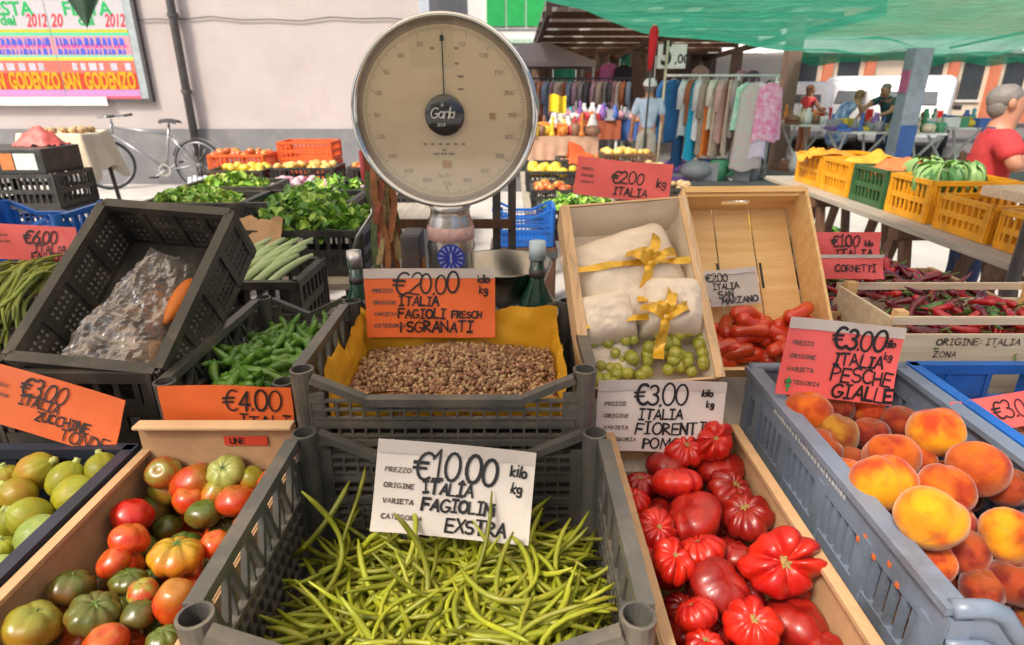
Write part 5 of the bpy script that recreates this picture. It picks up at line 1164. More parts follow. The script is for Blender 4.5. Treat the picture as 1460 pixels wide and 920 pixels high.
q = PY(512, 440, 1.62); bottle('dark green bottle half hidden left of the scale', (q.x, 1.62, .862), .05, .345, mat('silver_cap', (.6, .6, .6), .3, metal=.8))

# ------------------------------------------------------------------ mid stall on the left: greens, celery, long beans
t = thing('side_table', 'plank table carrying the crates of greens behind the stall', 'table', (0, 0, 0))
for k in range(6):
    b = MB(); y0 = 2.32+k*.3; b.boxb(-2.75, -.5, y0, y0+.294, .885, .91); b.build('plank', M_plank, t)
for x in (-2.6, -.65):
    for y in (2.4, 4.0): b = MB(); b.boxb(x-.03, x+.03, y-.03, y+.03, 0, .884); b.build('leg', M_wooddark, t)
def leaves(mb, n, fn, size, seed, mats=1):
    rr = random.Random(seed)
    for k in range(n):
        p, nr = fn(rr); s_ = size*rr.uniform(.6, 1.3)
        M_ = Matrix.Translation(p) @ Euler((rr.gauss(0, .7), rr.gauss(0, .7), rr.uniform(0, 6.28))).to_matrix().to_4x4() @ Matrix.Diagonal((s_, s_, s_, 1))
        mb.add([(-.5, 0, 0), (-.2, .28, .04), (.2, .26, .05), (.55, 0, -.12), (.2, -.26, .05), (-.2, -.28, .04), (0, 0, -.06)], [(0, 1, 6), (1, 2, 6), (2, 3, 6), (3, 4, 6), (4, 5, 6), (5, 0, 6)], rr.randrange(mats), M_)
LEAF = [mat('leaf_mid', (.2, .42, .045), .4, .3, 30, coat=.2), mat('leaf_light', (.38, .58, .09), .4, .3, 30, coat=.2), mat('leaf_dark', (.1, .26, .04), .4, .3, 30, coat=.2)]
LEAFY = [mat('leaf_yellow', (.35, .45, .07), .4, .3, 30), LEAF[1], LEAF[0]]
def green_bunch(label, c, r, h, n, size, seed, mset=LEAF, flat=.6, name='herb_bunch', cat='herbs'):
    t = thing(name, label, cat, c, group='leafy greens in crates')
    b = MB()
    def fn(rr):
        a = rr.uniform(0, 6.28); q = rr.random()**.5*r; return Vector((q*math.cos(a), q*math.sin(a)*flat, h*(.25+.75*rr.random())*(1-(q/r)**2*.6))), None
    leaves(b, n, fn, size, seed, len(mset)); b.build('leaves', mset, t)
    b = MB()
    for k in range(14):
        a = 6.283*k/14; b.tube([(0, 0, -.02), (r*.25*math.cos(a), r*.25*math.sin(a)*flat, h*.4), (r*.6*math.cos(a), r*.6*math.sin(a)*flat, h*.75)], [.004, .003, .002], 5)
    b.build('stalks', mat('stalk_green', (.2, .32, .08), .5), t, True)
crate('dark crate of celery behind the pepper crate', (-.86, 2.02, .86), .34, .30, .2, M_dgreen, 'far')
crate('dark crate heaped with basil left of the scale', (-.86, 2.62, .912), .50, .40, .19, M_black, 'far')
crate('dark crate of flat green leaves near the bicycle', (-1.72, 3.45, .912), .55, .40, .15, M_dgreen, 'far')
crate('bright blue crate standing behind the tilted dark crate', (-2.08, 2.62, .912), .50, .36, .25, M_blue, 'lattice')
crate('dark crate behind the tilted one, holding pale leaves', (-1.45, 2.6, .912), .5, .36, .16, M_dgreen, 'far')
green_bunch('large bunch of fresh green basil in the dark crate', (-.87, 2.6, 1.05), .23, .17, 520, .055, 1, flat=.8)
green_bunch('low basil leaves at the right end of the dark crate', (-.7, 2.72, 1.06), .12, .10, 160, .05, 2)
green_bunch('bright flat parsley leaves in the crate near the bicycle', (-1.78, 3.45, 1.0), .26, .12, 460, .05, 3, LEAFY, .75)
green_bunch('dark green chard leaves behind the basil crate', (-1.1, 3.8, .92), .25, .22, 320, .06, 4, LEAF, .8)
green_bunch('pale lettuce leaves seen through the tilted crate', (-1.45, 2.6, .98), .2, .11, 260, .06, 6, LEAFY, .75, 'lettuce', 'lettuce')
b = MB(); b.sheet(12, 6, lambda u, v: (-1.12+.2*u, 2.38+.06*v+.02*math.sin(u*6), 1.06+.09*v+.02*noise.noise(Vector((u*5, v*5, 1)))))
tag(b.build('brown_paper', M_card, None, True), 'torn brown wrapping paper in front of the basil', 'paper')
M_cel = mat('celery_stalk', (.42, .56, .26), .4, .15, 6, stretch=(1, 1, 1), col2=(.52, .64, .36))
for k in range(13):
    y0 = 1.9+.035*(k % 3); x0 = -.96+.0165*k; b = MB(); a = Vector((x0-.06, y0, 1.02+.014*(k % 3))); c_ = Vector((x0+.07, y0+.16, 1.1+.02*(k % 3)))
    pts = [a+(c_-a)*i/6+Vector((0, 0, .012*math.sin(i/6*3.14))) for i in range(7)]; b.tube(pts, [.013, .0135, .0135, .013, .012, .010, .006], 8)
    tag(b.build('celery_stalk', M_cel, None, True), 'pale green celery stalk slanting in the dark crate', 'celery', 'celery stalks')
green_bunch('yellow green celery leaves beside the stalks', (-.97, 2.02, .99), .09, .08, 120, .035, 7, LEAFY, .9, 'celery_leaves', 'celery')
crate('dark crate of long green beans at the left edge', (-1.47, 1.72, .86), .42, .5, .2, M_dgreen, 'far')
M_long = mat('long_bean_skin', (.2, .27, .04), .45, .25, 10, objvar=.3, col2=(.32, .36, .07))
LB = []
for k in range(7):
    rr = random.Random(k+200); b = MB(); c0 = rr.uniform(-.05, .05); b.tube([(c0*math.sin(i/9*3), .36*(i/9-.5), .05*math.sin(i/9*3.14)+.012*math.sin(i+k)) for i in range(10)], [.003, .0046, .005, .005, .005, .005, .005, .0046, .004, .002], 6); LB.append(b.mesh('long_bean', [M_long], True))
rr = random.Random(31)
for k in range(80):
    o = bpy.data.objects.new('long_bean', rr.choice(LB)); link(o); o.location = (-1.40+rr.gauss(0, .075), 1.62+rr.uniform(-.06, .06), 1.06+rr.random()*.055); o.rotation_euler = (R(12)+rr.gauss(0, .06), rr.gauss(0, .1), R(8)+rr.gauss(0, .12))
    tag(o, 'long thin green bean in the bundle at the left edge', 'long bean', 'long beans at the left edge')
b = MB(); b.ball((-1.72, 1.98, 1.10), .07, 18, 12, sc_=(1, 1, 1.1)); tag(b.build('blue_bag', mat('blue_plastic_bag', (.02, .1, .5), .25, .3, 10, bump=.6, bscale=25), None, True), 'blue plastic bag bundle at the left edge below the pink card', 'bag')
b = MB(); b.sheet(14, 8, lambda u, v: (-2.2+.22*u, 3.75+.12*v, .95+.07*math.sin(u*3.1)*math.sin(v*2.5)+.03*noise.noise(Vector((u*5, v*5, 3))))); tag(b.build('teal_bag', mat('teal_bag', (.05, .35, .45), .4, .2, 8), None, True), 'teal plastic bag edge beyond the tilted crate', 'bag')

# ------------------------------------------------------------------ far left stall: crates of onions and tomatoes
t = thing('far_table', 'low plank table of tomato and onion crates before the pink wall', 'table', (0, 0, 0))
for k in range(9):
    b = MB(); y0 = 5.0+k*.3; b.boxb(-3.1, -.75, y0, y0+.294, .62, .65); b.build('plank', M_plank, t)
for x in (-3.0, -.9):
    for y in (5.1, 7.5): b = MB(); b.boxb(x-.035, x+.035, y-.035, y+.035, 0, .619); b.build('leg', M_wooddark, t)
SM = unit_fruit('small_fruit', 0, 0, .9, .1, 77, .05, 12, 8)
SMC = dict(tom=fruit_mat('far_tomato', (.6, .06, .02), (.62, .2, .03), (.4, .3, .05), .3), yel=fruit_mat('far_yellow', (.7, .5, .1), (.65, .3, .05), (.6, .55, .2), .3), onion=fruit_mat('far_onion', (.6, .42, .48), (.4, .08, .2), (.7, .6, .6), .35), pot=fruit_mat('far_potato', (.5, .34, .16), (.42, .27, .13), (.5, .36, .2), .7, coat=0), lemon=fruit_mat('far_lemon', (.8, .6, .04), (.75, .5, .04), (.6, .5, .05), .35))
def far_box(label, c, w_, d, h, m, fk, fl, n, r, seed, style='far', rot=(0, 0, 0), kind='fruit'):
    crate(label, c, w_, d, h, m, style, rot)
    rr = random.Random(seed); g = 'produce in: ' + label
    for k in range(n):
        x = c[0]+rr.uniform(-w_/2+r, w_/2-r); y = c[1]+rr.uniform(-d/2+r, d/2-r); z = c[2]+h-r*.6+rr.uniform(0, r*.9)
        fruit({'tom': 'tomato', 'yel': 'tomato', 'onion': 'onion', 'pot': 'potato', 'lemon': 'pepper'}[fk], fl, kind, g, SM, SMC[fk], (x, y, z), r*rr.uniform(.8, 1.15), (rr.uniform(-1, 1), rr.uniform(-1, 1), 1))
far_box('black crate of pink onions left of the scale', (-1.85, 5.6, .652), .62, .42, .17, M_black, 'onion', 'pink and white onion in the crate left of the scale', 34, .048, 1, kind='onion')
far_box('second black crate of onions beside the scale dial', (-1.15, 5.55, .652), .55, .42, .17, M_black, 'onion', 'onion in the crate next to the scale dial', 28, .046, 2, kind='onion')
far_box('dark crate of yellow and orange tomatoes on the far table', (-2.05, 6.3, .652), .62, .42, .24, M_black, 'yel', 'yellow orange tomato in the raised dark crate', 34, .042, 3, kind='tomato')
far_box('dark crate of red tomatoes on the far table', (-1.35, 6.35, .652), .55, .42, .24, M_black, 'tom', 'red tomato in the far raised dark crate', 30, .042, 4, kind='tomato')
far_box('orange crate of tomatoes behind the blue bottles', (-2.95, 6.9, .652), .6, .4, .3, M_orangecr, 'tom', 'tomato in the orange crate near the pink wall', 22, .045, 5, kind='tomato')
for k, (x, y, z, lb) in enumerate(((-2.3, 7.2, .652, 'red orange crate lowest of the stack by the wall'), (-2.3, 7.2, .86, 'red orange crate on top of the stack by the wall'), (-1.35, 7.3, .652, 'lower dark red crate beside the dial edge'), (-1.35, 7.3, .90, 'upper dark red crate beside the dial edge'))):
    crate(lb, (x, y, z), .6, .4, .2 if k < 2 else .24, M_orangecr if k < 2 else mat('red_crate_plastic', (.5, .05, .03), .4), 'far')
crate('dark crate of lettuce between the parsley and the onions', (-2.6, 5.7, .652), .55, .4, .17, M_dgreen, 'far')
far_box('dark crate of orange tomatoes at the front of the far table', (-2.55, 5.2, .652), .5, .36, .16, M_black, 'tom', 'orange tomato at the front of the far table', 22, .045, 21, kind='tomato')
far_box('pale crate of yellow fruit behind the onions', (-2.7, 6.25, .652), .55, .4, .22, M_dgreen, 'lemon', 'yellow fruit behind the lettuce on the far table', 24, .045, 22, kind='fruit')
far_box('black crate of onions nearest the basil', (-1.6, 5.12, .652), .6, .36, .15, M_black, 'onion', 'onion in the crate nearest the basil', 26, .046, 23, kind='onion')
crate('dark crate of chard behind the basil crate', (-1.1, 3.3, .912), .55, .4, .18, M_black, 'far')
crate('dark crate of pale greens beyond the parsley', (-1.75, 3.92, .912), .55, .36, .16, M_dgreen, 'far')
green_bunch('pale green endive leaves beyond the parsley', (-1.75, 3.92, .98), .25, .16, 320, .055, 31, LEAFY, .7, 'endive', 'endive')
green_bunch('light green basil leaves behind the large basil bunch', (-1.1, 3.3, 1.0), .25, .15, 380, .055, 32, LEAF, .8)
green_bunch('bright green lettuce heads on the far table', (-2.75, 5.75, .66), .3, .2, 300, .08, 8, LEAFY, .7, 'lettuce', 'lettuce')
green_bunch('long pale leeks lying across the far onions', (-1.0, 6.1, .86), .2, .12, 90, .1, 9, LEAFY, .5, 'leeks', 'leeks')
for k, (x, y, lb) in enumerate(((-2.75, 4.6, 'white wooden crate with orange corners near the bicycle wheel'), (-2.1, 4.7, 'white wooden crate with orange corners behind the parsley'))):
    t = thing('wooden_crate', lb, 'crate', (x, y, .652 if y > 4.99 else .5), (0, 0, R(20)))
    for s_ in (-1, 1):
        for z in (.05, .13): b = MB(); b.boxb(-.28, .28, s_*.18-.006, s_*.18+.006, z, z+.05); b.build('slat', M_whitepaint, t)
        for z in (.05, .13): b = MB(); b.boxb(s_*.28-.006, s_*.28+.006, -.173, .173, z, z+.05); b.build('slat', M_whitepaint, t)
        for y_ in (-.15, .15): b = MB(); b.boxb(s_*.25-.022, s_*.25+.022, y_-.022, y_+.022, 0, .22); b.build('corner_post', mat('orange_wood', (.6, .2, .04), .6), t)
    b = MB(); b.boxb(-.27, .27, -.17, .17, .03, .045); b.build('base', M_woodpale, t)
    b = MB(); b.boxb(-.3, .3, -.2, .2, -.5, -.002); 
    st = thing('wooden_stool', lb.replace('white wooden crate with orange corners', 'low dark stool under the white crate'), 'stool', (x, y, 0), (0, 0, R(20)))
    q = MB(); q.boxb(-.3, .3, -.2, .2, .47, .497); q.build('seat', M_wooddark, st)
    for sx in (-1, 1):
        for sy in (-1, 1): q = MB(); q.bar((sx*.26, sy*.16, .47), (sx*.29, sy*.19, 0), .04); q.build('leg', M_wooddark, st)
for k in range(6):
    t = thing('water_bottle', 'clear plastic water bottle with blue label near the bicycle', 'bottle', (-2.72+.09*(k % 3), 5.25+.09*(k//3), .652), group='water bottles on the far table')
    b = MB(); b.lathe([(.001, 0), (.04, 0), (.042, .1), (.04, .2), (.018, .25), (.018, .27), (.001, .27)], 14); b.build('body', mat('bottle_plastic', (.75, .8, .85), .15, .05, 5), t, True)
    b = MB(); b.lathe([(.0425, .07), (.0428, .07), (.0428, .17), (.0425, .17)], 14); b.build('label', mat('blue_label', (.05, .12, .6), .4), t, True)

# black crates and cream cloth bag at the far left
LX, LY = -3.47, 4.55
t = thing('crate_stand', 'dark low stand under the stacked black crates at far left', 'stand', (LX-.05, LY, 0)); b = MB(); b.boxb(-.5, .5, -.3, .3, .3, .34); b.build('top', M_wooddark, t)
for sx in (-1, 1):
    for sy in (-1, 1): b = MB(); b.boxb(sx*.45-.03, sx*.45+.03, sy*.25-.03, sy*.25+.03, 0, .299); b.build('leg', M_wooddark, t)
for k, (z, lb) in enumerate(((.342, 'black crate at the bottom of the far left stack'), (.583, 'black crate in the middle of the far left stack'), (.824, 'black crate at the top of the far left stack, under the labelled box'))): crate(lb, (LX-.02*k, LY, z), .62, .42, .24, M_black, 'far')
t = thing('labelled_box', 'black fruit box with white and orange labels at far left', 'box', (LX-.08, LY, 1.066))
b = MB(); b.boxb(-.3, .3, -.2, .2, 0, .17); b.build('carton', M_black, t, bevel=.006)
for k, (x0, x1, c_) in enumerate(((-.28, -.06, (.55, .68, .72)), (0, .09, (.62, .2, .06)), (.1, .25, (.6, .7, .66)))):
    b = MB(); b.boxb(x0, x1, -.204, -.2008, .03, .14); b.build('label', mat('box_label%d' % k, c_, .5, .25, 25), t)
t = thing('cloth_stand', 'small stand draped with a cream cloth beside the black crates', 'stand', (-3.62, 5.15, 0))
def drape(u, v):
    x, y = 2*u-1, 2*v-1; r = max(abs(x), abs(y), 1e-6); k = min(r, .5)/r; o_ = max(0, r-.5); a = math.atan2(y, x)
    return (x*k*.5*(1+o_*.5)+.06*o_*math.sin(a*7+1), y*k*.36*(1+o_*.5)+.05*o_*math.sin(a*9), 1.29-.55*o_**1.1-.22*o_*abs(x*y)/(r*r)+.02*noise.noise(Vector((x*3, y*3, 1)))*(1+3*o_))
b = MB(); b.sheet(44, 44, drape); b.build('cloth', mat('cream_cloth', (.72, .62, .45), .9, .08, 6, bump=.15, bscale=14), t, True)
b = MB(); b.boxb(-.25, .25, -.18, .18, 1.2, 1.25); b.build('top', M_wooddark, t)
for sx in (-1, 1):
    for sy in (-1, 1): b = MB(); b.tube([(sx*.2, sy*.14, 1.2), (sx*.27, sy*.17, 0)], .016, 8); b.build('leg', M_iron, t, True)
rr = random.Random(4)
for k in range(26): fruit('onion_bulb', 'small tan bulb on the cream cloth stand', 'bulb', 'bulbs on the cream cloth stand', SM, SMC['pot'], (-3.62+rr.uniform(-.2, .2), 5.15+rr.uniform(-.13, .13), 1.31), rr.uniform(.02, .032))
p = PY(38, 160, 4.6); b = MB(); b.sheet(16, 10, lambda u, v: (p.x-.16+.32*u, 4.55+.2*v, 1.24+.12*math.sin(3.14*u)*math.sin(3.14*v)+.04*noise.noise(Vector((u*6, v*6, 2))))); tag(b.build('red_bag', mat('red_net_bag', (.62, .12, .1), .5, .3, 25), None, True), 'red net bag on top of the labelled black box', 'bag')

# ------------------------------------------------------------------ bicycle
def bicycle():
    gy = 9.72; hx, rx = PY(168, 230, gy).x, PY(284, 232, gy).x
    t = thing('bicycle', 'silver bicycle with black saddle leaning by the pink wall', 'bicycle', (rx, gy, .11)); t.scale = (1.13, 1.13, 1.13)
    ms = mat('silver_frame', (.33, .34, .36), .3, .1, 6, metal=.5, coat=.3); mt = mat('tyre_rubber', (.035, .035, .038), .7); wb = hx-rx; wr = .335
    def wheel(x, yaw, nm='wheel'):
        w_ = bpy.data.objects.new(nm, None); link(w_, t); w_.location = (x, 0, wr); w_.rotation_euler = (0, 0, yaw)
        ring = lambda r_, n_=40: [(r_*math.cos(6.2832*k/n_), 0, r_*math.sin(6.2832*k/n_)) for k in range(n_+1)]
        b = MB(); b.tube(ring(wr-.015), .017, 8, False); b.build('tyre', mt, w_, True)
        b = MB(); b.tube(ring(wr-.04), .012, 6, False); b.build('rim', ms, w_, True)
        b = MB()
        for k in range(18):
            a = 6.2832*k/18; b.tube([(.02*math.cos(a+1), .02*(-1)**k, .02*math.sin(a+1)), ((wr-.045)*math.cos(a), 0, (wr-.045)*math.sin(a))], .0022, 4)
        b.tube([(0, -.05, 0), (0, .05, 0)], .02, 10); b.build('spokes', M_steel, w_, True)
        b = MB(); n_ = 22
        b.sheet(n_, 3, lambda u, v: ((wr+.02)*math.cos(R(-10+170*u)), (v-.5)*.05, (wr+.02)*math.sin(R(-10+170*u)))); b.build('mudguard', ms, w_, True)
        return w_
    wheel(0, 0); wheel(wb, R(38))
    bb, seat, head, hd2 = Vector((wb*.37, 0, .27)), Vector((wb*.25, 0, .86)), Vector((wb*.86, 0, .88)), Vector((wb*.885, 0, .74))
    st = Vector((wb*.285, 0, .74))
    b = MB(); b.tube([bb, seat], .017, 10); b.tube([bb, hd2], .019, 10); b.tube([st, head-Vector((0, 0, .05))], .016, 10); b.tube([head, hd2], .022, 10)
    for s_ in (-.045, .045): b.tube([(0, s_, wr), st+Vector((0, s_*.3, 0))], .009, 8); b.tube([(0, s_, wr), bb+Vector((0, s_*.6, 0))], .01, 8)
    b.build('frame', ms, t, True)
    b = MB()
    for s_ in (-.05, .05): b.tube([hd2-Vector((0, 0, .03)), Vector((wb*.93, s_, .5)), Vector((wb, s_, wr))], [.014, .013, .009], 8)
    b.build('fork', ms, t, True)
    b = MB(); b.sheet(10, 6, lambda u, v: (seat.x+.14-.27*u, (v-.5)*.17*(.25+.75*math.sin(min(1, (1-u)*1.3)*1.57)), seat.z+.06+.02*math.sin(u*3)-.05*(2*v-1)**2)); b.build('saddle', mt, t, True)
    b = MB(); b.tube([seat, seat+Vector((0, 0, .06))], .013, 8); b.build('seat_post', ms, t)
    b = MB(); h0 = head+Vector((0, 0, .08)); b.tube([head, h0], .013, 8); b.tube([h0+Vector((.16, -.2, .02)), h0+Vector((-.05, -.18, .0)), h0+Vector((-.06, 0, .02)), h0+Vector((-.05, .18, .0)), h0+Vector((.16, .2, .02))], .011, 8); b.build('handlebar', ms, t, True)
    for s_ in (-1, 1): b = MB(); b.tube([h0+Vector((.08, s_*.19, .01)), h0+Vector((.18, s_*.203, .022))], .017, 8); b.build('grip', mt, t, True)
    b = MB(); b.lathe([(.06, -.004), (.085, -.004), (.085, .004), (.06, .004)], 26, Matrix.Translation(bb+Vector((0, -.05, 0))) @ Matrix.Rotation(R(90), 4, 'X')); b.tube([bb+Vector((0, -.06, 0)), bb+Vector((-.13, -.07, -.09))], .009, 6); b.tube([bb+Vector((0, .06, 0)), bb+Vector((.13, .07, .09))], .009, 6); b.build('crank', M_steel, t)
    for s_ in (-1, 1): b = MB(); b.box(bb+Vector((s_*.13, s_*.11, s_*.09)), (.09, .08, .022)); b.build('pedal', mt, t)
bicycle()

# ------------------------------------------------------------------ right trestle table with yellow crates
t = thing('trestle_table', 'long plank table on trestles carrying yellow crates at right', 'table', (0, 0, 0))
for k in range(3):
    b = MB(); x0 = 2.24+k*.225; b.boxb(x0, x0+.221, 2.2-.05*(k == 1), 5.5+.05*(k == 2), .865, .9); b.build('plank', M_plank, t, bevel=.004)
for y in (2.75, 3.55, 4.6, 5.2):
    for s_ in (-1, 1):
        for x in (2.3, 2.8): b = MB(); b.bar((x, y+s_*.05, .8), (x, y+s_*.28, 0), .045, .06); b.build('trestle_leg', M_wooddark, t)
    b = MB(); b.boxb(2.25, 2.85, y-.05, y+.05, .8, .864); b.build('trestle_beam', M_wooddark, t)
    b = MB(); b.boxb(2.28, 2.82, y-.17, y-.14, .42, .47); b.build('trestle_rail', M_wooddark, t)
for (y, m_, lb) in ((5.0, M_yellowcr, 'farthest yellow crate on the trestle table'), (4.56, M_yellowcr, 'second farthest yellow crate on the trestle table'), (4.12, M_greencr, 'green crate between the yellow crates on the trestle table'), (3.68, M_yellowcr, 'yellow crate heaped with pale cabbages'), (3.2, M_yellowcr, 'yellow crate in front of the man in the red polo shirt'), (2.74, M_yellowcr, 'nearest yellow crate on the trestle table, with dark plums')):
    crate(lb, (2.62, y, .902), .5, .40, .24 if y > 3.5 else .19, m_, 'far')
for (x, y, c1, lb) in ((2.5, 4.95, (.7, .3, .02), 'crumpled orange paper in the farthest yellow crate'), (2.65, 4.5, (.72, .36, .03), 'crumpled yellow paper in the second yellow crate'), (2.6, 4.1, (.62, .17, .05), 'orange red paper in the green crate')):
    b = MB(); b.sheet(14, 12, lambda u, v: (x-.2+.4*u, y-.16+.32*v, 1.11+.07*noise.noise(Vector((u*4, v*4, x*9)))+.05*math.sin(u*3.1))); tag(b.build('crate_paper', mat('paper_'+str(y), c1, .6, .2, 8), None, True), lb, 'paper')
M_cab = [mat('cabbage_pale', (.42, .55, .3), .45, .2, 12), mat('cabbage_mid', (.25, .42, .14), .45, .2, 12), mat('cabbage_dark', (.08, .22, .06), .45, .2, 12)]
for (x, y, lb) in ((2.5, 3.65, 'pale green cabbage at the left of the yellow crate'), (2.68, 3.72, 'green cabbage at the right of the yellow crate'), (2.6, 3.92, 'dark green leafy cabbage beside the green crate')):
    t = thing('cabbage', lb, 'cabbage', (x, y, 1.06), group='cabbages in the yellow crate'); b = MB(); b.ball((0, 0, .05), .085, 16, 10); b.build('head', M_cab[0], t, True)
    b = MB(); rr = random.Random(int(x*100))
    for k in range(16):
        a = rr.uniform(0, 6.28); e = rr.uniform(-.2, .9); M_ = Matrix.Translation((0, 0, .05)) @ Matrix.Rotation(a, 4, 'Z') @ Matrix.Rotation(-e, 4, 'Y')
        b.sheet(5, 5, lambda u, v: (.09+.03*math.sin(u*3)+.02*abs(v-.5), (v-.5)*.14*(1-.3*u), (u-.5)*.13+.012*math.sin(v*14)), rr.randrange(3) if '9' in lb else (1 if rr.random() < .7 else 2), M_)
    b.build('outer_leaf_layer', M_cab, t, True)
for it in fill([], (2.4, 2.56, 1.0), (2.84, 2.92), .03, 1.07, 60, 5): fruit('plum', 'dark red plum in the nearest yellow crate', 'plum', 'plums in the nearest yellow crate', SM, fruit_mat('plum_skin', (.14, .02, .04), (.22, .03, .05), (.2, .05, .06), .3), it['p'], it['r'])
t = thing('wooden_tray', 'pale wooden tray on the yellow crates below the man', 'tray', (2.74, 3.2, 1.096), (0, 0, R(5)))
b = MB(); b.boxb(-.2, .2, -.14, .14, 0, .012); b.build('base', M_woodpale, t)
for s_ in (-1, 1): b = MB(); b.boxb(-.2, .2, s_*.136-.005, s_*.136+.005, .012, .05); b.build('slat', M_woodpale, t); b = MB(); b.boxb(s_*.196-.005, s_*.196+.005, -.13, .13, .012, .05); b.build('slat', M_woodpale, t)
# green crate and yellow sacks on the ground under the trestle table
crate('green crate on the ground under the trestle table', (2.35, 5.9, 0), .6, .4, .3, M_greencr, 'far'); crate('second green crate on the ground beyond the trestle table', (3.0, 6.0, 0), .6, .4, .3, M_greencr, 'far')
b = MB(); b.ball((2.3, 5.9, .36), .17, 16, 10, sc_=(1.1, .8, .7)); tag(b.build('yellow_sack', mat('yellow_sack', (.8, .55, .02), .5, .15, 8, bump=.4, bscale=18), None, True), 'yellow sack in the green crate under the table', 'sack')
green_bunch('green leaves in the crate under the trestle table', (3.0, 6.0, .22), .25, .15, 160, .08, 12, LEAF, .7, 'leafy_greens', 'greens')

# ------------------------------------------------------------------ stall right of the dial: peppers, potatoes, trinkets
t = thing('pepper_table', 'plank table of peppers and potatoes right of the scale dial', 'table', (0, 0, 0))
for k in range(5):
    b = MB(); y0 = 5.2+k*.5; b.boxb(.1, 1.75, y0, y0+.494, .62, .65); b.build('plank', M_plank, t)
for x in (.2, 1.65):
    for y in (5.3, 7.5): b = MB(); b.boxb(x-.035, x+.035, y-.035, y+.035, 0, .619); b.build('leg', M_wooddark, t)
far_box('dark crate of red tomatoes right of the dial', (.42, 5.45, .652), .5, .4, .16, M_black, 'tom', 'red tomato in the crate right of the dial', 26, .045, 11, kind='tomato')
far_box('dark crate of yellow peppers right of the dial', (.42, 6.35, .652), .55, .4, .2, M_black, 'lemon', 'bright yellow pepper right of the dial', 24, .055, 12, kind='pepper')
far_box('brown crate of potatoes behind the pink 2.00 card', (1.25, 6.6, .652), .75, .45, .2, mat('brown_crate', (.16, .09, .05), .5), 'pot', 'pale potato in the brown crate', 44, .04, 13, kind='potato')
far_box('dark crate of loose potatoes near the clothes rail', (1.3, 5.7, .652), .7, .45, .14, M_dgreen, 'pot', 'pale vegetable in the dark crate behind the pink card', 26, .036, 14, kind='potato')
crate('bright blue crate right of the scale neck', (.08, 4.2, .62), .42, .32, .26, M_blue, 'lattice')
t = thing('blue_crate_stand', 'dark box under the blue crate right of the scale', 'box', (.08, 4.2, 0)); b = MB(); b.boxb(-.22, .22, -.18, .18, 0, .618); b.build('body', M_wooddark, t); b = MB(); b.boxb(-.23, .23, -.19, .19, .55, .6); b.build('rim', M_iron, t)
green_bunch('dark green leaves behind the blue crate', (.5, 4.6, .75), .28, .16, 320, .06, 15, LEAF, .8)
crate('dark crate under the leaves right of the dial', (.5, 4.6, .62), .6, .4, .18, M_black, 'far')
t = thing('leaf_crate_stand', 'dark stand under the leaf crate right of the scale', 'stand', (.55, 4.6, 0)); b = MB(); b.boxb(-.3, .3, -.2, .2, .58, .618); b.build('top', M_wooddark, t)
for sx in (-1, 1):
    for sy in (-1, 1): b = MB(); b.boxb(sx*.26-.03, sx*.26+.03, sy*.16-.03, sy*.16+.03, 0, .579); b.build('leg', M_wooddark, t)
b = MB(); b.sheet(14, 10, lambda u, v: (.55+.42*u, 6.05+.25*v, .86+.26*(1-u)*math.sin(v*2.6+.2)+.05*noise.noise(Vector((u*5, v*5, 3)))+.02)); tag(b.build('orange_bag', mat('orange_bag', (.8, .12, .03), .45, .2, 8), None, True), 'crumpled orange red bag among the yellow peppers', 'bag')
def cloth_table(label, x0, x1, y0, y1, z, col, cat='table', skirt=.35):
    t = thing('cloth_table', label, cat, ((x0+x1)/2, (y0+y1)/2, 0)); hx, hy = (x1-x0)/2, (y1-y0)/2
    b = MB(); b.boxb(-hx, hx, -hy, hy, z-.03, z); b.build('top', M_plank, t)
    m_ = mat('cloth_%g_%g_%g' % col, col, .9, .15, 5); b = MB(); b.sheet(30, 3, lambda u, v: (-hx-.01+(2*hx+.02)*u, -hy-.012-.02*math.sin(u*40)*(1-v), z+.004-skirt*(1-v))); b.add([(-hx, -hy-.012, z+.004), (hx, -hy-.012, z+.004), (hx, hy, z+.004), (-hx, hy, z+.004)], [(0,1,2,3)]); b.build('cloth', m_, t, True)
    for sx in (-1, 1):
        for sy in (-1, 1): b = MB(); b.bar((sx*(hx-.06), sy*(hy-.06), z-.03), (sx*(hx-.06), sy*(hy-.06), 0), .045); b.build('leg', M_whitepaint, t)
    return t
PAL = {'white': (.75, .74, .72), 'blue': (.06, .14, .45), 'red': (.55, .05, .06), 'pink': (.7, .35, .42), 'brown': (.25, .12, .07), 'cream': (.68, .58, .42), 'green': (.08, .3, .16), 'yellow': (.75, .52, .05), 'grey': (.3, .3, .32), 'teal': (.05, .35, .42), 'purple': (.25, .12, .4), 'orange': (.68, .22, .04), 'black': (.03, .03, .035)}
PM = {k: mat('goods_'+k, v, .5, .15, 10) for k, v in PAL.items()}
def goods_mesh(kind):
    b = MB()
    if kind == 'box': b.boxb(-.08, .08, -.05, .05, 0, .1)
    elif kind == 'mug': b.lathe([(.001, 0), (.035, 0), (.04, .09), (.036, .09), (.032, .01), (.001, .01)], 12); b.tube([(.038, 0, .07), (.065, 0, .06), (.065, 0, .035), (.038, 0, .025)], .006, 5)
    elif kind == 'jar': b.lathe([(.001, 0), (.04, 0), (.045, .05), (.035, .11), (.022, .13), (.022, .16), (.001, .165)], 12)
    elif kind == 'book': b.boxb(-.07, .07, -.1, .1, 0, .03); b.boxb(-.066, .075, -.096, .096, .005, .025)
    elif kind == 'bundle': b.ball((0, 0, .05), .08, 10, 7, sc_=(1.2, .9, .65))
    elif kind == 'figurine': b.lathe([(.001, 0), (.035, 0), (.03, .02), (.015, .06), (.03, .1), (.012, .14), (.02, .17), (.001, .2)], 10)
    return b.mesh(kind, [M_white], kind in ('mug', 'jar', 'bundle', 'figurine'))
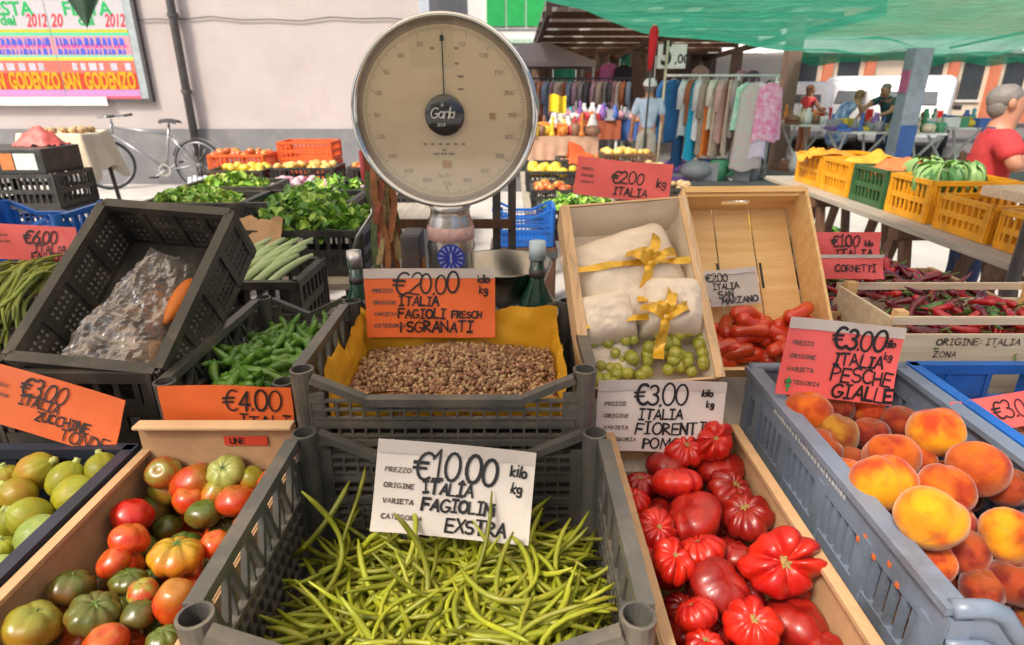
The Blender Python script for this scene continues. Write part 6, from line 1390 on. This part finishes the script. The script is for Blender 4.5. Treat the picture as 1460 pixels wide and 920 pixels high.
GMESH = {k: goods_mesh(k) for k in ('box', 'mug', 'jar', 'book', 'bundle', 'figurine')}
def scatter_goods(where, x0, x1, y0, y1, z, n, seed, pal, sc_=1.0):
    rr = random.Random(seed)
    for k in range(n):
        kd = rr.choice(list(GMESH)); c_ = rr.choice(pal); o = bpy.data.objects.new({'box': 'small_box', 'jar': 'jar', 'mug': 'mug', 'book': 'book', 'bundle': 'cloth_bundle', 'figurine': 'figurine'}[kd], GMESH[kd]); link(o)
        nx = max(1, int(math.sqrt(n*(x1-x0)/(y1-y0)))); ny = math.ceil(n/nx)
        o.location = (x0+(x1-x0)*((k % nx)+.5+rr.uniform(-.3, .3))/nx, y0+(y1-y0)*((k//nx)+.5+rr.uniform(-.3, .3))/ny, z+.006); o.rotation_euler = (0, 0, rr.uniform(0, 6.28)); s_ = sc_*rr.uniform(.8, 1.3); o.scale = (s_, s_, s_)
        o.material_slots[0].link = 'OBJECT'; o.material_slots[0].material = PM[c_]; tag(o, '%s %s %s' % (c_, {'box': 'small box', 'bundle': 'cloth bundle'}.get(kd, kd), where), {'bundle': 'cloth bundle', 'box': 'box'}.get(kd, kd), 'goods ' + where)
cloth_table('table with a rust brown cloth full of trinkets', .95, 2.1, 12.4, 13.4, 1.0, (.36, .09, .04)); cloth_table('table with a blue cloth beside the rust brown one', 2.13, 2.6, 12.6, 13.4, .97, (.05, .12, .36))
scatter_goods('on the rust brown cloth table', .95, 2.1, 12.4, 13.4, 1.0, 60, 3, ['white', 'blue', 'red', 'pink', 'cream', 'teal', 'grey', 'purple', 'white'], 1.5); scatter_goods('on the blue cloth table', 2.13, 2.6, 12.6, 13.4, .97, 14, 4, ['white', 'pink', 'grey', 'blue', 'orange'], 1.4)
far_box('brown crate of squashes beside the potatoes', (1.35, 7.4, .652), .6, .4, .26, mat('brown_crate', (.16, .09, .05), .5), 'yel', 'orange squash in the brown crate', 24, .05, 33, kind='squash')
far_box('dark crate of carrots near the yellow peppers', (.75, 7.0, .652), .5, .4, .24, M_dgreen, 'tom', 'orange red vegetable behind the yellow peppers', 24, .045, 34, kind='vegetable')
cloth_table('low table of warm coloured goods behind the yellow peppers', .25, 1.3, 9.6, 10.4, .92, (.5, .3, .2)); scatter_goods('on the low table behind the yellow peppers', .25, 1.3, 9.6, 10.4, .92, 46, 71, ['orange', 'red', 'brown', 'cream', 'yellow', 'orange', 'white'], 1.5)
scatter_goods('on the ground beside the potato crates', 1.9, 2.7, 7.2, 8.4, 0.0, 16, 5, ['brown', 'orange', 'cream', 'grey'], 2.2)
for x, y, lb in ((.55, 8.4, 'yellow cloth bag hanging near the dial edge'),):
    q = PY(795, 147, 10.6); b = MB(); b.sheet(14, 8, lambda u, v: (q.x-.14+.28*u, 10.6+.04*math.sin(u*9), q.z-.15+.27*v+.02*math.sin(u*6))); tag(b.build('yellow_bag', mat('yellow_cloth', (.8, .56, .02), .7, .15, 8), None, True), lb, 'bag')

# ------------------------------------------------------------------ clothes and rails
def garment(label, x, y, ztop, w_, L_, col, yaw=0, kind='shirt', pat=None, group='clothes on the front rail'):
    nm = {'shirt': 'shirt', 'dress': 'dress', 'trousers': 'trousers', 'jacket': 'jacket'}[kind]
    t = thing(nm, label, nm, (x, y, ztop), (0, 0, R(yaw)), group); key = 'fabric_%g_%g_%g' % col
    m = mat(key, col, .85, .2, 14, col2=pat) if pat else mat(key, col, .85, .18, 10); sd_ = x*13
    b = MB(); n = 22
    def f(u, v):
        a = 6.2832*u; sh = min(1, .35+v*7) if kind != 'trousers' else .55; fl = 1+(.25*v if kind == 'dress' else .05*v)
        fold = 1+.10*v*math.sin(a*5+sd_)+.06*v*math.sin(a*9+sd_*2)
        return (w_/2*sh*fl*math.cos(a)*fold, (.035+.03*v)*math.sin(a)*fold, -.04-L_*v + (.03*math.sin(a*3+sd_) if v == 1 else 0))
    b.sheet(n, 10, f); b.build('body', m, t, True)
    if kind in ('shirt', 'jacket'):
        for s_ in (-1, 1):
            b = MB(); sl_ = L_*(.7 if kind == 'jacket' else .5); b.tube([(s_*w_*.36, 0, -.07), (s_*w_*.5, .01, -.2), (s_*w_*.55, .015, -.05-sl_)], [.055, .06, .05], 10); b.build('sleeve', m, t, True)
    b = MB(); b.tube([(-w_*.35, 0, -.08), (0, 0, -.02), (w_*.35, 0, -.08)], .006, 5); b.tube([(0, 0, -.02), (0, 0, .035)], .003, 5); b.build('hanger', M_whitepaint, t)
    return t
def rail(label, pts_x, y, z, legs, m=M_whitepaint):
    t = thing('clothes_rail', label, 'clothes rail', (0, 0, 0)); x0, x1 = pts_x
    b = MB(); b.tube([(x0, y, z), (x1, y, z)], .022, 8); b.build('top_bar', m, t, True)
    for lx in legs:
        b = MB(); b.tube([(lx, y, z), (lx, y, .03)], .02, 8); b.build('upright', m, t, True)
        b = MB(); b.tube([(lx, y-.3, .03), (lx, y+.3, .03)], .018, 8); b.build('foot', m, t, True)
RY = 11.6; rl = PY(950, 108, RY); rx0, rx1 = rl.x, PY(1112, 112, RY).x; RZ = rl.z
rail('white clothes rail full of bright clothes', (rx0, rx1), RY, RZ, (rx0+.6, rx0+1.28, rx1-.05))
q = [ (962,'deep blue denim jacket at the left end of the front rail',.5,1.05,(.02,.12,.3),10,'jacket'), (975,'dark blue jeans hanging under the denim jacket',.36,1.5,(.02,.09,.22),20,'trousers'),
 (984,'white shirt next to the denim jacket',.5,.95,(.72,.72,.74),48,'shirt'), (990,'rust brown top on the front rail',.45,.75,(.4,.13,.06),52,'shirt'), (997,'bright turquoise long dress on the front rail',.42,1.35,(.02,.42,.66),44,'dress'), (1004,'white shirt right of the turquoise dress',.45,1.0,(.75,.74,.78),50,'shirt'),
 (1011,'taupe long shirt in the middle of the front rail',.5,1.25,(.4,.3,.24),55,'shirt'), (1018,'bright orange long dress on the front rail',.42,1.3,(.75,.2,.03),46,'dress'), (1024,'cream blouse on the front rail',.5,.85,(.74,.66,.54),48,'shirt'), (1031,'beige dress on the front rail',.5,1.3,(.55,.42,.33),52,'dress'),
 (1037,'dusty rose shirt on the front rail',.5,1.05,(.6,.36,.34),50,'shirt'), (1044,'sand coloured dress on the front rail',.48,1.25,(.58,.46,.36),68,'dress'), (1050,'mauve grey shirt on the front rail',.45,.95,(.42,.32,.33),72,'shirt'), (1057,'olive brown coat on the front rail',.4,1.2,(.2,.16,.1),74,'dress') ]
for (px, lb, w_, L_, c_, yw, kd) in q: garment(lb, PY(px, 108, RY).x, RY, RZ-.03, w_, L_, c_, yw, kd)
for (px, lb, w_, L_, c_, p_, yw) in ((1070,'mint green and white floral dress near the right end',.4,.8,(.2,.6,.4),(.7,.75,.68),5), (1083,'white and lilac print dress in front of the rail',.42,1.25,(.72,.68,.76),(.6,.45,.65),-8), (1099,'hot pink and white print dress at the right end',.42,.95,(.7,.12,.36),(.78,.6,.68),6), (1078,'pale grey green long skirt under the print dresses',.45,1.45,(.45,.52,.48),(.6,.4,.4),0)):
    garment(lb, PY(px, 112, RY-.35).x, RY-.3-(px % 5)*.03, RZ-.08, w_, L_, c_, yw, 'dress', p_)
scatter_goods('in the heap under the front clothes rail', rx0+.2, rx1-.2, 11.4, 11.9, 0, 14, 9, ['blue', 'green', 'black', 'grey', 'purple'], 3.2)
B2 = 15.5; bl = PY(745, 112, B2); z2 = PY(800, 112, B2).z
rail('grey clothes rail with dull clothes behind the trinket table', (bl.x, PY(905, 112, B2).x), B2, z2, (bl.x+.1, PY(830, 112, B2).x, PY(900, 112, B2).x), M_iron)
dull = [('grey', (.4, .36, .35)), ('cream', (.78, .7, .56)), ('mauve', (.55, .33, .38)), ('charcoal', (.12, .11, .12)), ('rust', (.6, .2, .08)), ('sand', (.66, .5, .36)), ('rose', (.7, .4, .4)), ('slate', (.3, .36, .46))]
for k in range(24):
    c_ = dull[(k*3+k//8) % 8]; garment('%s garment on the back rail, number %s from its left end' % (c_[0], ['one','two','three','four','five','six','seven','eight','nine','ten','eleven','twelve','thirteen','fourteen','fifteen','sixteen','seventeen','eighteen','nineteen','twenty','twenty-one','twenty-two','twenty-three','twenty-four'][k]), PY(750+k*6.4, 112, B2).x, B2, z2-.03, .5, .75+.12*(k % 3), c_[1], 55+(k % 4)*8, 'shirt' if k % 3 else 'dress', group='clothes on the back rail')
for k, (px, py, c_, lb) in enumerate(((868,88,(.6,.15,.35),'pink and white dress hung high in the hall'), (848,98,(.5,.12,.1),'red top hung high in the hall'), (890,90,(.02,.02,.025),'black dress hung high in the hall'), (1000,92,(.4,.3,.25),'brown coat hung high behind the price board'), (1060,98,(.5,.3,.38),'mauve dress hung high under the roof'), (1075,98,(.12,.08,.12),'dark dress hung high under the roof'))):
    p = PY(px, py, 17); garment(lb, p.x, 17, p.z, .5, .9, c_, 20, 'dress', group='clothes hung under the hall roof')
p0, p1 = PY(835, 84, 17), PY(1085, 90, 17); b = MB(); b.tube([(p0.x, 17, p0.z+.12), (p1.x, 17, p0.z+.12)], .015, 6); tag(b.build('hanging_wire', M_iron), 'thin wire under the hall roof holding hung clothes', 'wire')

# gazebo, parasol, price board
q = PY(768, 62, 17.5); t = thing('gazebo', 'grey pink gazebo canopy in front of the hall', 'gazebo', (q.x, 17.5, 0)); za = q.z; ze = PY(768, 90, 17.5).z; m_ = mat('grey_pink_canvas', (.48, .4, .37), .8, .08, 3)
b = MB(); hw = 1.35
b.add([(-hw, -hw, ze), (hw, -hw, ze), (hw, hw, ze), (-hw, hw, ze), (-.25, -.25, za), (.25, -.25, za), (.25, .25, za), (-.25, .25, za), (-hw, -hw, ze-.12), (hw, -hw, ze-.12), (hw, hw, ze-.12), (-hw, hw, ze-.12)], [(0,1,5,4),(1,2,6,5),(2,3,7,6),(3,0,4,7),(4,5,6,7),(8,9,1,0),(9,10,2,1),(10,11,3,2),(11,8,0,3)]); b.build('canopy', m_, t)
for sx in (-1, 1):
    for sy in (-1, 1): b = MB(); b.tube([(sx*(hw-.05), sy*(hw-.05), .006), (sx*(hw-.05), sy*(hw-.05), ze-.01)], .03, 8); b.build('leg', M_whitepaint, t)
q0, q1 = PY(931, 34, 10.6), PY(926, 100, 10.6); t = thing('furled_parasol', 'furled red parasol standing by the clothes rail', 'parasol', (q1.x, 10.6, 0))
b = MB(); zt, zb_ = q0.z, q1.z; b.tube([(.0, 0, zb_), (.02, 0, zb_+.3), (.03, 0, zt-.1), (.03, 0, zt)], [.03, .06, .075, .02], 10); b.build('canopy', mat('red_canvas', (.6, .01, .02), .7, .2, 8), t, True)
b = MB(); b.tube([(0, 0, .0), (.03, 0, zt+.05)], .018, 8); b.build('pole', M_iron, t, True); b = MB(); b.lathe([(.001, .07), (.2, .06), (.22, 0), (.001, 0)], 18); b.build('base', M_iron, t)
BY = 10.9; c0, c1 = PY(936, 98, BY), PY(980, 63, BY); t = thing('price_board', 'white board reading 5,00 on a wooden pole by the rail', 'sign', (c0.x, BY, 0)); W_, H_ = c1.x-c0.x, c1.z-c0.z
b = MB(); b.boxb(0, W_, -.012, .0, c0.z, c1.z); bo = b.build('board', M_whitepaint, t, bevel=.003); font_mesh('5', .48, (.05, -.0145, c0.z+.06), PM['black'], bo, bold=.012, sx=.8); font_mesh(',00', .2, (W_*.6, -.0145, c0.z+.08), PM['black'], bo, bold=.004)
b = MB(); b.tube([(W_*.28, -.035, 0), (W_*.32, -.035, c1.z+.05)], .022, 8); b.build('pole', M_woodpale, t, True)
q = PZ(965, 268, 0); t = thing('bucket', 'grey metal bucket on the ground before the clothes rail', 'bucket', (q.x-.2, q.y-3.5, 0)); b = MB(); b.lathe([(.001, 0), (.14, 0), (.18, .42), (.19, .43), (.175, .42), (.135, .012), (.001, .01)], 24); b.build('body', M_steel, t, True); b = MB(); b.tube([(-.18, 0, .42), (-.12, -.05, .3), (.12, -.05, .3), (.18, 0, .42)], .005, 5); b.build('handle', M_iron, t)

# ------------------------------------------------------------------ right background: stalls, cars
def plain_table(label, x0, x1, y0, y1, z): 
    t = thing('folding_table', label, 'table', ((x0+x1)/2, (y0+y1)/2, 0), group='folding tables under the green net'); hx, hy = (x1-x0)/2, (y1-y0)/2
    b = MB(); b.boxb(-hx, hx, -hy, hy, z-.04, z); b.build('top', M_whitepaint, t, bevel=.004)
    for s_ in (-1, 1):
        b = MB(); b.bar((s_*(hx-.1), -hy+.05, z-.04), (s_*(hx-.3), hy-.05, .0), .035); b.build('leg', M_whitepaint, t); b = MB(); b.bar((s_*(hx-.14), hy-.05, z-.04), (s_*(hx-.34), -hy+.05, .0), .035); b.build('leg', M_whitepaint, t)
for k, (pa, pb, py, y, lb) in enumerate(((1128,1185,178,12.6,'white folding table left of the woman in the blue dress'), (1200,1275,188,11.4,'white folding table with blue goods in front of the reaching man'), (1292,1352,190,11.0,'white folding table right of the grey blue post'), (1345,1410,182,11.8,'white folding table near the man in the red polo shirt'))):
    a, c_ = PY(pa, py, y), PY(pb, py, y); plain_table(lb, a.x, c_.x, y, y+.8, a.z); scatter_goods(('on the leftmost far folding table', 'on the folding table with blue goods', 'on the folding table right of the post', 'on the folding table near the red polo man')[k], a.x, c_.x, y, y+.8, a.z, 18, 40+k, (['brown', 'cream', 'white', 'orange'], ['blue', 'purple', 'blue', 'white', 'yellow', 'grey'], ['white', 'teal', 'brown', 'green', 'cream'], ['blue', 'orange', 'white', 'green', 'yellow', 'teal'])[k], 1.5)
    scatter_goods(('on the ground under the leftmost far table', 'on the ground under the blue goods table', 'on the ground just right of the post', 'on the ground under the rightmost far table')[k], a.x, c_.x, y, y+.8, 0, 7, 60+k, ['brown', 'grey', 'white', 'cream'], 2.3)
def car(label, x, y, yaw, L_=4.2, H_=1.75, W_=1.8, group='white cars parked behind the stalls'):
    t = thing('parked_car', label, 'car', (x, y, .006), (0, 0, R(yaw)), group); mw = mat('white_car_paint', (.8, .8, .8), .25, .03, 3, coat=.8)
    h0 = .32; prof = [(-L_/2, h0), (L_/2, h0), (L_/2, h0+.35), (L_/2-.1, .92), (L_/2-.95, 1.02), (L_/2-1.75, H_-.05), (L_/2-2.1, H_), (-L_/2+.5, H_), (-L_/2+.1, 1.15), (-L_/2, .8)]
    b = MB(); b.prism(prof, -W_/2, W_/2); b.build('body', mw, t, bevel=.16)
    mg = mat('car_glass', (.07, .085, .095), .08, .1, 3, spec=.8)
    b = MB(); a_, c_ = Vector((L_/2-1.0, 0, 1.06)), Vector((L_/2-1.72, 0, H_-.1)); nrm = Vector((c_.z-a_.z, 0, a_.x-c_.x)).normalized()*.012
    b.add([tuple(a_+nrm+Vector((0, s_*.8, 0))) for s_ in (-1, 1)] + [tuple(c_+nrm+Vector((0, s_*.7, 0))) for s_ in (1, -1)], [(0,1,2,3)]); b.build('windscreen', mg, t)
    for s_ in (-1, 1):
        for (xa, xb) in ((L_/2-1.75, L_/2-2.5),):
            b = MB(); yy = s_*(W_/2+.006); b.add([(xa+(.5 if xa > 0 and xa == L_/2-1.75 else 0), yy, 1.05), (xb, yy, 1.05), (xb, yy, H_-.14), (xa, yy, H_-.14)], [(0,1,2,3)]); b.build('side_window', mg, t)
        b = MB(); b.box((L_/2-.03, s_*.62, .72), (.12, .36, .18)); b.build('headlight', mat('lamp_glass', (.6, .62, .64), .1, metal=.3), t, bevel=.02)
        b = MB(); b.box((L_/2-1.45, s_*(W_/2+.1), 1.08), (.12, .18, .13)); b.build('wing_mirror', PM['black'], t, bevel=.02)
        for xx in (L_/2-.8, -L_/2+.75):
            w_ = bpy.data.objects.new('wheel', None); link(w_, t); w_.location = (xx, s_*(W_/2-.06), .32); w_.rotation_euler = (R(90), 0, 0)
            b = MB(); b.lathe([(.2, -.1), (.32, -.09), (.32, .09), (.2, .1)], 24); b.build('tyre', mat('car_tyre', (.02, .02, .02), .8), w_, True); b = MB(); b.lathe([(.001, -.08), (.2, -.085), (.2, .085), (.001, .08)], 18); b.build('rim', M_steel, w_, True)
    b = MB(); a_, c_ = Vector((-L_/2+.1, 0, 1.18)), Vector((-L_/2+.47, 0, H_-.1)); nr = Vector((a_.z-c_.z, 0, c_.x-a_.x)).normalized()*.015
    b.add([tuple(a_+nr+Vector((0, s_*.62, .03))) for s_ in (-1, 1)] + [tuple(c_+nr+Vector((0, s_*.55, -.05))) for s_ in (1, -1)], [(0,1,2,3)]); b.build('rear_window', mg, t)
    for s_ in (-1, 1): b = MB(); b.box((-L_/2-.005, s_*(W_/2-.2), .95), (.05, .16, .3)); b.build('tail_light', mat('tail_lamp', (.45, .02, .02), .2), t, bevel=.015)
    b = MB(); b.box((-L_/2-.02, 0, .45), (.08, W_*.9, .16)); b.build('rear_bumper', PM['grey'], t, bevel=.03)
    b = MB(); b.box((L_/2+.012, 0, .5), (.05, W_*.55, .14)); b.build('grille', PM['black'], t); b = MB(); b.box((L_/2+.045, 0, .42), (.02, .5, .11)); b.build('number_plate', M_white, t)
car('white hatchback nearest the brown post', PY(1190, 150, 17.5).x-.3, 18.6, 58, 4.2, 1.72); car('white van behind the man in the dark shirt', PY(1262, 150, 17).x, 18.2, 62, 4.6, 1.85); car('white van right of the grey blue post', PY(1365, 160, 15.2).x, 17.0, 55, 4.6, 1.85)

# ------------------------------------------------------------------ people
def skin_mesh(name, verts, edges, radii, m, parent, sub=2, root=0):
    me = bpy.data.meshes.new(name); me.from_pydata([tuple(v) for v in verts], edges, []); o = bpy.data.objects.new('tmp', me); link(o)
    s_ = o.modifiers.new('s', 'SKIN'); s_.use_smooth_shade = True; s_.branch_smoothing = .4
    for i, r_ in enumerate(radii):
        d_ = me.skin_vertices[0].data[i]; d_.radius = r_ if isinstance(r_, tuple) else (r_, r_); d_.use_root = i == root
    ss = o.modifiers.new('u', 'SUBSURF'); ss.levels = sub; ss.render_levels = sub
    dg = bpy.context.evaluated_depsgraph_get(); out = bpy.data.meshes.new_from_object(o.evaluated_get(dg)); bpy.data.objects.remove(o)
    out.name = name; out.materials.clear(); out.materials.append(m); out.polygons.foreach_set('use_smooth', [True]*len(out.polygons))
    q = bpy.data.objects.new(name, out); link(q, parent); return q
BASE = dict(pel=(0,0,.95), spi=(0,0,1.12), che=(0,0,1.3), nec=(0,.01,1.45), chin=(0,-.035,1.51), hed=(0,-.015,1.585), crn=(0,-.005,1.655), sL=(.18,0,1.4), sR=(-.18,0,1.4), eL=(.24,.02,1.12), eR=(-.24,.02,1.12), wL=(.25,-.08,.88), wR=(-.25,-.08,.88),
 hL=(.09,0,.92), hR=(-.09,0,.92), kL=(.1,-.02,.5), kR=(-.1,-.02,.5), aL=(.1,.03,.08), aR=(-.1,.03,.08), tL=(.11,-.14,.03), tR=(-.11,-.14,.03))
def person(label, loc, yaw, pose, shirt, lower, hair, hairm, h=1.0, sleeve=.5, dress=False, cap=None, shirt2=None, stout=1.0):
    J = {k: Vector(v) for k, v in BASE.items()}; J.update({k: Vector(v) for k, v in pose.items()})
    t = thing('person', label, 'person', loc, (0, 0, R(yaw))); t.scale = (h, h, h)
    names = ['pel','spi','che','nec','chin','hed','crn','sL','sR','eL','eR','wL','wR','hL','hR','kL','kR','aL','aR','tL','tR']; ix = {n: i for i, n in enumerate(names)}
    V = [J[n] for n in names]; E_ = [(ix[a], ix[b]) for a, b in (('pel','spi'),('spi','che'),('che','nec'),('nec','chin'),('chin','hed'),('hed','crn'),('che','sL'),('che','sR'),('sL','eL'),('sR','eR'),('eL','wL'),('eR','wR'),('pel','hL'),('pel','hR'),('hL','kL'),('hR','kR'),('kL','aL'),('kR','aR'),('aL','tL'),('aR','tR'))]
    rad = dict(pel=(.15*stout,.11*stout), spi=(.13*stout,.1*stout), che=(.135*stout,.095*stout), nec=.066, chin=.072, hed=(.082,.098), crn=(.062,.075), sL=.06, sR=.06, eL=.044, eR=.044, wL=.03, wR=.03, hL=.085, hR=.085, kL=.056, kR=.056, aL=.036, aR=.036, tL=.032, tR=.032)
    RR = [rad[n] for n in names]
    for s_ in 'LR':                                   # hand: palm, four fingers, thumb
        wv = J['w'+s_]; d = (wv-J['e'+s_]).normalized(); sd_ = d.cross(Vector((0, 0, 1)));  sd_ = sd_.normalized() if sd_.length > .05 else Vector((0, 1, 0)); nn = sd_.cross(d)
        pi_ = len(V); V.append(wv+d*.07); RR.append((.036, .018)); E_.append((ix['w'+s_], pi_))
        for k, L_ in enumerate((.06, .075, .07, .055)):
            a = len(V); V.append(wv+d*.1+sd_*(k-1.5)*.02); RR.append(.010); E_.append((pi_, a)); c_ = len(V); V.append(wv+d*(.1+L_*.5)+sd_*(k-1.5)*.022-nn*.01); RR.append(.009); E_.append((a, c_)); e = len(V); V.append(wv+d*(.1+L_)+sd_*(k-1.5)*.022-nn*.03); RR.append(.007); E_.append((c_, e))
        a = len(V); V.append(wv+d*.05-sd_*.045); RR.append(.011); E_.append((ix['w'+s_], a)); c_ = len(V); V.append(wv+d*.09-sd_*.06); RR.append(.009); E_.append((a, c_))
    skin_mesh('body', V, E_, RR, M_skin, t)
    up = (J['crn']-J['chin']).normalized(); fw = Vector((0, -1, 0)); fw = (fw-up*fw.dot(up)).normalized(); sdv = up.cross(fw)
    hc = (J['hed']+J['crn'])/2
    b = MB(); c_ = J['hed']+fw*.098-up*.015; b.add([tuple(c_+up*.035), tuple(c_+sdv*.016-up*.012), tuple(c_-sdv*.016-up*.012), tuple(c_+fw*.03-up*.01)], [(0,1,3),(0,3,2),(1,2,3)]); b.build('nose', M_skin, t, True)
    for s_ in (-1, 1):
        b = MB(); c_ = J['hed']+fw*.088+sdv*s_*.033+up*.018; b.ball(tuple(c_), .013, 8, 6); eo = b.build('eye', mat('eye_white', (.7, .68, .66), .2), t, True); b = MB(); b.ball(tuple(c_+fw*.008), .007, 8, 6); b.build('iris', M_hairdark, eo, True)
        b = MB(); c_ = J['hed']+sdv*s_*.088; b.ball(tuple(c_), .03, 8, 6, sc_=(.4, .7, 1)); b.build('ear', M_skin, t, True)
    b = MB(); c_ = J['chin']+fw*.078+up*.02; b.ball(tuple(c_), .022, 8, 6, sc_=(1, .35, .3)); b.build('mouth', mat('lips', (.42, .12, .1), .5), t, True)
    b = MB(); Mh = Matrix((sdv, -fw, up)).transposed().to_4x4(); Mh.translation = hc - up*.015
    def blob(cx, cy, cz, rx, ry, rz, n1=30, n2=18):
        def hf(u, v):
            a = 6.2832*u; ph = math.pi*v; d_ = Vector((math.sin(ph)*math.cos(a), math.sin(ph)*math.sin(a), math.cos(ph)))
            k = 1+.05*noise.noise(d_*3.1)+.05*noise.noise(Vector((d_.x*11, d_.y*11, d_.z*5)))
            return (cx+rx*d_.x*k, cy+ry*d_.y*k, cz+rz*d_.z*k)
        b.sheet(n1, n2, hf, 0, Mh)
    blob(0, .022, .018, .084, .094, .078); blob(0, .05, -.03, .075, .062, .075)
    if hair == 'long': blob(0, .06, -.11, .075, .05, .11)
    b.build('hair', hairm, t, True)
    if cap:
        b = MB(); b.sheet(26, 8, lambda u, v: (.118*math.sin(v*1.55)*math.cos(6.2832*u), .013+.13*math.sin(v*1.55)*math.sin(6.2832*u), .012+.118*math.cos(v*1.55)), 0, Mh); b.add([(-.08, -.1, .01), (.08, -.1, .01), (.06, -.21, -.01), (-.06, -.21, -.01)], [(0,1,2,3)], 0, Mh); b.build('cap', cap, t, True)
    g = 1.14
    if dress:
        skin_mesh('dress', [J['che']+Vector((0,0,.08)), J['che'], J['spi'], J['pel'], J['pel']*.7+(J['kL']+J['kR'])*.15, (J['kL']+J['kR'])*.5-Vector((0,0,.05)), J['sL'], J['sR']], [(0,1),(1,2),(2,3),(3,4),(4,5),(1,6),(1,7)], [(.1,.08), (.17,.13), (.145,.12), (.185,.15), (.22,.18), (.27,.23), .07, .07], shirt, t, root=1)
    else:
        vs_ = [J['pel']+Vector((0,0,-.02)), J['spi'], J['che'], J['che']+(J['nec']-J['che'])*.72, J['sL'], J['sR']]; rr_ = [(.165*stout,.125*stout), (.155*stout,.122*stout), (.178*stout,.14*stout), (.11,.1), .084, .084]; ed = [(0,1),(1,2),(2,3),(2,4),(2,5)]
        for k, s_ in ((4, 'L'), (5, 'R')):
            vs_.append(J['s'+s_]+(J['e'+s_]-J['s'+s_])*min(1, sleeve*1.3)); rr_.append(.072); ed.append((k, len(vs_)-1))
            if sleeve > 1: vs_.append(J['w'+s_]*.95+J['e'+s_]*.05); rr_.append(.05); ed.append((len(vs_)-2, len(vs_)-1))
        skin_mesh('shirt', vs_, ed, rr_, shirt, t, root=1)
        b = MB(); nb = J['nec']+(J['che']-J['nec'])*.25; b.lathe([(.075, -.02), (.08, .02), (.068, .035), (.066, -.02)], 18, Matrix.Translation(nb)); b.build('collar', shirt2 or shirt, t, True)
        skin_mesh('trousers', [J['pel']+Vector((0,0,.06)), J['pel'], J['hL'], J['hR'], J['kL'], J['kR'], J['aL']+Vector((0,0,.04)), J['aR']+Vector((0,0,.04))], [(0,1),(1,2),(1,3),(2,4),(3,5),(4,6),(5,7)], [(.155*stout,.12*stout), (.165*stout,.13*stout), .1, .1, .078, .078, .06, .06], lower, t, root=1)
    for s_ in 'LR': b = MB(); m_ = (J['a'+s_]+J['t'+s_])/2; b.ball(tuple(Vector((m_.x, m_.y, .04))), .05, 10, 8, sc_=(1, 2.5, .8)); b.build('shoe', PM['brown'], t, True)
    return t
M_polo = mat('red_polo_fabric', (.55, .045, .05), .85, .15, 12, bump=.6, bscale=14); M_navyc = mat('navy_fabric', (.04, .06, .13), .85); M_dtee = mat('dark_tee_fabric', (.04, .06, .06), .85, .3, 8, col2=(.03, .12, .14))
p = person('man in a red polo shirt with crossed arms at the right edge', (2.97, 3.9, 0), 66, dict(eL=(.28,-.08,1.24), wL=(-.02,-.25,1.25), eR=(-.29,-.07,1.23), wR=(.02,-.25,1.27)), M_polo, M_navyc, 'short', M_hairgrey, .975, .6, shirt2=M_navyc, stout=1.1)
def stand(px, y): q = PY(px, 150, y); return (q.x, y, .006)
person('person in a pale blue shirt and white cap seen from behind', stand(925, 10.9), 172, dict(hed=(0,-.05,1.6), crn=(0,-.04,1.68), chin=(0,-.07,1.52)), mat('pale_blue_shirt', (.45, .55, .7), .85), mat('beige_trousers', (.5, .45, .38), .85), 'short', M_hairgrey, 1.0, .7, cap=mat('white_cap', (.72, .71, .7), .8))
person('woman in a red top behind the brown post', stand(1152, 14.5), 100, dict(eL=(.2,-.18,1.16), wL=(.1,-.38,1.1), eR=(-.2,-.18,1.16), wR=(-.1,-.38,1.1)), PM['red'], mat('orange_skirt', (.5, .2, .1), .8), 'long', mat('auburn_hair', (.2, .08, .04), .5, .3, 50), .97, .3)
person('woman in a blue patterned dress leaning over a table', stand(1200, 12.6), 115, dict(spi=(0,-.06,1.1), che=(0,-.25,1.24), nec=(0,-.38,1.33), chin=(0,-.46,1.37), hed=(0,-.49,1.44), crn=(0,-.48,1.51), sL=(.17,-.28,1.3), sR=(-.17,-.28,1.3), eL=(.2,-.42,1.06), eR=(-.2,-.42,1.06), wL=(.14,-.58,.9), wR=(-.14,-.58,.9)), mat('blue_dress_fabric', (.12, .2, .42), .85, .3, 9, col2=(.4, .5, .7), contrast=(.45, .55)), PM['blue'], 'short', mat('light_brown_hair', (.25, .15, .08), .5, .3, 50), 1.0, .3, dress=True)
person('man in a dark shirt reaching to the left across goods', stand(1272, 12.9), -62, dict(spi=(0,-.05,1.1), che=(0,-.16,1.26), nec=(0,-.24,1.38), chin=(0,-.31,1.43), hed=(0,-.31,1.51), crn=(0,-.3,1.58), sL=(.17,-.18,1.33), sR=(-.17,-.18,1.33), eL=(.22,-.36,1.12), wL=(.1,-.55,1.04), eR=(-.2,-.5,1.2), wR=(-.12,-.78,1.05)), M_dtee, M_navyc, 'short', M_hairgrey, 1.03, .5)
person('dark haired person standing behind the clothes rail', stand(1094, 12.6), 180, {}, PM['grey'], PM['black'], 'short', M_hairdark, 1.02, .5)
